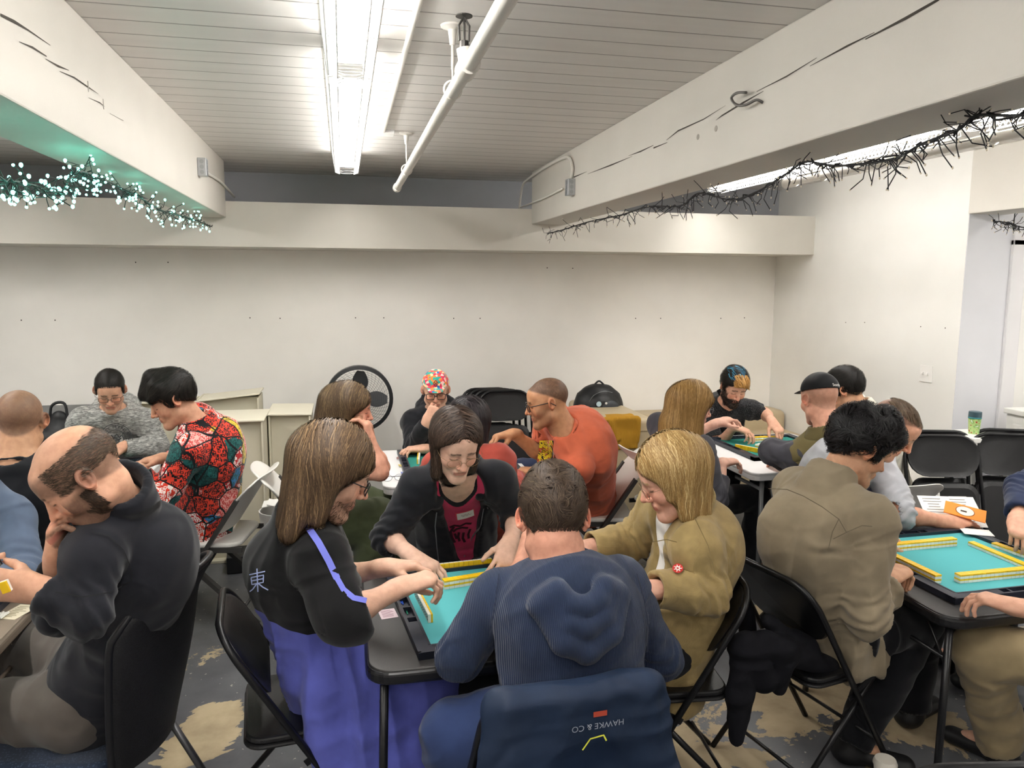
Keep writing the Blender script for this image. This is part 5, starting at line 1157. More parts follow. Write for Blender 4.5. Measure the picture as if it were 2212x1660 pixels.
sticks(5, 1330, zz, -8, 6, 'f0eee8', 'white scoring stick in the tray of the left edge mat', 'white scoring sticks at the left edge', .05)
# cards and papers
def sheet(px, py, z, w, h, ang, m, name, label, cat, t=.0012):
    a = WZ(px, py, z); o = MB().box((0, 0, t / 2), (w, h, t)).build(name, m, None, bevel=.0003); o.location = (a[0], a[1], z); o.rotation_euler = (0, 0, math.radians(ang)); return tag(o, label, cat)
def prints(o, w, h, rows, m, t=.0012, cols=1):
    mb = MB(); r = random.Random(len(o.name) + rows)
    for c in range(cols):
        for i in range(rows):
            ww = w / cols * r.uniform(.5, .85); x0 = -w / 2 + w / cols * (c + .08); mb.box((x0 + ww / 2, h / 2 - (i + .8) * h / (rows + .8), t + .0003), (ww, h * .25 / rows, .0004))
    mb.build('printing', m, o)
M_INKG = mat('print_grey', '8b8985')
o = sheet(838, 1327, Z1, .058, .075, 8, mat('pink_card', 'ecd6dd'), 'score_card', 'pink printed card on the black table by the happi sleeve', 'card'); prints(o, .05, .065, 7, mat('pink_ink', 'a8788a'))
o = sheet(820, 1235, Z1, .05, .03, 5, mat('paper_white', 'efeeea'), 'paper_slip', 'small white paper slip at the far left of the middle table', 'paper')
o = sheet(38, 1323, Z1, .075, .115, -20, mat('cream_card', 'ddd3bb'), 'score_card', 'cream printed card on the tan table', 'card'); prints(o, .06, .10, 8, mat('cream_ink', 'a39878'))
# booklet and leaflets in the hand of the grey tee player
a = WZ(2063, 1098, .80)
bk = empty('rule_sheets', (a[0], a[1], .755), math.radians(-18), 'white printed rule sheets held above the table corner by the grey tee player', 'papers'); o = MB().box((0, .03, .02), (.26, .19, .002), Matrix.Rotation(.55, 3, 'X')).build('sheet', mat('paper_white', 'efeeea'), bk)
pr = MB(); r = random.Random(2)
for c in range(2):
    for i in range(9): pr.box(Vector((-.10 + c * .12 + .03, .03, .0212)) + Matrix.Rotation(.55, 3, 'X') @ Vector((0, .075 - i * .017, .0012)), (r.uniform(.05, .085), .0035, .0004), Matrix.Rotation(.55, 3, 'X'))
pr.build('printing', M_INKG, bk)
ob = empty('orange_booklet', (a[0] + .0, a[1] - .06, .775), math.radians(-18), 'orange booklet with a round white emblem on top of the rule sheets', 'booklet'); Rb = Matrix.Rotation(.35, 3, 'X') @ Matrix.Rotation(-.45, 3, 'Z')
MB().box((0, 0, .025), (.17, .10, .004), Rb).build('cover', mat('orange_cover', 'f08c2e', .4), ob); d = MB().lathe([(.036, .0), (.036, .0008)], tuple(Vector((0, 0, .025)) + Rb @ Vector((0, 0, .0022))), 24, R=Rb); d.build('emblem', mat('emblem_cream', 'f6ecd2'), ob)
MB().lathe([(.037, 0), (.040, .0006), (.040, 0)], tuple(Vector((0, 0, .025)) + Rb @ Vector((0, 0, .0024))), 24, R=Rb).build('emblem_ring', mat('emblem_line', '8a4a1a'), ob); MB().box(Vector((0, 0, .025)) + Rb @ Vector((-.006, -.004, .0033)), (.026, .012, .001), Rb).build('emblem_bird', mat('emblem_dark', '3a2a22'), ob)
sh = MB().box((0, 0, 0), (.12, .09, .0015), Matrix.Rotation(-.5, 3, 'Z')).build('leaflet', mat('paper_white', 'efeeea'), None); a = WZ(2110, 1150, .74); sh.location = (a[0], a[1], .74); tag(sh, 'white leaflet sticking out below the orange booklet', 'leaflet')
# eyeglasses left on the white table
a = WZ(850, 1040, .735); eg = empty('folded_eyeglasses', (a[0], a[1], .735), .1, 'folded wire eyeglasses lying at the corner of the white table', 'eyeglasses'); g = MB()
for s in (-1, 1): g.tube([(s * .033 + .026 * math.cos(t), 0, .020 + .018 * math.sin(t)) for t in [i * math.pi / 10 for i in range(20)]], .0012, 5, closed=True)
g.tube([(-.008, 0, .024), (.008, 0, .024)], .0012, 5); g.build('lens_rim', mat('wire_rim', '6d6d70', .3, .8), eg); MB().tube([(-.06, 0, .028), (.055, .012, .022)], .0014, 5).tube([(.06, 0, .028), (-.055, .02, .022)], .0014, 5).build('temple', mat('wire_rim', '6d6d70', .3, .8), eg)
# ---------------------------------------------------------------- sofa, fan, shelves, bags
def soft(name, boxes, m, parent, bevel=.05):
    mb = MB()
    for c, d in boxes: mb.box(c, d)
    return mb.build(name, m, parent, smooth=True, bevel=bevel, seg=5)
M_SOFA = mat('beige_leather', 'bfae8e', .45, bump=(9, .25, .02), var=.05)
so = empty('sofa', (3.0, 6.1, 0), 0, 'large beige leather sofa along the back wall in the corner', 'sofa')
soft('armrest', [((-.84, -.05, .40), (.40, 1.05, .80))], M_SOFA, so, .045); soft('backrest', [((.20, .42, .335), (1.68, .32, .67))], M_SOFA, so, .06); soft('seat', [((.20, -.05, .21), (1.68, .80, .42))], M_SOFA, so, .05)
soft('seat_cushion', [((-.22, -.08, .44), (.83, .72, .12))], M_SOFA, so, .05); soft('seat_cushion', [((.62, -.08, .44), (.83, .72, .12))], M_SOFA, so, .05)
MB().box((-.95, -.578, .40), (.004, .004, .76)).box((-.84, -.578, .70), (.38, .004, .004)).build('seam', mat('seam_brown', '8f7f60'), so)
# backpack and sweater
bp = empty('backpack', (2.14, 6.25, .80), 0, 'black backpack with two round pins on top of the sofa arm', 'backpack')
F = Field(); 
def field_obj(name, F, h, m, parent, origin=(0, 0, 0), amp=0, fr=1.0, attr=True):
    V, Q = mesh_field(F, h)
    if amp: N = vnormals(V, Q); V = V + N * (amp * (ridge(V * 9 * fr) * .6 + ridge(V * np.array([5, 5, 16]) * fr) * .6))[:, None]
    o = link_mesh(name, V - V3(origin), Q, m, parent, True)
    if attr: set_attr(o, 'tc', V)
    return o
I3 = np.eye(3); B = V3(2.20, 6.12, .75)
F = Field(); F.add(ellipsoid(B + V3(0, 0, .02), I3, (.20, .13, .16)), .03); F.add(capsule(B + V3(-.10, 0, -.02), B + V3(.10, 0, -.02), .12, .12, sq=(V3(0, 1, 0), .9)), .04); F.add(ellipsoid(B + V3(0, -.09, -.0), I3, (.15, .07, .11)), .015)
field_obj('bag_body', F, .007, mat('nylon_black', '17181b', .5), bp, B, .006); 
F = Field(); F.add(ellipsoid(B + V3(.03, -.135, .005), I3, (.105, .03, .055)), .01); field_obj('front_pocket', F, .006, mat('nylon_grey', '3a3d42', .5), bp, B, .002)
for (dx, dz, r, c) in ((-.05, .03, .022, 'b9d3dd'), (.015, .035, .010, 'e6e2dc')): MB().lathe([(r, 0), (r, .004)], (dx, -.168, dz), 16, 'Y').build('pin_badge', mat('badge_' + c, c, .3), bp)
MB().tube(smooth_path([(-.13, -.11, .02), (-.09, -.14, .10), (0, -.14, .135), (.08, -.13, .12)], 6), .0025, 5).build('zipper', mat('zip_grey', '8d9092', .3, .6), bp, True); MB().tube(smooth_path([(-.04, 0, .17), (0, -.01, .205), (.05, 0, .17)], 6), .008, 6).build('carry_loop', mat('nylon_black', '17181b', .5), bp, True)
S = V3(2.06, 5.59, .770); F = Field(); F.add(capsule(S + V3(-.14, -.02, .030), S + V3(.13, .0, .030), .024, .024, sq=(V3(0, 1, 0), 2.6)), .03); F.add(slab(S + V3(.055, -.070, -.080), I3, (.105, .012, .125), .012), .03); F.add(capsule(S + V3(-.06, -.078, .0), S + V3(-.01, -.082, -.12), .016, .012), .03); F.add(capsule(S + V3(.16, -.078, .02), S + V3(.155, -.08, -.14), .014, .012), .03)
m = NT('mustard_knit'); v = m.tc(); w = m.node('ShaderNodeTexWave'); w.inputs['Scale'].default_value = 55; w.inputs['Distortion'].default_value = 1; m.link(v, w.inputs[0]); m.set(color=m.ramp(w.outputs['Fac'], [(0, lin('b9831a')), (1, lin('dba52c'))]), rough=.9); m.bump(w.outputs['Fac'], .7, .006)
o = field_obj('knit_sweater', F, .006, m.mat, None, S, .006, 1.4); o.location = S.tolist(); tag(o, 'mustard yellow cable knit sweater draped over the sofa arm', 'sweater')
S = V3(2.02, 5.62, .76); F = Field(); F.add(capsule(S + V3(-.08, -.06, .03), S + V3(.06, -.075, -.08), .035, .025), .02); F.add(capsule(S + V3(-.09, -.05, .05), S + V3(-.1, -.085, -.10), .025, .02), .03)
o = field_obj('beige_jacket', F, .006, fabric('beige_cloth', 'b8a88c'), None, S, .008, 1.5); o.location = S.tolist(); tag(o, 'crumpled beige garment at the left end of the sofa arm, beside the yellow sweater', 'jacket')
# black sweater hanging on the chair of the long haired woman
S = V3(2.02, 5.15, .42); F = Field(); F.add(capsule(S + V3(0, 0, .06), S + V3(-.03, 0, -.10), .075, .035, sq=(V3(0, 1, 0), .5)), .02)
# fan
f = WY(776, 860, 6.25); fe = empty('floor_fan', (f[0], 6.3, 0), 0, 'black pedestal fan with a round wire cage against the back wall', 'fan'); c = V3(0, -.08, f[2]); M_FAN = mat('fan_black', '232527', .4); R = .268
MB().lathe([(.20, 0), (.20, .02), (.05, .05), (.018, .07), (.018, f[2] - .12)], (0, 0, 0), 24).build('stand', M_FAN, fe, True, auto=.7); MB().lathe([(.03, -.02), (.075, 0), (.075, .10), (.04, .14)], (0, -.08 + .0, c[2]), 20, 'Y').build('motor', M_FAN, fe, True, auto=.7)
MB().lathe([(R - .03, -.045), (R, -.04), (R, .03), (R - .012, .03), (R - .03, -.03), (R - .03, -.045)], tuple(c), 48, 'Y', cap=False).build('cage_rim', M_FAN, fe, True, auto=.8)
g = MB()
for i in range(12): rr = .065 + i * .0158; g.tube([(c[0] + rr * math.cos(a), c[1] - .055 + .012 * (rr / R) ** 2, c[2] + rr * math.sin(a)) for a in [k * 2 * math.pi / 40 for k in range(40)]], .0011, 4, closed=True)
for i in range(40):
    a0 = i * 2 * math.pi / 40; g.tube([(c[0] + (.05 + t * (R - .08)) * math.cos(a0 + .5 * t), c[1] - .056 + .012 * t, c[2] + (.05 + t * (R - .08)) * math.sin(a0 + .5 * t)) for t in (0, .33, .66, 1)], .0011, 4)
g.build('cage', M_FAN, fe)
MB().lathe([(.055, 0), (.055, -.02), (.03, -.03), (.001, -.032)], (c[0], c[1] - .05, c[2]), 20, 'Y').build('hub_badge', M_FAN, fe, True); MB().lathe([(.028, 0), (.028, -.001)], (c[0], c[1] - .082, c[2]), 16, 'Y').build('badge_ring', mat('badge_grey', '8a8d8f'), fe)
for i in range(4):
    a = math.radians(80 - 90 * i + 6); u = Vector((math.cos(a), 0, math.sin(a))); w_ = Vector((-math.sin(a), 0, math.cos(a))); mb = MB(); vs = []; n = 8
    for k in range(n + 1):
        t = k / n; r_ = .05 + t * (R - .095); hw = .018 + .045 * math.sin(math.pi * (t * .85 + .08)); p = Vector(c) + u * r_; vs += [p + w_ * hw + Vector((0, .018, 0)), p - w_ * hw - Vector((0, .012, 0))]
    vs += [v_ + Vector((0, .003, 0)) for v_ in vs]; N = 2 * (n + 1)
    mb._add(vs, [(2 * k, 2 * k + 1, 2 * k + 3, 2 * k + 2) for k in range(n)] + [(N + 2 * k, N + 2 * k + 2, N + 2 * k + 3, N + 2 * k + 1) for k in range(n)]); mb.build('blade', mat('blade_black', '303336', .35), fe, True)
# cream cardboard panels / boxes by the wall
M_CREAM = mat('cream_board', 'cfc9b4', .7, bump=(4, .1), var=.03); M_CREAM2 = mat('cream_edge', 'ddd7c4', .7)
def carton(x0, x1, y, h, d, label, lift=0, rot=0):
    w = x1 - x0; e = empty('storage_bin', ((x0 + x1) / 2, y, 0), rot, label, 'storage box', 'cream storage boxes by the back wall'); t = .012; b = MB()
    b.box((0, 0, .01), (w, d, .02)).box((-w / 2 + t / 2, 0, h / 2), (t, d, h)).box((w / 2 - t / 2, 0, h / 2), (t, d, h)).box((0, d / 2 - t / 2, h / 2), (w, t, h)).box((0, -d / 2 + .06, h / 2), (w - 2 * t, t, h)); b.build('box_body', M_CREAM, e, bevel=.003)
    MB().box((0, 0, h + .008), (w + .02, d + .02, .012), Matrix.Rotation(lift, 3, 'Y')).build('box_lid', M_CREAM2, e, bevel=.003); return e
carton(-.90, -.53, 5.35, .94, .42, 'cream storage box beside the patchwork jacket, front one with a flat lid', .0); carton(-.52, -.24, 5.62, .93, .45, 'cream storage box nearest the fan', .02); carton(-1.05, -.62, 5.95, 1.0, .30, 'rear cream storage box with a tilted lid', -.10); carton(-1.42, -1.08, 5.9, .98, .3, 'cream storage box behind the hoodie player', .03)
# road case with lettering, and tote bag
rc = empty('equipment_case', (-1.72, 6.18, 0), 0, 'long black equipment case with a grey lid behind the left players', 'case')
MB().box((0, 0, .385), (1.30, .5, .77)).build('case_body', mat('case_black', '17181b', .5), rc, bevel=.01); MB().box((0, .02, .83), (1.32, .5, .12)).build('case_lid', mat('case_grey', '6c6d6e', .5), rc, bevel=.01)
for z in (.65, .57, .50): MB().box((0, -.252, z), (1.26, .006, .012)).build('ridge', mat('case_ridge', '2b2d31', .4), rc)
V, Fc = text_mesh('& SONS', .055); link_mesh('case_lettering', [(a * 1.0 + .22, -.2535, b + .71) for a, b, _ in V], Fc, mat('lettering_white', 'd8d6d0'), rc)
S = V3(-1.95, 5.75, 0); F = Field(); F.add(slab(S + V3(0, 0, .42), I3, (.15, .10, .40), .04), .02); F.add(capsule(S + V3(0, 0, .8), S + V3(.02, 0, .9), .10, .05, sq=(V3(0, 1, 0), .6)), .05)
tb = field_obj('tote_bag', F, .009, mat('nylon_black', '17181b', .5), None, S, .006); tb.location = S.tolist(); tag(tb, 'black tote bag with a strap handle behind the shaven headed player', 'bag')
MB().tube(smooth_path([(-.04, 0, .86), (-.02, 0, .99), (.06, 0, 1.0), (.07, 0, .86)], 6), .010, 6).build('strap_handle', mat('nylon_black', '17181b', .5), tb, True)
# bin with papers by the patchwork player
tb = empty('waste_bin', (-.42, 4.95, 0), 0, 'white lined waste bin behind the white chair', 'bin'); MB().lathe([(.10, 0), (.135, .40), (.128, .40), (.1, .02)], (0, 0, 0), 20).build('bin_body', mat('bin_white', 'd9d8d4', .4), tb, True, auto=.7); MB().box((.02, 0, .43), (.20, .14, .004), Matrix.Rotation(.25, 3, 'Y')).box((.0, .01, .45), (.22, .15, .003), Matrix.Rotation(-.12, 3, 'Y')).build('paper', mat('paper_white', 'efeeea'), tb)
bx = empty('low_box', (-.62, 5.05, 0), .1, 'low black box with a pale disc on it on the floor behind the chair', 'box'); MB().box((0, 0, .055), (.30, .22, .11)).build('box_body', mat('case_black', '17181b', .5), bx, bevel=.006); MB().lathe([(.035, 0), (.035, .006)], (.02, 0, .11), 16).build('disc', mat('label_white', 'e9e7e2', .5), bx)
# travel cup standing on the white bin by the door, and that bin
sb = empty('white_cabinet', (4.42, 3.95, 0), 0, 'white cabinet corner at the right edge below the door', 'cabinet'); MB().box((.12, 0, .50), (.5, .5, 1.0)).build('cabinet_body', mat('cab_white', 'e6e5e0', .4), sb, bevel=.006); MB().box((.12, 0, 1.02), (.53, .53, .035)).build('cabinet_top', mat('cab_white', 'e6e5e0', .4), sb, bevel=.006)
ct = empty('side_shelf', (3.88, 4.02, 0), 0, 'narrow white shelf holding the travel cup, behind the folded chairs', 'shelf'); MB().box((0, 0, .90), (.28, .28, .03)).build('shelf_board', mat('cab_white', 'e6e5e0', .4), ct, bevel=.004)
for s in (-1, 1):
    for t in (-1, 1): MB().box((s * .12, t * .12, .443), (.03, .03, .885)).build('leg', mat('cab_white', 'e6e5e0', .4), ct)
p = WY(2105, 915, 4.02); cp = empty('travel_cup', (p[0], 4.02, .915), 0, 'green printed travel cup with a dark lid behind the folded chairs', 'cup')
m = NT('cup_print'); v = m.tc(); n = m.noise(v, 38, 2); m.set(color=m.ramp(n.outputs[0], [(0, lin('a33b2e')), (.38, lin('b5cf86')), (.55, lin('8fb96a')), (.66, lin('d9e2d0'))], 'CONSTANT'), rough=.3)
MB().lathe([(.030, 0), (.036, .085), (.036, .10)], (0, 0, 0), 20).build('cup_body', m.mat, cp, True, auto=.8); MB().lathe([(.038, .10), (.038, .122), (.037, .14), (.030, .142)], (0, 0, 0), 20).build('cup_lid', mat('lid_slate', '3d5660', .4), cp, True, auto=.8); MB().lathe([(.0385, .098), (.0385, .106)], (0, 0, 0), 20).build('lid_band', mat('band_teal', '2f8a93', .4), cp, True)
# bottle, lids and small floor items
a = WZ(186, 1640, .05); bo = empty('drink_bottle', (a[0], a[1], 0), 0, 'orange drink bottle on the floor under the mesh chair', 'bottle'); MB().lathe([(.038, 0), (.040, .01), (.040, .17), (.030, .19)], (0, 0, 0), 20).build('bottle_body', mat('orange_steel', 'c4532a', .35, .2), bo, True, auto=.8); MB().lathe([(.031, .19), (.031, .225)], (0, 0, 0), 20).build('bottle_cap', M_BLK, bo, True, auto=.8)
a = WZ(1912, 1652, .10); pc = empty('paper_cup', (a[0], a[1], 0), 0, 'paper cup with a cream lid on the floor at the bottom edge', 'cup'); MB().lathe([(.028, 0), (.039, .10)], (0, 0, 0), 20).build('cup_body', mat('paper_cup', 'e8e4da'), pc, True, auto=.8); MB().lathe([(.042, .10), (.042, .108), (.036, .122), (.034, .122)], (0, 0, 0), 20).build('cup_lid', mat('lid_cream', 'ddd8cc', .4), pc, True, auto=.8)
S = V3(-1.15, 2.72, 0); F = Field(); F.add(capsule(S + V3(-.10, .02, .10), S + V3(.13, .05, .12), .10, .09), .05); F.add(ring(S + V3(.05, 0, .18), V3(.3, 1, 0), .11, .012), .02); bg = field_obj('duffel_bag', F, .009, mat('nylon_black', '17181b', .5), None, S, .006); bg.location = S.tolist(); tag(bg, 'black bag on the floor under the tan table', 'bag')
# garments on chairs: navy jacket over the middle chair
def rotz(v, deg): a = math.radians(-deg); return V3(v[0] * math.cos(a) - v[1] * math.sin(a), v[0] * math.sin(a) + v[1] * math.cos(a), v[2])
C0 = V3(.53, 2.02, 0); K = lambda a, b, c: C0 + rotz((a, b, c), -4); l_, f_ = rotz((1, 0, 0), -4), rotz((0, 1, 0), -4); Mj = np.stack([l_, f_, V3(0, 0, 1)])
F = Field(); F.add(capsule(K(-.19, -.275, .82), K(.19, -.275, .82), .036, .036), .03); F.add(slab(K(0, -.325, .66), Mj, (.205, .022, .19), .02), .04)
F.add(capsule(K(-.19, -.30, .79), K(-.245, -.36, .40), .045, .070, sq=(f_, .6)), .05); F.add(capsule(K(.20, -.30, .80), K(.235, -.36, .40), .045, .065, sq=(f_, .6)), .05); F.add(slab(K(0, -.36, .42), Mj, (.22, .03, .16), .03), .05)
jk = field_obj('navy_jacket', F, .006, fabric('jacket_navy', '1d2b42', rough=.55, sheen=0), None, C0, .010, 1.0); jk.location = C0.tolist(); tag(jk, 'navy jacket draped over the back of the middle chair, lining out', 'jacket')
def on_jacket(V, Fc, name, m, cx, cz, flip=False):
    P = np.array([K((-a if flip else a) + cx, -.6, (-b if flip else b) + cz) for a, b, _ in V]); P = project(F, P, f_, .016); return link_mesh(name, P - C0, Fc, m, jk)
V, Fc = text_mesh('HAWKE & CO', .022); on_jacket(V, Fc, 'maker_lettering', mat('lettering_grey', '9aa0ab'), .03, .775, True)
on_jacket(*stroke_mesh([[(-.018, 0), (.018, 0)]], .014), 'woven_tag', mat('tag_red', 'b2452f'), .035, .805); on_jacket(*stroke_mesh([[(-.035, -.018), (-.015, .008), (.02, .012), (.028, -.004)]], .004), 'hang_loop', mat('loop_yellow', 'dfe04c'), .025, .735)
F2 = Field(); F2.add(ellipsoid(K(.02, -.40, .52), Mj, (.115, .030, .165)), .03); o = field_obj('black_lining', F2, .006, mat('lining_black', '15161b', .35), jk, C0, .010, 1.5)
F2 = Field(); F2.add(capsule(K(-.24, -.38, .62), K(-.26, -.43, .36), .030, .055), .03); field_obj('shiny_panel', F2, .006, mat('lining_shiny', '23242b', .22), jk, C0, .012, 1.6)
# black coat hanging off the olive player's chair
C1 = V3(1.80, 2.50, 0); K1 = lambda a, b, c: C1 + rotz((a, b, c), 78)
Q_ = lambda x, y, Y=2.26: WY(x, y, Y)
F = Field(); F.add(capsule(Q_(1608, 1385), Q_(1650, 1470), 0.036, 0.043), .04); F.add(capsule(Q_(1600, 1400), Q_(1600, 1500), 0.032, 0.037), .03); F.add(capsule(Q_(1600, 1500), Q_(1592, 1596), 0.036, 0.023), .03); F.add(capsule(Q_(1650, 1390), Q_(1790, 1440, 2.34), 0.035, 0.040), .04); F.add(capsule(Q_(1690, 1410), Q_(1682, 1488), 0.040, 0.016), .03); F.add(capsule(Q_(1660, 1345, 2.32), Q_(1740, 1400, 2.34), 0.022, 0.036), .04); F.add(capsule(Q_(1612, 1300, 2.5), Q_(1615, 1390, 2.4), 0.016, 0.029), .03)
co = field_obj('black_coat', F, .007, fabric('coat_black', '14141a', rough=.9, sheen=0), None, C1, .012, 1.2); co.location = C1.tolist(); tag(co, 'black coat hanging off the olive player\'s chair, one sleeve near the floor', 'coat')
# ---------------------------------------------------------------- the players
DOWN = (0, 0, -1)
FB = {k: fabric(*a, **kw) for k, a, kw in (
    ('black', ('cloth_black', '17181d'), {}), ('blackh', ('cloth_hoodie_black', '15161c'), {}), ('fleece', ('fleece_charcoal', '1b1c23'), {}), ('navyrib', ('knit_navy', '27344f', 'rib'), {}), ('orange', ('tee_orange', 'd0694a'), {}),
    ('rust', ('tee_rust', 'a8473a'), {}), ('heather', ('heather_grey', 'a3a39f', 'heather'), dict(c2='6a6a68')), ('patch', ('patchwork', 'd8402c', 'patch'), {}), ('cord', ('corduroy_tan', 'a08a5c', 'cord'), {}),
    ('olive', ('shirt_olive', '8c7f69'), {}), ('greytee', ('tee_grey', 'a9abb0'), {}), ('cream', ('shirt_cream', 'dcd7c8'), {}), ('slate', ('top_slate', '5f6d84'), {}), ('vest', ('quilted_vest', '6f6440', 'vest'), {}),
    ('dkgrey', ('sleeve_grey', '4a4950'), {}), ('dots', ('tee_dots', '1b1b1e', 'dots'), {}), ('happi', ('happi_coat', '5f66bd', 'happi'), {}), ('pink', ('tank_pink', 'c23a5e'), {}), ('white', ('tee_white', 'e6e3df'), {}),
    ('jean', ('denim_blue', '24345a', 'denim'), {}), ('blk', ('trousers_black', '111217'), {}), ('olivep', ('trousers_olive', '4b5238'), {}), ('khaki', ('trousers_khaki', '9a8968'), {}), ('taupe', ('trousers_taupe', '5d5650'), {}),
    ('navy', ('cloth_navy', '222d4a'), {}), ('navyp', ('trousers_navy', '2d3d66'), {}), ('greytop', ('tee_ash', '8b8782'), {}), ('floral', ('cap_floral', 'e8604e', 'floral'), {}), ('capb', ('cap_black', '121316'), {}))}
def cap_object(z, root, m, brim_dir=1, name='cap', front=0, h=.075, brim=.065):
    M = np.stack([z.hl, z.hf, z.hu]); F = Field(); H = z.H; s = z.hs; n = -z.hu; p = H(0, 0, .052)
    F.add(ellipsoid(H(0, -.012, .050), M, np.array([.087, .106, .092]) * s, cut=[(p, n)]), .01)
    F.sub(ellipsoid(H(0, -.012, .046), M, np.array([.082, .101, .085]) * s), .003)
    if brim_dir:
        bf = z.hf * brim_dir; F.add(capsule(H(0, .075 * brim_dir, .058), H(0, (.095 + brim * .5) * brim_dir, .052), .058 * s, .052 * s, sq=(z.hu, .07)), .006)
    V, Q = mesh_field(F, .0035); o = link_mesh(name, V - z.base, Q, m, root, True); set_attr(o, 'tc', V - z.base); return o, F
def chest_decal(z, F, V, Fc, name, m, cx, cz, parent, side=1, off=.0022, ang=0, tilt=0.0, from_=None):
    """lay flat shapes onto the front (side 1) or back (side -1) of a garment; cx to the wearer's left, cz above the waist"""
    up = z.up; l = -z.l if side > 0 else z.l; ca, sa = math.cos(ang), math.sin(ang); o = z.waist + z.l * cx + up * cz + z.fw * .34 * side
    P = np.array([o + l * (a * ca - b * sa) + up * (a * sa + b * ca) for a, b, _ in V]); P = project(F, P, -z.fw * side, off, .3); return link_mesh(name, P - z.base, Fc, m, parent)
def side_decal(z, F, V, Fc, name, m, origin, dirn, xa, ya, parent, off=.002):
    P = np.array([V3(origin) + V3(xa) * a + V3(ya) * b for a, b, _ in V]); P = project(F, P, unit(dirn), off, .4); return link_mesh(name, P - z.base, Fc, m, parent)
def grid_mesh(w, h, n=8):
    V = np.array([(-w / 2 + w * i / n, -h / 2 + h * j / n, 0) for j in range(n + 1) for i in range(n + 1)]); return V, [(j * (n + 1) + i, j * (n + 1) + i + 1, (j + 1) * (n + 1) + i + 1, (j + 1) * (n + 1) + i) for j in range(n) for i in range(n)]
def px_decal(z, F, V, Fc, name, m, start, parent, off=.004):
    """V holds photo pixels; the shapes are pressed onto the garment where those sight lines meet it"""
    D = np.array([_ray(x, y) for x, y, _ in V]); P = CAMP + D * start; P = project(F, P, unitn(D), off, .6); return link_mesh(name, P - z.base, Fc, m, parent)
def disc_mesh(r, n=24, rings=4):
    V = [(0, 0, 0)] + [(r * k / rings * math.cos(2 * math.pi * i / n), r * k / rings * math.sin(2 * math.pi * i / n), 0) for k in range(1, rings + 1) for i in range(n)]
    F_ = [(0, 1 + i, 1 + (i + 1) % n) for i in range(n)] + [(1 + (k - 1) * n + i, 1 + k * n + i, 1 + k * n + (i + 1) % n, 1 + (k - 1) * n + (i + 1) % n) for k in range(1, rings) for i in range(n)]; return np.array(V), F_
def held_tile(z, q, label, pt=None, R=None):
    t = z.arm[q]['tips']; p = V3(pt) if pt is not None else (t[0] + t[1]) / 2 + z.arm[q]['pn'] * .008; return tile(p, R or Matrix.Rotation(1.2, 3, 'X'), label, None)
M_DK = mat('print_dark', '2e2e30', .8); M_PAPER = mat('paper_white', 'efeeea')

def seams(z, root, lines, color, start, w=2.0):
    for ln in lines: px_decal(z, z.TF, *stroke_mesh([ln], w, 4), 'seam', mat('seam_' + color, color, .9), start, z.topo, .0115)
# --- back left table
def p1_do(z, root):
    glasses(z, root, '3a2f2c', 'rect', .0013, .026, .016)
    cx, cy = 250, 952; arc = [[(cx + r_ * math.cos(a), cy - r_ * math.sin(a)) for a in np.linspace(.05, math.pi - .05, 24)] for r_ in (36, 23)]
    mt = [[(234, 950), (241, 941), (246, 947), (252, 938), (258, 946), (263, 940), (268, 949)], [(238, 953), (248, 946), (256, 951), (262, 947)]]
    px_decal(z, z.TF, *stroke_mesh(arc, 1.3), 'chest_print', M_DK, 3.4, z.topo, .010); px_decal(z, z.TF, *stroke_mesh(mt, 2.6), 'chest_print', M_DK, 3.4, z.topo, .010)
    txt = 'ROCKY MOUNTAIN'
    for i, ch in enumerate(txt):
        if ch == ' ': continue
        a = math.pi * (.95 - .90 * i / (len(txt) - 1)); V, Fc = text_mesh(ch, 10.5); c, s = math.cos(a - math.pi / 2), math.sin(a - math.pi / 2)
        px_decal(z, z.TF, np.array([(cx + x * c - y * s + 29 * math.cos(a), cy - (x * s + y * c + 29 * math.sin(a)), 0) for x, y, _ in V]), Fc, 'chest_lettering', M_DK, 3.4, z.topo, .010)
    for k in (-1, 1): chest_decal(z, z.TF, *stroke_mesh([[(k * .055, .30), (k * .058, .22), (k * .050, .16)]], .006), 'drawstring', mat('string_grey', 'c9c8c4'), 0, .02, z.topo, off=.012)
person(dict(label='player in a heather grey hoodie and glasses at the back left, looking down', pel=(-1.46, 5.50, .57), head=WY(238, 846, 5.02), face=(168, 28, 0), yaw=180, hs=.99, facew=.94, s=1.08, g=1.08, near=True, skin='d5a488', haircol='1d1815', hunch=.04,
    armL=dict(w=WY(262, 968, 4.98), e=WY(342, 962, 5.12), d=(-.5, -.5, -.45), pose='grip'), armR=dict(w=WY(215, 975, 4.95), e=WY(148, 965, 5.15), d=(.6, -.6, -.2), pose='relax'),
    top=dict(mat=FB['heather'], name='hoodie', neck='hood', loose=.02, res=.007), pants=dict(mat=FB['jean']), hair=dict(kind='short', col='1d1815', top=.014, side=.006, uf=.092, un=-.05, n=1600, len=.018, flow='fwd', off=.003), beard=('5a4a42', .25), do=[p1_do]))
person(dict(label='shaven headed player in a black tee shirt at the left, seen from behind', pel=(-1.28, 3.74, .57), head=WY(44, 915, 3.60), face=(-10, 12, 0), yaw=5, hs=1.14, s=1.1, g=1.2, near=True, skin='c99a78', buzz=('3f3430', .60, .075, -.060, 0), haircol='2a2320',
    top=dict(mat=FB['black'], name='tshirt', neck='crew', sleeve=.8, loose=.018), pants=dict(mat=FB['jean'])))
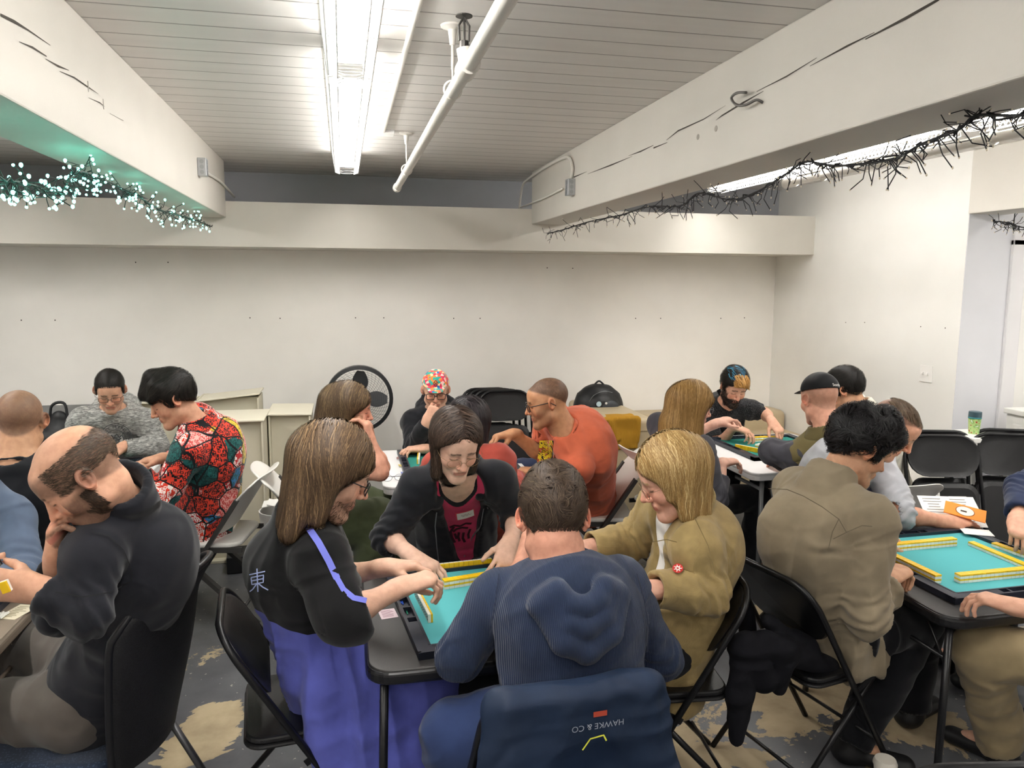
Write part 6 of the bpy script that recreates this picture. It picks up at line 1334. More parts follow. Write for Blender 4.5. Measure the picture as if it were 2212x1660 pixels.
person(dict(label='player in a slate blue long sleeved top, cut by the left edge', pel=(-1.72, 3.22, .57), head=WY(-110, 965, 3.05), face=(180, 20, 0), yaw=178, s=1.08, g=1.15, skin='d5a488', near=True,
    armL=dict(w=WY(-10, 1262, 2.85), e=WY(58, 1235, 3.02), d=(-.3, -1, -.1)), armR=dict(w=(-1.72, 2.95, .78)), sw=.17,
    top=dict(mat=FB['slate'], name='long_sleeve_top', neck='crew', loose=.016, amp=.009), pants=dict(mat=FB['blk']), hair=dict(kind='short', col='2b211b')))
person(dict(label='young player in a red and teal patchwork print jacket, black hair, facing left', pel=(-.80, 4.42, .57), head=WY(374, 866, 4.22), face=(-107, 26, 0), yaw=-92, hs=1.10, s=1.06, g=1.06, near=True, skin='d3a184', haircol='16130f', hunch=.07,
    armL=dict(w=WY(292, 1012, 4.05), e=WY(345, 1085, 4.05), d=(-1, .1, .0), pose='relax'), armR=dict(w=WY(352, 990, 4.55), e=WY(405, 1010, 4.62), d=(-1, -.1, -.12), pose='flat'),
    top=dict(mat=FB['patch'], name='patchwork_jacket', neck='stand', loose=.032, box=.01, hem=.15, sleeve=1.82, amp=.013), pants=dict(mat=FB['jean']),
    hair=dict(kind='short', col='16130f', col2='3a322c', top=.030, side=.012, uf=.070, un=-.035, n=2600, len=.05, flow='fwd', mess=.25, tufts=[((0, .02, .13), (0, .085, .085), .045), ((.05, .03, .10), (.055, .07, .06), .03), ((-.05, .03, .10), (-.055, .07, .06), .03)])))
# --- left edge table
def p5_do(z, root):
    fuzz(z, 'hair', lambda a, b, c: (np.abs(a) > .045) & (c > .012 + .1 * (b < -.05) * 0) & (c < .080) & (b < .055) & (b > -.12) | ((b < -.085) & (c > -.03) & (c < .075)), .011, '4a3b2f', 5200, root, '7a6650', .0013, .3, .002)
    fuzz(z, 'beard', lambda a, b, c: ((c < -.052) & (c > -.13) & (b > .012)) | ((np.abs(a) > .048) & (c < -.01) & (c > -.07) & (b > .0) & (b < .028)) | ((np.abs(c + .043) < .006) & (np.abs(a) < .026) & (b > .080)), .011, '3a2c22', 3200, root, '6e5440', .0014, .9, .003)
z = person(dict(label='bald bearded player in a black quarter zip pullover at the left, hand at his mouth', pel=(-.80, 2.52, .58), neck=WY(258, 1090, 2.32), head=WY(180, 1032, 2.22), face=(-108, 42, 0), yaw=-96, hs=1.10, s=1.08, g=1.0, near=True, skin='dba98c', haircol='3a2c22', hunch=.09,
    buzz=('54443a', .62, .030, -.050, .078), beard=('3a2c22', .7), armL=dict(w=WY(75, 1272, 2.10), e=WY(185, 1330, 2.08), d=(-1, .10, .18), pn=(.2, .9, .1), pose='pinch'), armR=dict(w=WY(122, 1205, 2.22), e=WY(128, 1325, 2.32), d=(.14, -.05, 1), pn=(.9, -.1, -.1), pose='grip'),
    top=dict(mat=FB['fleece'], name='pullover', neck='shirt', loose=.016, sleeveR=1.78, sleeveL=1.80, cuff=True, amp=.010, box=.012), pants=dict(mat=FB['taupe'], loose=.024), do=[p5_do],
    legL=dict(k=WZ(20, 1540, .50)), legR=dict(k=WZ(60, 1400, .56))))
seams(z, None, [[(196, 1150), (235, 1158), (268, 1190), (285, 1235), (284, 1255)], [(120, 1280), (180, 1290), (240, 1280), (285, 1255)]], '0d0e12', 1.4)
held_tile(z, 'L', 'tile held up in the fingers of the bald bearded player', WY(15, 1265, 2.06), Matrix.Rotation(1.57, 3, 'X') @ Matrix.Rotation(.3, 3, 'Z'))
# --- white table behind the middle
def p6_do(z, root): fuzz(z, 'beard', lambda a, b, c: ((c < -.036) & (c > -.13) & (b > .005)) | ((np.abs(a) > .048) & (c < .0) & (c > -.07) & (b > .0) & (b < .045)), .030, '8a5a3a', 2600, root, 'b07a50', .0024, .9, .008)
person(dict(label='player with long brown hair and red beard, chin on clasped hands, before the fan', pel=(-.14, 4.22, .57), head=WY(754, 886, 3.90), face=(92, 12, 0), yaw=80, hs=1.05, s=1.04, g=1.02, near=True, skin='dfa68c', haircol='6a4a36', beard=('8a5a3a', .9), do=[p6_do], hunch=.05,
    armR=dict(w=WY(800, 958, 3.78), e=WY(822, 1022, 3.74), d=(-.12, .10, 1), pn=(-.8, .3, .2), pose='grip'), armL=dict(w=WY(800, 955, 3.98), e=WY(826, 1010, 4.05), d=(-.2, -.25, 1), pn=(-.9, .1, 0), pose='fist'),
    top=dict(mat=FB['greytop'], name='tshirt', neck='crew', sleeve=.62, loose=.018), pants=dict(mat=FB['olivep'], loose=.045, wide=.02), legR=dict(k=WZ(815, 1125, .56)), legL=dict(k=WZ(850, 1110, .54)),
    hair=dict(kind='long', col='5d4a38', col2='9a8058', top=.012, side=.010, uf=.070, un=-.10, n=3200, len=.17, mess=.45, w=.004, locks=[((0, -.075, .03), (.02, -.14, -.17), .075, .05), ((-.05, -.03, .05), (-.055, -.045, -.20), .035, .024), ((.05, -.03, .05), (.05, -.05, -.20), .035, .03), ((-.03, -.07, .0), (-.03, -.16, -.20), .05, .035)])))
def p7_do(z, root):
    glasses(z, root, '1c1a1a', 'rect', .0024, .026, .019, drop=.004); o, F = cap_object(z, root, FB['floral'], 1, brim=.03)
    P = np.array([z.H(-x, .2, .088 + y) for x, y, _ in stroke_mesh([[(-.016, 0), (0, .018), (.016, 0), (0, -.018), (-.016, 0)], [(-.005, -.008), (-.005, .008)], [(.005, -.008), (.005, .008)], [(-.005, 0), (.005, 0)]], .0035)[0]]); P = project(F, P, -z.hf, .0012); link_mesh('cap_emblem', P - z.base, stroke_mesh([[(-.016, 0), (0, .018), (.016, 0), (0, -.018), (-.016, 0)], [(-.005, -.008), (-.005, .008)], [(.005, -.008), (.005, .008)], [(-.005, 0), (.005, 0)]], .0035)[1], mat('emblem_black', '151517'), o)
person(dict(label='player in a flowered cap and black hoodie, hand over the mouth, at the back', pel=(.68, 5.45, .57), head=WY(941, 846, 4.95), face=(186, 14, 0), yaw=184, hs=1.02, s=1.02, g=1.0, near=True, skin='e0b198', hunch=.05,
    armR=dict(w=WY(924, 912, 4.78), e=WY(890, 968, 4.90), d=(.42, -.05, .75), pn=(.3, .9, .2), pose='fist'), armL=dict(w=WY(915, 970, 4.80), e=WY(1000, 965, 4.95), d=(-1, 0, 0), pose='relax'), top=dict(mat=FB['blackh'], name='hoodie', neck='hood', loose=.018), pants=dict(mat=FB['blk']), haircol='6a5040', brow='6a5040', do=[p7_do]))
person(dict(label='dark haired player in a rust red shirt, seen from behind at the white table', pel=(.74, 3.74, .57), head=WY(1012, 924, 3.56), face=(20, 25, 0), yaw=20, hs=1.05, g=.84, skin='b9805f', near=True, armR=dict(w=(.98, 4.12, .78), e=WY(1098, 1060, 3.66)), armL=dict(w=(.42, 4.15, .78)),
    top=dict(mat=FB['rust'], name='shirt', neck='crew', loose=.026, sleeve=1.5), pants=dict(mat=FB['jean']), hair=dict(kind='long', col='2a2427', col2='4a4246', top=.016, side=.014, uf=.08, un=-.10, n=2000, len=.15, locks=[((0, -.07, .03), (0, -.11, -.19), .075, .06), ((-.05, -.03, .03), (-.06, -.05, -.18), .035, .03), ((.05, -.03, .03), (.06, -.05, -.18), .035, .03)])))
def p9_do(z, root):
    glasses(z, root, '17171a', 'rect', .0026, .026, .018, drop=.002)
    V, Fc = grid_mesh(.15, .24, 10); m = NT('tee_print'); v = m.tc(); n = m.noise(v, 26, 3, dist=1.5); m.set(color=m.ramp(n.outputs[0], [(0, lin('2a2626')), (.42, lin('e8cf2a')), (.56, lin('2a2626')), (.60, lin('d9633c')), (.70, lin('e9e4d8')), (.74, lin('8a3f5a'))], 'CONSTANT'), rough=.8)
    V = V * np.array([200, 330, 0]) + np.array([1176, 992, 0]); V[:, 0] += (V[:, 1] - 992) * -.12; px_decal(z, z.TF, V, Fc, 'chest_print', m.mat, 3.2, z.topo, .011)
z = person(dict(label='big player in an orange tee shirt and dark glasses, facing left, reaching out a tile', pel=(1.42, 4.44, .58), head=WY(1183, 872, 4.02), face=(-82, 14, 0), yaw=-84, hs=1.12, s=1.10, g=1.28, near=True, skin='c9956f', haircol='241c18', buzz=('2e2522', .80, .090, -.055, 0, .5), beard=('5a4438', .30), hunch=.07, facew=1.06,
    armR=dict(w=WY(1108, 938, 4.15), e=WY(1175, 985, 4.25), d=(-1, -.15, -.10), pn=(-.1, -.2, -1), pose='pinch'), armL=dict(w=(1.05, 4.05, .80), e=WY(1190, 1075, 3.98), d=(-1, .2, 0)),
    top=dict(mat=FB['orange'], name='tshirt', neck='crew', sleeve=.85, sleeveR=.60, loose=.024, hem=.16, wide=.014, amp=.012, belly=True), pants=dict(mat=FB['navy']), do=[p9_do]))
held_tile(z, 'R', 'tile held out in the fingers of the player in the orange tee', None, Matrix.Rotation(1.57, 3, 'X'))
# --- middle table
def tank(z, F): 
    torso_cloth(z, F, dict(loose=.006, hem=.06, depth=.72)); N = z.neck; F.sub(capsule(N + z.fw * .12 + z.up * .02, N + z.fw * .15 - z.up * .20, .098, .066), .01); F.sub(capsule(N, N + z.up * .1, .09), .01)
def under(z, F): torso_cloth(z, F, dict(loose=.002, hem=.05, depth=.71)); N = z.neck; F.sub(capsule(N + z.fw * .12 + z.up * .05, N + z.fw * .14 - z.up * .165, .095, .064), .01); F.sub(capsule(N, N + z.up * .1, .085), .01)
def open_front(z, F):
    # the unzipped front: a wedge cut out down to the waist
    a = z.neck + z.fw * .17 + z.up * .02; F.sub(capsule(a + z.up * .03, z.chest + z.fw * .17 + z.l * .02, .120, .095, sq=(z.fw, 1.5)), .006); F.sub(capsule(z.chest + z.fw * .17 + z.l * .02, z.pel + z.fw * .2 + z.l * .05, .095, .06, sq=(z.fw, 1.5)), .006)
def p10_do(z, root):
    glasses(z, root, '9a7f5e', 'round', .0009, .026, .018, drop=.006, fwd=.106, metal=.8)
    TFk = z.LF['tank_top']; tank_o = [c for c in root.children if c.name.startswith('tank_top')][0]
    t = chest_decal(z, TFk, *grid_mesh(.082, .056), 'name_sticker', mat('sticker_red', 'd8455a'), .030, .205, tank_o, off=.006, ang=-.10); chest_decal(z, TFk, *grid_mesh(.072, .046), 'sticker_face', M_PAPER, .030, .205, t, off=.0075, ang=-.10)
    r = random.Random(4); scr = [[(x, .002 + .008 * math.sin(x * 400 + k * 2)) for x in np.arange(-.025 + k * .01, .02, .003)] for k in range(2)]; chest_decal(z, TFk, *stroke_mesh(scr, .0012), 'handwriting', mat('print_grey', '8b8985'), .030, .205, t, off=.0085, ang=-.10)
    bl = [[(-.045, .05), (-.02, .062), (.005, .05), (.03, .058), (.048, .045)], [(-.03, .03), (-.005, .04), (.02, .035), (.035, .02)], [(.03, .05), (.045, .02), (.04, -.01), (.028, -.04)], [(-.04, .02), (-.03, -.005), (-.032, -.03)], [(-.01, .01), (-.006, -.02), (-.015, -.045)], [(.01, .015), (.014, -.01), (.008, -.035)], [(.028, .01), (.02, -.02)]]
    chest_decal(z, TFk, *stroke_mesh(bl, .011), 'tank_print', mat('print_maroon', '3a1420'), .012, .085, tank_o, off=.006)
    m = mat('zip_silver', 'a5a6a8', .3, .8)
    for k, pts in ((-1, [(-.095, .22), (-.085, .12), (-.045, .02), (-.012, -.06)]), (1, [(.100, .24), (.108, .14), (.105, .02), (.10, -.06)])): chest_decal(z, z.TF, *stroke_mesh([pts], .0045), 'zipper', m, 0.01, .02, z.topo, off=.012)
    chest_decal(z, z.TF, *stroke_mesh([[(-.115, .27), (-.125, .20), (-.118, .13)]], .006), 'drawstring', FB['black'], 0, .02, z.topo, off=.013)
z = person(dict(label='long haired player in wire glasses, open black hoodie and pink tank top, facing the camera', pel=(.48, 3.32, .57), head=WY(984, 962, 2.82), face=(170, 28, 0), yaw=181, hs=1.04, s=1.0, g=.98, drop=.035, neck=WY(986, 1024, 3.02), near=True, skin='dfb8a2', haircol='3a2b22', lip='b06a5e', hunch=.06, facew=.94,
    armR=dict(w=WZ(892, 1203, .80), e=WY(836, 1160, 2.98), d=(.75, -.55, -.32), pn=(.35, -.25, -.8), pose='relax'), armL=dict(w=WZ(1100, 1178, .815), e=WY(1118, 1118, 3.02), d=(-.42, -.75, -.45), pn=(-.55, -.1, -.75), pose='relax'),
    top=dict(mat=FB['blackh'], name='hoodie', neck='none', loose=.026, box=.01, sleeve=1.45, sleeveR=1.25, sleeveL=1.30, extra=[open_front, lambda z, F: F.add(capsule(z.neck - z.fw * .055 + z.l * .06 + z.up * .03, z.neck - z.fw * .055 - z.l * .06 + z.up * .03, .032), .03), lambda z, F: [F.add(capsule(z.neck - z.fw * .04 + z.l * k * .075 + z.up * .025, z.neck + z.fw * .07 + z.l * k * .085 - z.up * .07, .024, .016), .02) for k in (1, -1)]], amp=.010),
    layers=[('undershirt', dict(mat=FB['black'], build=under)), ('tank_top', dict(mat=FB['pink'], build=tank, amp=.005))], pants=dict(mat=FB['blk']), do=[p10_do],
    hair=dict(kind='long', col='3d2f27', col2='6b5546', top=.012, side=.007, uf=.100, un=-.10, n=3600, len=.13, part=-.004, w=.0035, mess=.3, locks=[((0, -.065, .03), (0, -.06, -.12), .064, .04), ((.068, -.022, .045), (.070, -.020, -.095), .015, .012), ((-.068, -.022, .045), (-.074, -.010, -.105), .015, .012)])))
def p11_do(z, root):
    glasses(z, root, '17171a', 'rect', .0022, .026, .016, drop=.004)
    fuzz(z, 'beard', lambda a, b, c: ((c < -.045) & (c > -.13) & (b > .015)) | ((np.abs(c + .043) < .006) & (np.abs(a) < .03) & (b > .08)), .008, '5a4535', 1200, root, None, .0018, .8, .002)
    mp = mat('happi_trim', '7279d6', .8)
    for pl, w in (([(662, 1134), (688, 1172), (710, 1212), (728, 1250)], 15), ([(726, 1246), (742, 1274), (764, 1292), (792, 1298)], 12)): px_decal(z, z.TF, *stroke_mesh([pl], w, 4, 4), 'coat_trim', mp, 1.5, z.topo, .013)
    # embroidered character on the sleeve back, white outline strokes
    st = [[(-.028, .026), (.028, .028)], [(0, .044), (0, -.045)], [(-.022, .014), (.022, .015), (.020, -.012), (-.020, -.013), (-.022, .014)], [(-.020, .001), (.020, .002)], [(0, -.010), (-.018, -.032), (-.034, -.042)], [(0, -.010), (.018, -.030), (.036, -.044)]]
    V, Fc = stroke_mesh(st, .0042); o = WY(556, 1254, 1.7); side_decal(z, z.TF, V * .82, Fc, 'embroidery', mat('thread_pale', 'a9b6e2'), o, unit(o - CAMP), unit((1, .3, 0)), (0, 0, 1), z.topo, .012)
z = person(dict(label='player with long brown hair and black glasses in a black and purple blue happi coat', pel=(-.06, 2.52, .57), neck=WY(652, 1122, 2.42), head=WY(714, 1022, 2.34), face=(84, 28, 0), yaw=84, hs=1.15, s=1.04, g=.98, near=True, skin='dcb198', haircol='4a3a2c', beard=('6a5242', .35), hunch=.05,
    armR=dict(w=WY(868, 1268, 2.28), e=WY(745, 1330, 2.18), d=(.9, .25, .10), pn=(.15, .1, -.95), pose='grip'), armL=dict(w=WY(836, 1226, 2.50), e=WY(715, 1250, 2.62), d=(1, -.05, .0), pn=(.1, -.2, -.9), pose='relax'),
    top=dict(mat=FB['happi'], name='happi_coat', neck='stand', loose=.022, box=.0, hem=.24, sleeveR=1.12, sleeveL=1.02, wide=.048, depth=.80, amp=.012, ff=.9, drape=1.3, elbow=0, extra=[lambda z, F: [F.add(capsule(z.pel - z.l * .10 + V3(0, 0, .02), z.pel - z.l * .12 + z.f * .30 + V3(0, 0, .01), .135, .11), .06), F.add(capsule(z.pel - z.l * .19 + z.f * -.02, z.pel - z.l * .22 + z.f * .02 + V3(0, 0, -.34), .085, .10, sq=(z.l, .5)), .06), F.add(capsule(z.pel - z.l * .19 + z.f * .26, z.pel - z.l * .22 + z.f * .30 + V3(0, 0, -.32), .075, .10, sq=(z.l, .5)), .06), F.add(capsule(z.pel - z.l * .21 + z.f * .12 + V3(0, 0, -.05), z.pel - z.l * .23 + z.f * .15 + V3(0, 0, -.34), .10, .12, sq=(z.l, .4)), .06)]]),
    pants=dict(mat=FB['blk']), do=[p11_do],
    hair=dict(kind='long', col='5d4936', col2='a58660', top=.012, side=.010, uf=.075, un=-.10, n=4200, len=.20, w=.0035, mess=.35, locks=[((0, -.060, .03), (.0, -.115, -.14), .075, .040), ((-.055, -.02, .05), (-.06, -.045, -.11), .034, .018), ((.055, -.02, .05), (.06, -.05, -.11), .034, .020), ((-.04, -.06, .02), (-.06, -.13, -.15), .045, .022)])))
def p12_do(z, root): glasses(z, root, '1c1c1f', 'rect', .0018)
person(dict(label='short haired player in a ribbed navy hoodie, back to the camera, middle table', pel=(.63, 2.00, .57), neck=WY(1212, 1240, 2.10), head=WY(1195, 1128, 2.16), face=(10, 28, 0), yaw=2, hs=1.20, s=1.08, g=1.20, near=True, skin='dca188', haircol='4e3f32', hunch=.06, sw=.160,
    armL=dict(w=WZ(1130, 1215, .86), e=WY(990, 1418, 2.12), d=(.2, .6, .5), pn=(.9, 0, 0), pose='relax'), armR=dict(w=WZ(1330, 1290, .80), e=WY(1425, 1418, 2.15), d=(-.3, .9, 0), pose='relax'),
    top=dict(mat=FB['navyrib'], name='ribbed_hoodie', neck='hood', loose=.022, hem=.12, sleeve=1.30, cuff=True, hoodlen=.17, hoodk=1.6, amp=.010, res=.0055), pants=dict(mat=FB['navyp'], loose=.03), legL=dict(k=WZ(985, 1590, .52)),
    hair=dict(kind='short', col='4f4036', col2='77654f', top=.026, side=.007, uf=.085, un=-.062, n=5200, len=.030, flow='back', mess=.8, w=.0026, off=.006, lift=.35, seed=3), do=[p12_do, lambda z, r: seams(z, r, [[(1078, 1240), (1070, 1300), (1062, 1350), (1052, 1400)], [(1376, 1240), (1392, 1300), (1402, 1360), (1398, 1410)]], '18223a', 1.3, 2.2)]))
def p13_do(z, root):
    glasses(z, root, '8a7458', 'round', .0009, .025, .018, drop=.006, metal=.8)
    o = WY(1464, 1228, 1.6); dd = unit(o - CAMP); V, Fc = disc_mesh(.016); a = side_decal(z, z.TF, V, Fc, 'sleeve_patch', mat('patch_red', 'd03a35'), o, dd, (1, -.4, 0), (0, 0, 1), z.topo, .012)
    seams(z, root, [[(1500, 1118), (1530, 1180), (1545, 1240)], [(1390, 1260), (1385, 1330), (1395, 1420), (1400, 1480)], [(1408, 1172), (1440, 1166), (1462, 1172)]], '7d6b45', 1.3, 1.8)
    st = [[(.003 * math.cos(t), .003 * math.sin(t)), (.012 * math.cos(t), .012 * math.sin(t))] for t in np.linspace(0, 2 * math.pi, 8)[:-1]] + [[(.006 * math.cos(t), .006 * math.sin(t)) for t in np.linspace(0, 6.28, 9)]]
    side_decal(z, z.TF, *stroke_mesh(st, .0026), 'patch_design', mat('patch_white', 'f0e6e2'), o, dd, (1, -.4, 0), (0, 0, 1), a, .0135)
def shirt13(z, F): torso_cloth(z, F, dict(loose=.010, hem=.03)); collar(z, F, dict(neck='crew'))
def open13(z, F): F.sub(capsule(z.neck + z.fw * .13 + z.up * .03, z.waist + z.fw * .17, .088, .050, sq=(z.fw, 1.5)), .006)
person(dict(label='player with chin length blond hair, round glasses and a tan corduroy shirt, facing left', pel=(1.14, 2.50, .57), neck=WY(1485, 1105, 2.44), head=WY(1456, 1032, 2.38), face=(-80, 26, 0), yaw=-88, hs=1.14, s=1.04, g=1.02, near=True, skin='dfae98', haircol='a98a5a', brow='a98a5a', hunch=.06,
    armL=dict(w=WY(1400, 1275, 2.20), e=WY(1530, 1280, 2.24), d=(-1, .2, 0)), armR=dict(w=WZ(1265, 1185, .86), e=WY(1370, 1165, 2.68), d=(-1, -.1, -.1)),
    top=dict(mat=FB['cord'], name='corduroy_shirt', neck='shirt', loose=.026, box=.010, hem=.22, sleeve=1.9, wide=.008, amp=.015, ff=.9, extra=[open13]), layers=[('white_tshirt', dict(mat=FB['white'], build=shirt13))], pants=dict(mat=FB['blk']), do=[p13_do],
    hair=dict(kind='long', col='b08c55', col2='e6cf98', top=.012, side=.010, uf=.074, un=-.10, n=4600, len=.16, w=.0035, mess=.4, part=0, locks=[((0, -.06, .03), (0, -.075, -.12), .074, .048), ((.06, -.025, .05), (.068, -.03, -.105), .030, .020), ((-.06, -.02, .05), (-.065, -.02, -.11), .030, .020), ((.062, .030, .075), (.070, .030, -.045), .010, .005), ((-.05, .060, .075), (-.06, .06, -.01), .008, .004)])))
# --- table before the sofa
person(dict(label='player with waist length strawberry blond hair, seen from behind beside the sofa table', pel=(2.04, 4.24, .57), head=WY(1494, 880, 3.98), face=(92, 14, 0), yaw=75, hs=1.06, s=1.0, g=.95, near=True, skin='e2b29c', armL=dict(w=WY(1548, 915, 4.30), pose='relax', d=(.9, .2, .2)), armR=dict(w=WY(1560, 1000, 4.0), d=(1, .2, 0)),
    top=dict(mat=FB['dkgrey'], name='grey_top', neck='crew', loose=.02, sleeve=1.5), pants=dict(mat=FB['blk']), do=[lambda z, r: glasses(z, r, '9a9a9c', 'round', .001)],
    hair=dict(kind='long', col='a57f48', col2='d0aa70', top=.018, side=.014, uf=.08, un=-.10, n=4600, len=.30, w=.0045, mess=.3, locks=[((0, -.07, .03), (-.02, -.10, -.30), .080, .085), ((-.05, -.02, .05), (-.085, -.03, -.38), .040, .060), ((.05, -.03, .05), (.03, -.09, -.34), .045, .05), ((0, -.08, -.1), (-.03, -.13, -.44), .07, .05)])))
def p15_do(z, root):
    fuzz(z, 'beard', lambda a, b, c: ((c < -.040) & (c > -.13) & (b > .005)) | ((np.abs(a) > .046) & (c < .01) & (c > -.07) & (b > -.005) & (b < .05)), .012, '1c1512', 2200, root, '3a2c24', .002, .9, .004)
    q = z.hloc(z.HV)
    for nm, c, c2, ok in (('dyed_fringe', 'c08a45', 'e3b878', (q[:, 1] > .045) & (q[:, 2] > .062) & (q[:, 0] > -.045)), ('dyed_streak', '2a6f92', '55a9c4', (q[:, 2] > .10) & (q[:, 0] < .02) & (q[:, 1] > -.05) & (q[:, 1] < .05))):
        R_ = z.HV[np.random.default_rng(2).choice(np.where(ok)[0], 50 if nm == 'dyed_streak' else 400)]; v, qd, hv = strands(z.HF, R_, .045, lambda P, D: z.hf * .8 + z.hl * .5 - z.hu * .5 + (vnoise3(P * 40) - .5) * .9, 5, .0045, .014, .2, .002, .3, 4); o = link_mesh(nm, v - z.base, qd, hair_mat(c, c2), root, True); set_attr(o, 'hv', hv)
    for k in (1, -1): MB().box(tuple(z.H(.060 * k, -.05, -.075) - z.base), (.03, .008, .045), Matrix.Rotation(.5 * k, 3, 'Y')).build('neck_ribbon', FB['black'], root, bevel=.002)
person(dict(label='bearded player with black, orange and blue dyed hair in a black tee, by the sofa', pel=(2.86, 5.42, .57), head=WY(1584, 838, 4.98), face=(186, 26, -4), yaw=184, hs=1.06, s=1.04, g=1.05, near=True, skin='dba98f', haircol='1c1512', beard=('1c1512', .9), do=[p15_do], hunch=.05,
    armR=dict(w=WY(1586, 922, 4.80), e=WY(1552, 965, 5.0), d=(.7, -.6, -.3), pose='relax'), armL=dict(w=WY(1668, 912, 4.85), e=WY(1652, 893, 5.08), d=(.15, -.8, -.6), pose='relax'),
    top=dict(mat=FB['dots'], name='tshirt', neck='v', sleeve=.72, loose=.016), pants=dict(mat=FB['blk']), hair=dict(kind='short', col='17130f', col2='3a3029', top=.026, side=.012, uf=.072, un=-.06, n=2200, len=.04, flow='side', mess=.6)))
def vestf(z, F): 
    torso_cloth(z, F, dict(loose=.034, hem=.12, box=.01)); collar(z, F, dict(neck='stand'))
    for k in (1, -1): q = 'L' if k > 0 else 'R'; F.sub(capsule(z.sh[q] + z.l * k * .035, z.arm[q]['e'] + z.l * k * .03, .062, .07), .012)
def p16_do(z, root):
    o, F = cap_object(z, root, FB['capb'], 1, brim=.065)
    V, Fc = text_mesh('Seattle', .020); P = np.array([z.H(-x - .03, -.3, .066 + y) for x, y, _ in V]); P = project(F, P, z.hf, .0015); link_mesh('cap_lettering', P - z.base, Fc, mat('thread_white', 'e9e6e0'), o)
    V, Fc = stroke_mesh([[(0, -.012), (.004, .002), (0, .012)]], .004); P = np.array([z.H(.3, .03 + x, .066 + y) for x, y, _ in V]); P = project(F, P, -z.hl, .0015); link_mesh('cap_mark', P - z.base, Fc, mat('thread_white', 'e9e6e0'), o)
person(dict(label='player in a black cap and olive quilted vest with blue bands, back to the camera', pel=(2.82, 3.62, .57), head=WY(1770, 866, 3.55), face=(2, 14, 0), yaw=0, hs=1.06, s=1.08, g=1.15, near=True, skin='dca58c', haircol='6a5040', buzz=('8a6e5c', .5, .06, -.06, 0), do=[p16_do], hunch=.05,
    armL=dict(w=(2.55, 4.02, .78), e=WY(1668, 975, 3.62), d=(0, 1, 0)), armR=dict(w=(3.0, 4.05, .78)), top=dict(mat=FB['dkgrey'], name='long_sleeve_top', neck='crew', loose=.022), layers=[('quilted_vest', dict(mat=FB['vest'], build=vestf, amp=.004))], pants=dict(mat=FB['blk'])))
person(dict(label='black haired player in glasses and a cream shirt near the side wall, facing left', pel=(3.42, 4.22, .57), head=WY(1826, 846, 4.05), face=(-42, 24, 0), yaw=-60, hs=1.06, s=1.04, g=1.0, near=True, skin='c99a78', haircol='17130f', armL=dict(w=(3.1, 4.0, .8)), armR=dict(w=(3.1, 4.35, .8)),
    top=dict(mat=FB['cream'], name='cream_shirt', neck='shirt', loose=.024), pants=dict(mat=FB['blk']), do=[lambda z, r: glasses(z, r, '1c1c1f', 'rect', .0016)], hair=dict(kind='short', col='15120f', col2='332c27', top=.020, side=.009, uf=.075, un=-.05, n=2200, len=.03, flow='fwd', mess=.5)))
# --- right table
person(dict(label='player with cropped brown hair in a grey tee, reaching across to the rule sheets', pel=(2.42, 3.42, .57), neck=WY(1850, 990, 3.16), head=WY(1925, 928, 3.0), face=(130, 40, 0), yaw=150, hs=1.08, s=1.04, g=1.0, near=True, skin='d9a287', haircol='4a382c', brow='5a4434', buzz=('4f3d32', .72, .092, -.05, 0, .55), hunch=.08,
    armL=dict(w=WY(2045, 1128, 2.92), e=WY(1948, 1112, 2.95), d=(.95, -.1, .05), pn=(0, .3, -.9), pose='relax'), armR=dict(w=WZ(1850, 1150, .80), e=WY(1800, 1090, 3.05), d=(.3, -1, 0)),
    top=dict(mat=FB['greytee'], name='tshirt', neck='crew', sleeve=1.02, sleeveR=.9, loose=.026, wide=.014, amp=.012), pants=dict(mat=FB['blk']), do=[lambda z, r: fuzz(z, 'hair', lambda a, b, c: (c > .080) & (b > -.08) & (b < .085), .022, '54422f', 1800, r, '8a735a', .0024, -.2, .004)]))
person(dict(label='black haired player in an olive tan overshirt at the right table, seen from behind', pel=(1.80, 2.48, .57), neck=WY(1782, 1062, 2.42), head=WY(1854, 972, 2.46), face=(98, 28, 0), yaw=78, hs=1.07, s=1.06, g=1.02, near=True, skin='cfa080', haircol='14110f', hunch=.09, facew=.96,
    armR=dict(w=WZ(1918, 1250, .79), e=WY(1868, 1325, 2.22), d=(.85, .35, .12), pn=(.2, .1, -.9), pose='grip'), armL=dict(w=(2.2, 2.75, .78)),
    top=dict(mat=FB['olive'], name='overshirt', neck='shirt', loose=.026, box=.010, hem=.14, sleeve=1.72, wide=.012, amp=.012, ff=.9, drape=1.5), pants=dict(mat=FB['blk']), do=[lambda z, r: seams(z, r, [[(1660, 1056), (1700, 1058), (1735, 1072), (1775, 1095), (1812, 1122), (1828, 1150)], [(1800, 1165), (1830, 1150), (1862, 1136), (1884, 1138)], [(1812, 1122), (1798, 1150), (1790, 1185)]], '6b604e', 1.5, 1.8)], legR=dict(k=WZ(1990, 1330, .56), a=WZ(1840, 1600, .09), fd=(.7, -.5, 0)), legL=dict(k=WZ(2000, 1290, .56)),
    hair=dict(kind='short', col='121012', col2='3a383c', top=.030, side=.016, uf=.068, un=-.040, n=5200, len=.045, flow='side', mess=1.1, off=.016, w=.0035, lift=.5, stick=.2, tufts=[((0, .03, .13), (-.02, .085, .095), .045), ((-.04, .03, .12), (-.05, .07, .08), .03)])))
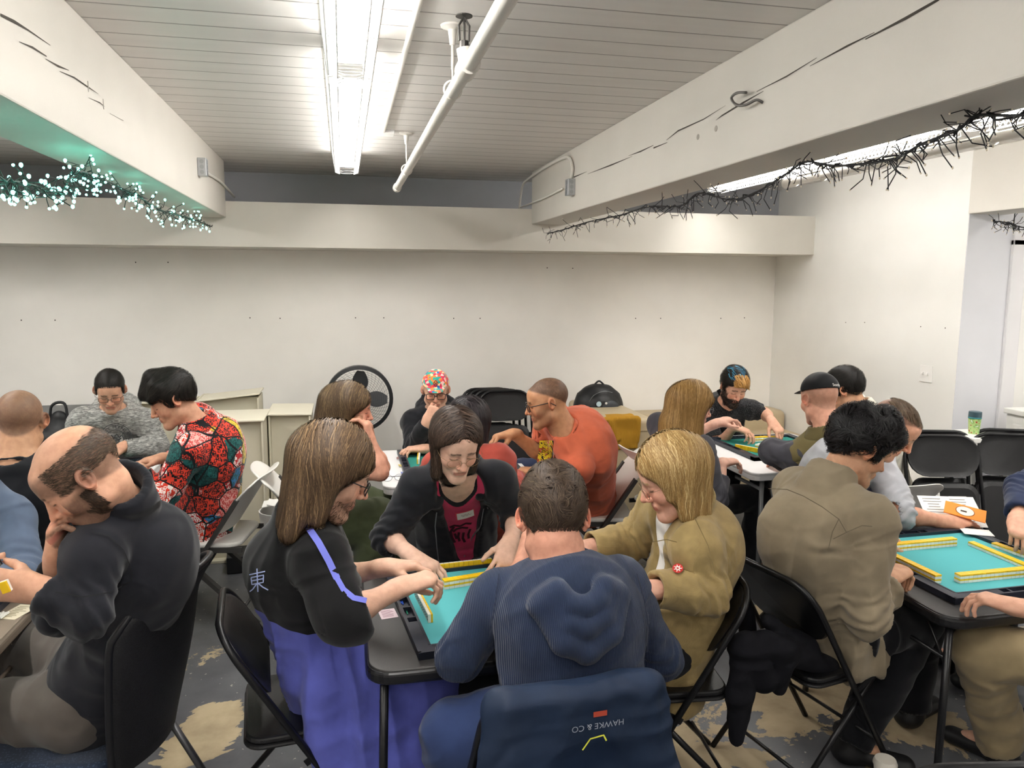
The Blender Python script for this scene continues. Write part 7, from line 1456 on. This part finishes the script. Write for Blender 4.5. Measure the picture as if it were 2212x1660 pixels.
person(dict(label='player at the right edge, only a navy cuff and a hand showing', pel=(3.32, 2.64, .57), head=(3.12, 2.62, 1.26), face=(-90, 25, 0), yaw=-90, g=1.1, near=True, skin='dba98f', armR=dict(w=WZ(2198, 1128, .85), e=(2.98, 2.80, .93), d=(-.55, -.75, -.35), pn=(-.2, -.3, -.9), pose='grip'), armL=dict(w=(2.98, 2.40, .78)),
    top=dict(mat=FB['navy'], name='pullover', neck='crew', loose=.024, sleeve=1.75), pants=dict(mat=FB['blk']), hair=dict(kind='short', col='3a2a20')))
person(dict(label='player in khaki trousers at the bottom right, bare forearm on the right table', pel=(2.86, 1.62, .57), head=(2.72, 1.92, 1.26), face=(-12, 30, 0), yaw=-12, g=1.1, near=True, skin='dba98f', armL=dict(w=WZ(2192, 1312, .79), e=(2.62, 1.80, .78), d=(-.55, .80, .05), pn=(0, 0, -1), pose='relax'), armR=dict(w=(2.72, 2.12, .79), d=(-.9, .4, 0), pose='grip'),
    top=dict(mat=FB['greytop'], name='tshirt', neck='crew', loose=.02, sleeve=.7), pants=dict(mat=FB['khaki'], loose=.026, wide=.012, amp=.016), legL=dict(k=WZ(2120, 1400, .54), a=WZ(2160, 1600, .10)), legR=dict(k=(2.95, 2.05, .54)), hair=dict(kind='short', col='3a2a20')))
cam = bpy.data.cameras.new('camera'); co_ = bpy.data.objects.new('camera', cam); COL.objects.link(co_); bpy.context.scene.camera = co_
cam.sensor_fit = 'HORIZONTAL'; cam.sensor_width = 36; cam.lens = 36 * CAM_F / 2212; cam.clip_start = .05
co_.matrix_world = Matrix(((_r2[0], _u2[0], -_fw[0], CAMP[0]), (_r2[1], _u2[1], -_fw[1], CAMP[1]), (_r2[2], _u2[2], -_fw[2], CAMP[2]), (0, 0, 0, 1)))
sc = bpy.context.scene; sc.view_settings.view_transform = 'Standard'; sc.view_settings.look = 'None'; sc.view_settings.gamma = 1; sc.view_settings.exposure = EXPOSURE
w = bpy.data.worlds.new('world'); sc.world = w; w.use_nodes = True; w.node_tree.nodes['Background'].inputs[0].default_value = (.8, .85, 1, 1); w.node_tree.nodes['Background'].inputs[1].default_value = .05
sc.cycles.max_bounces = 7; sc.cycles.diffuse_bounces = 5; sc.cycles.use_adaptive_sampling = True; sc.cycles.adaptive_threshold = .05; sc.cycles.use_denoising = True
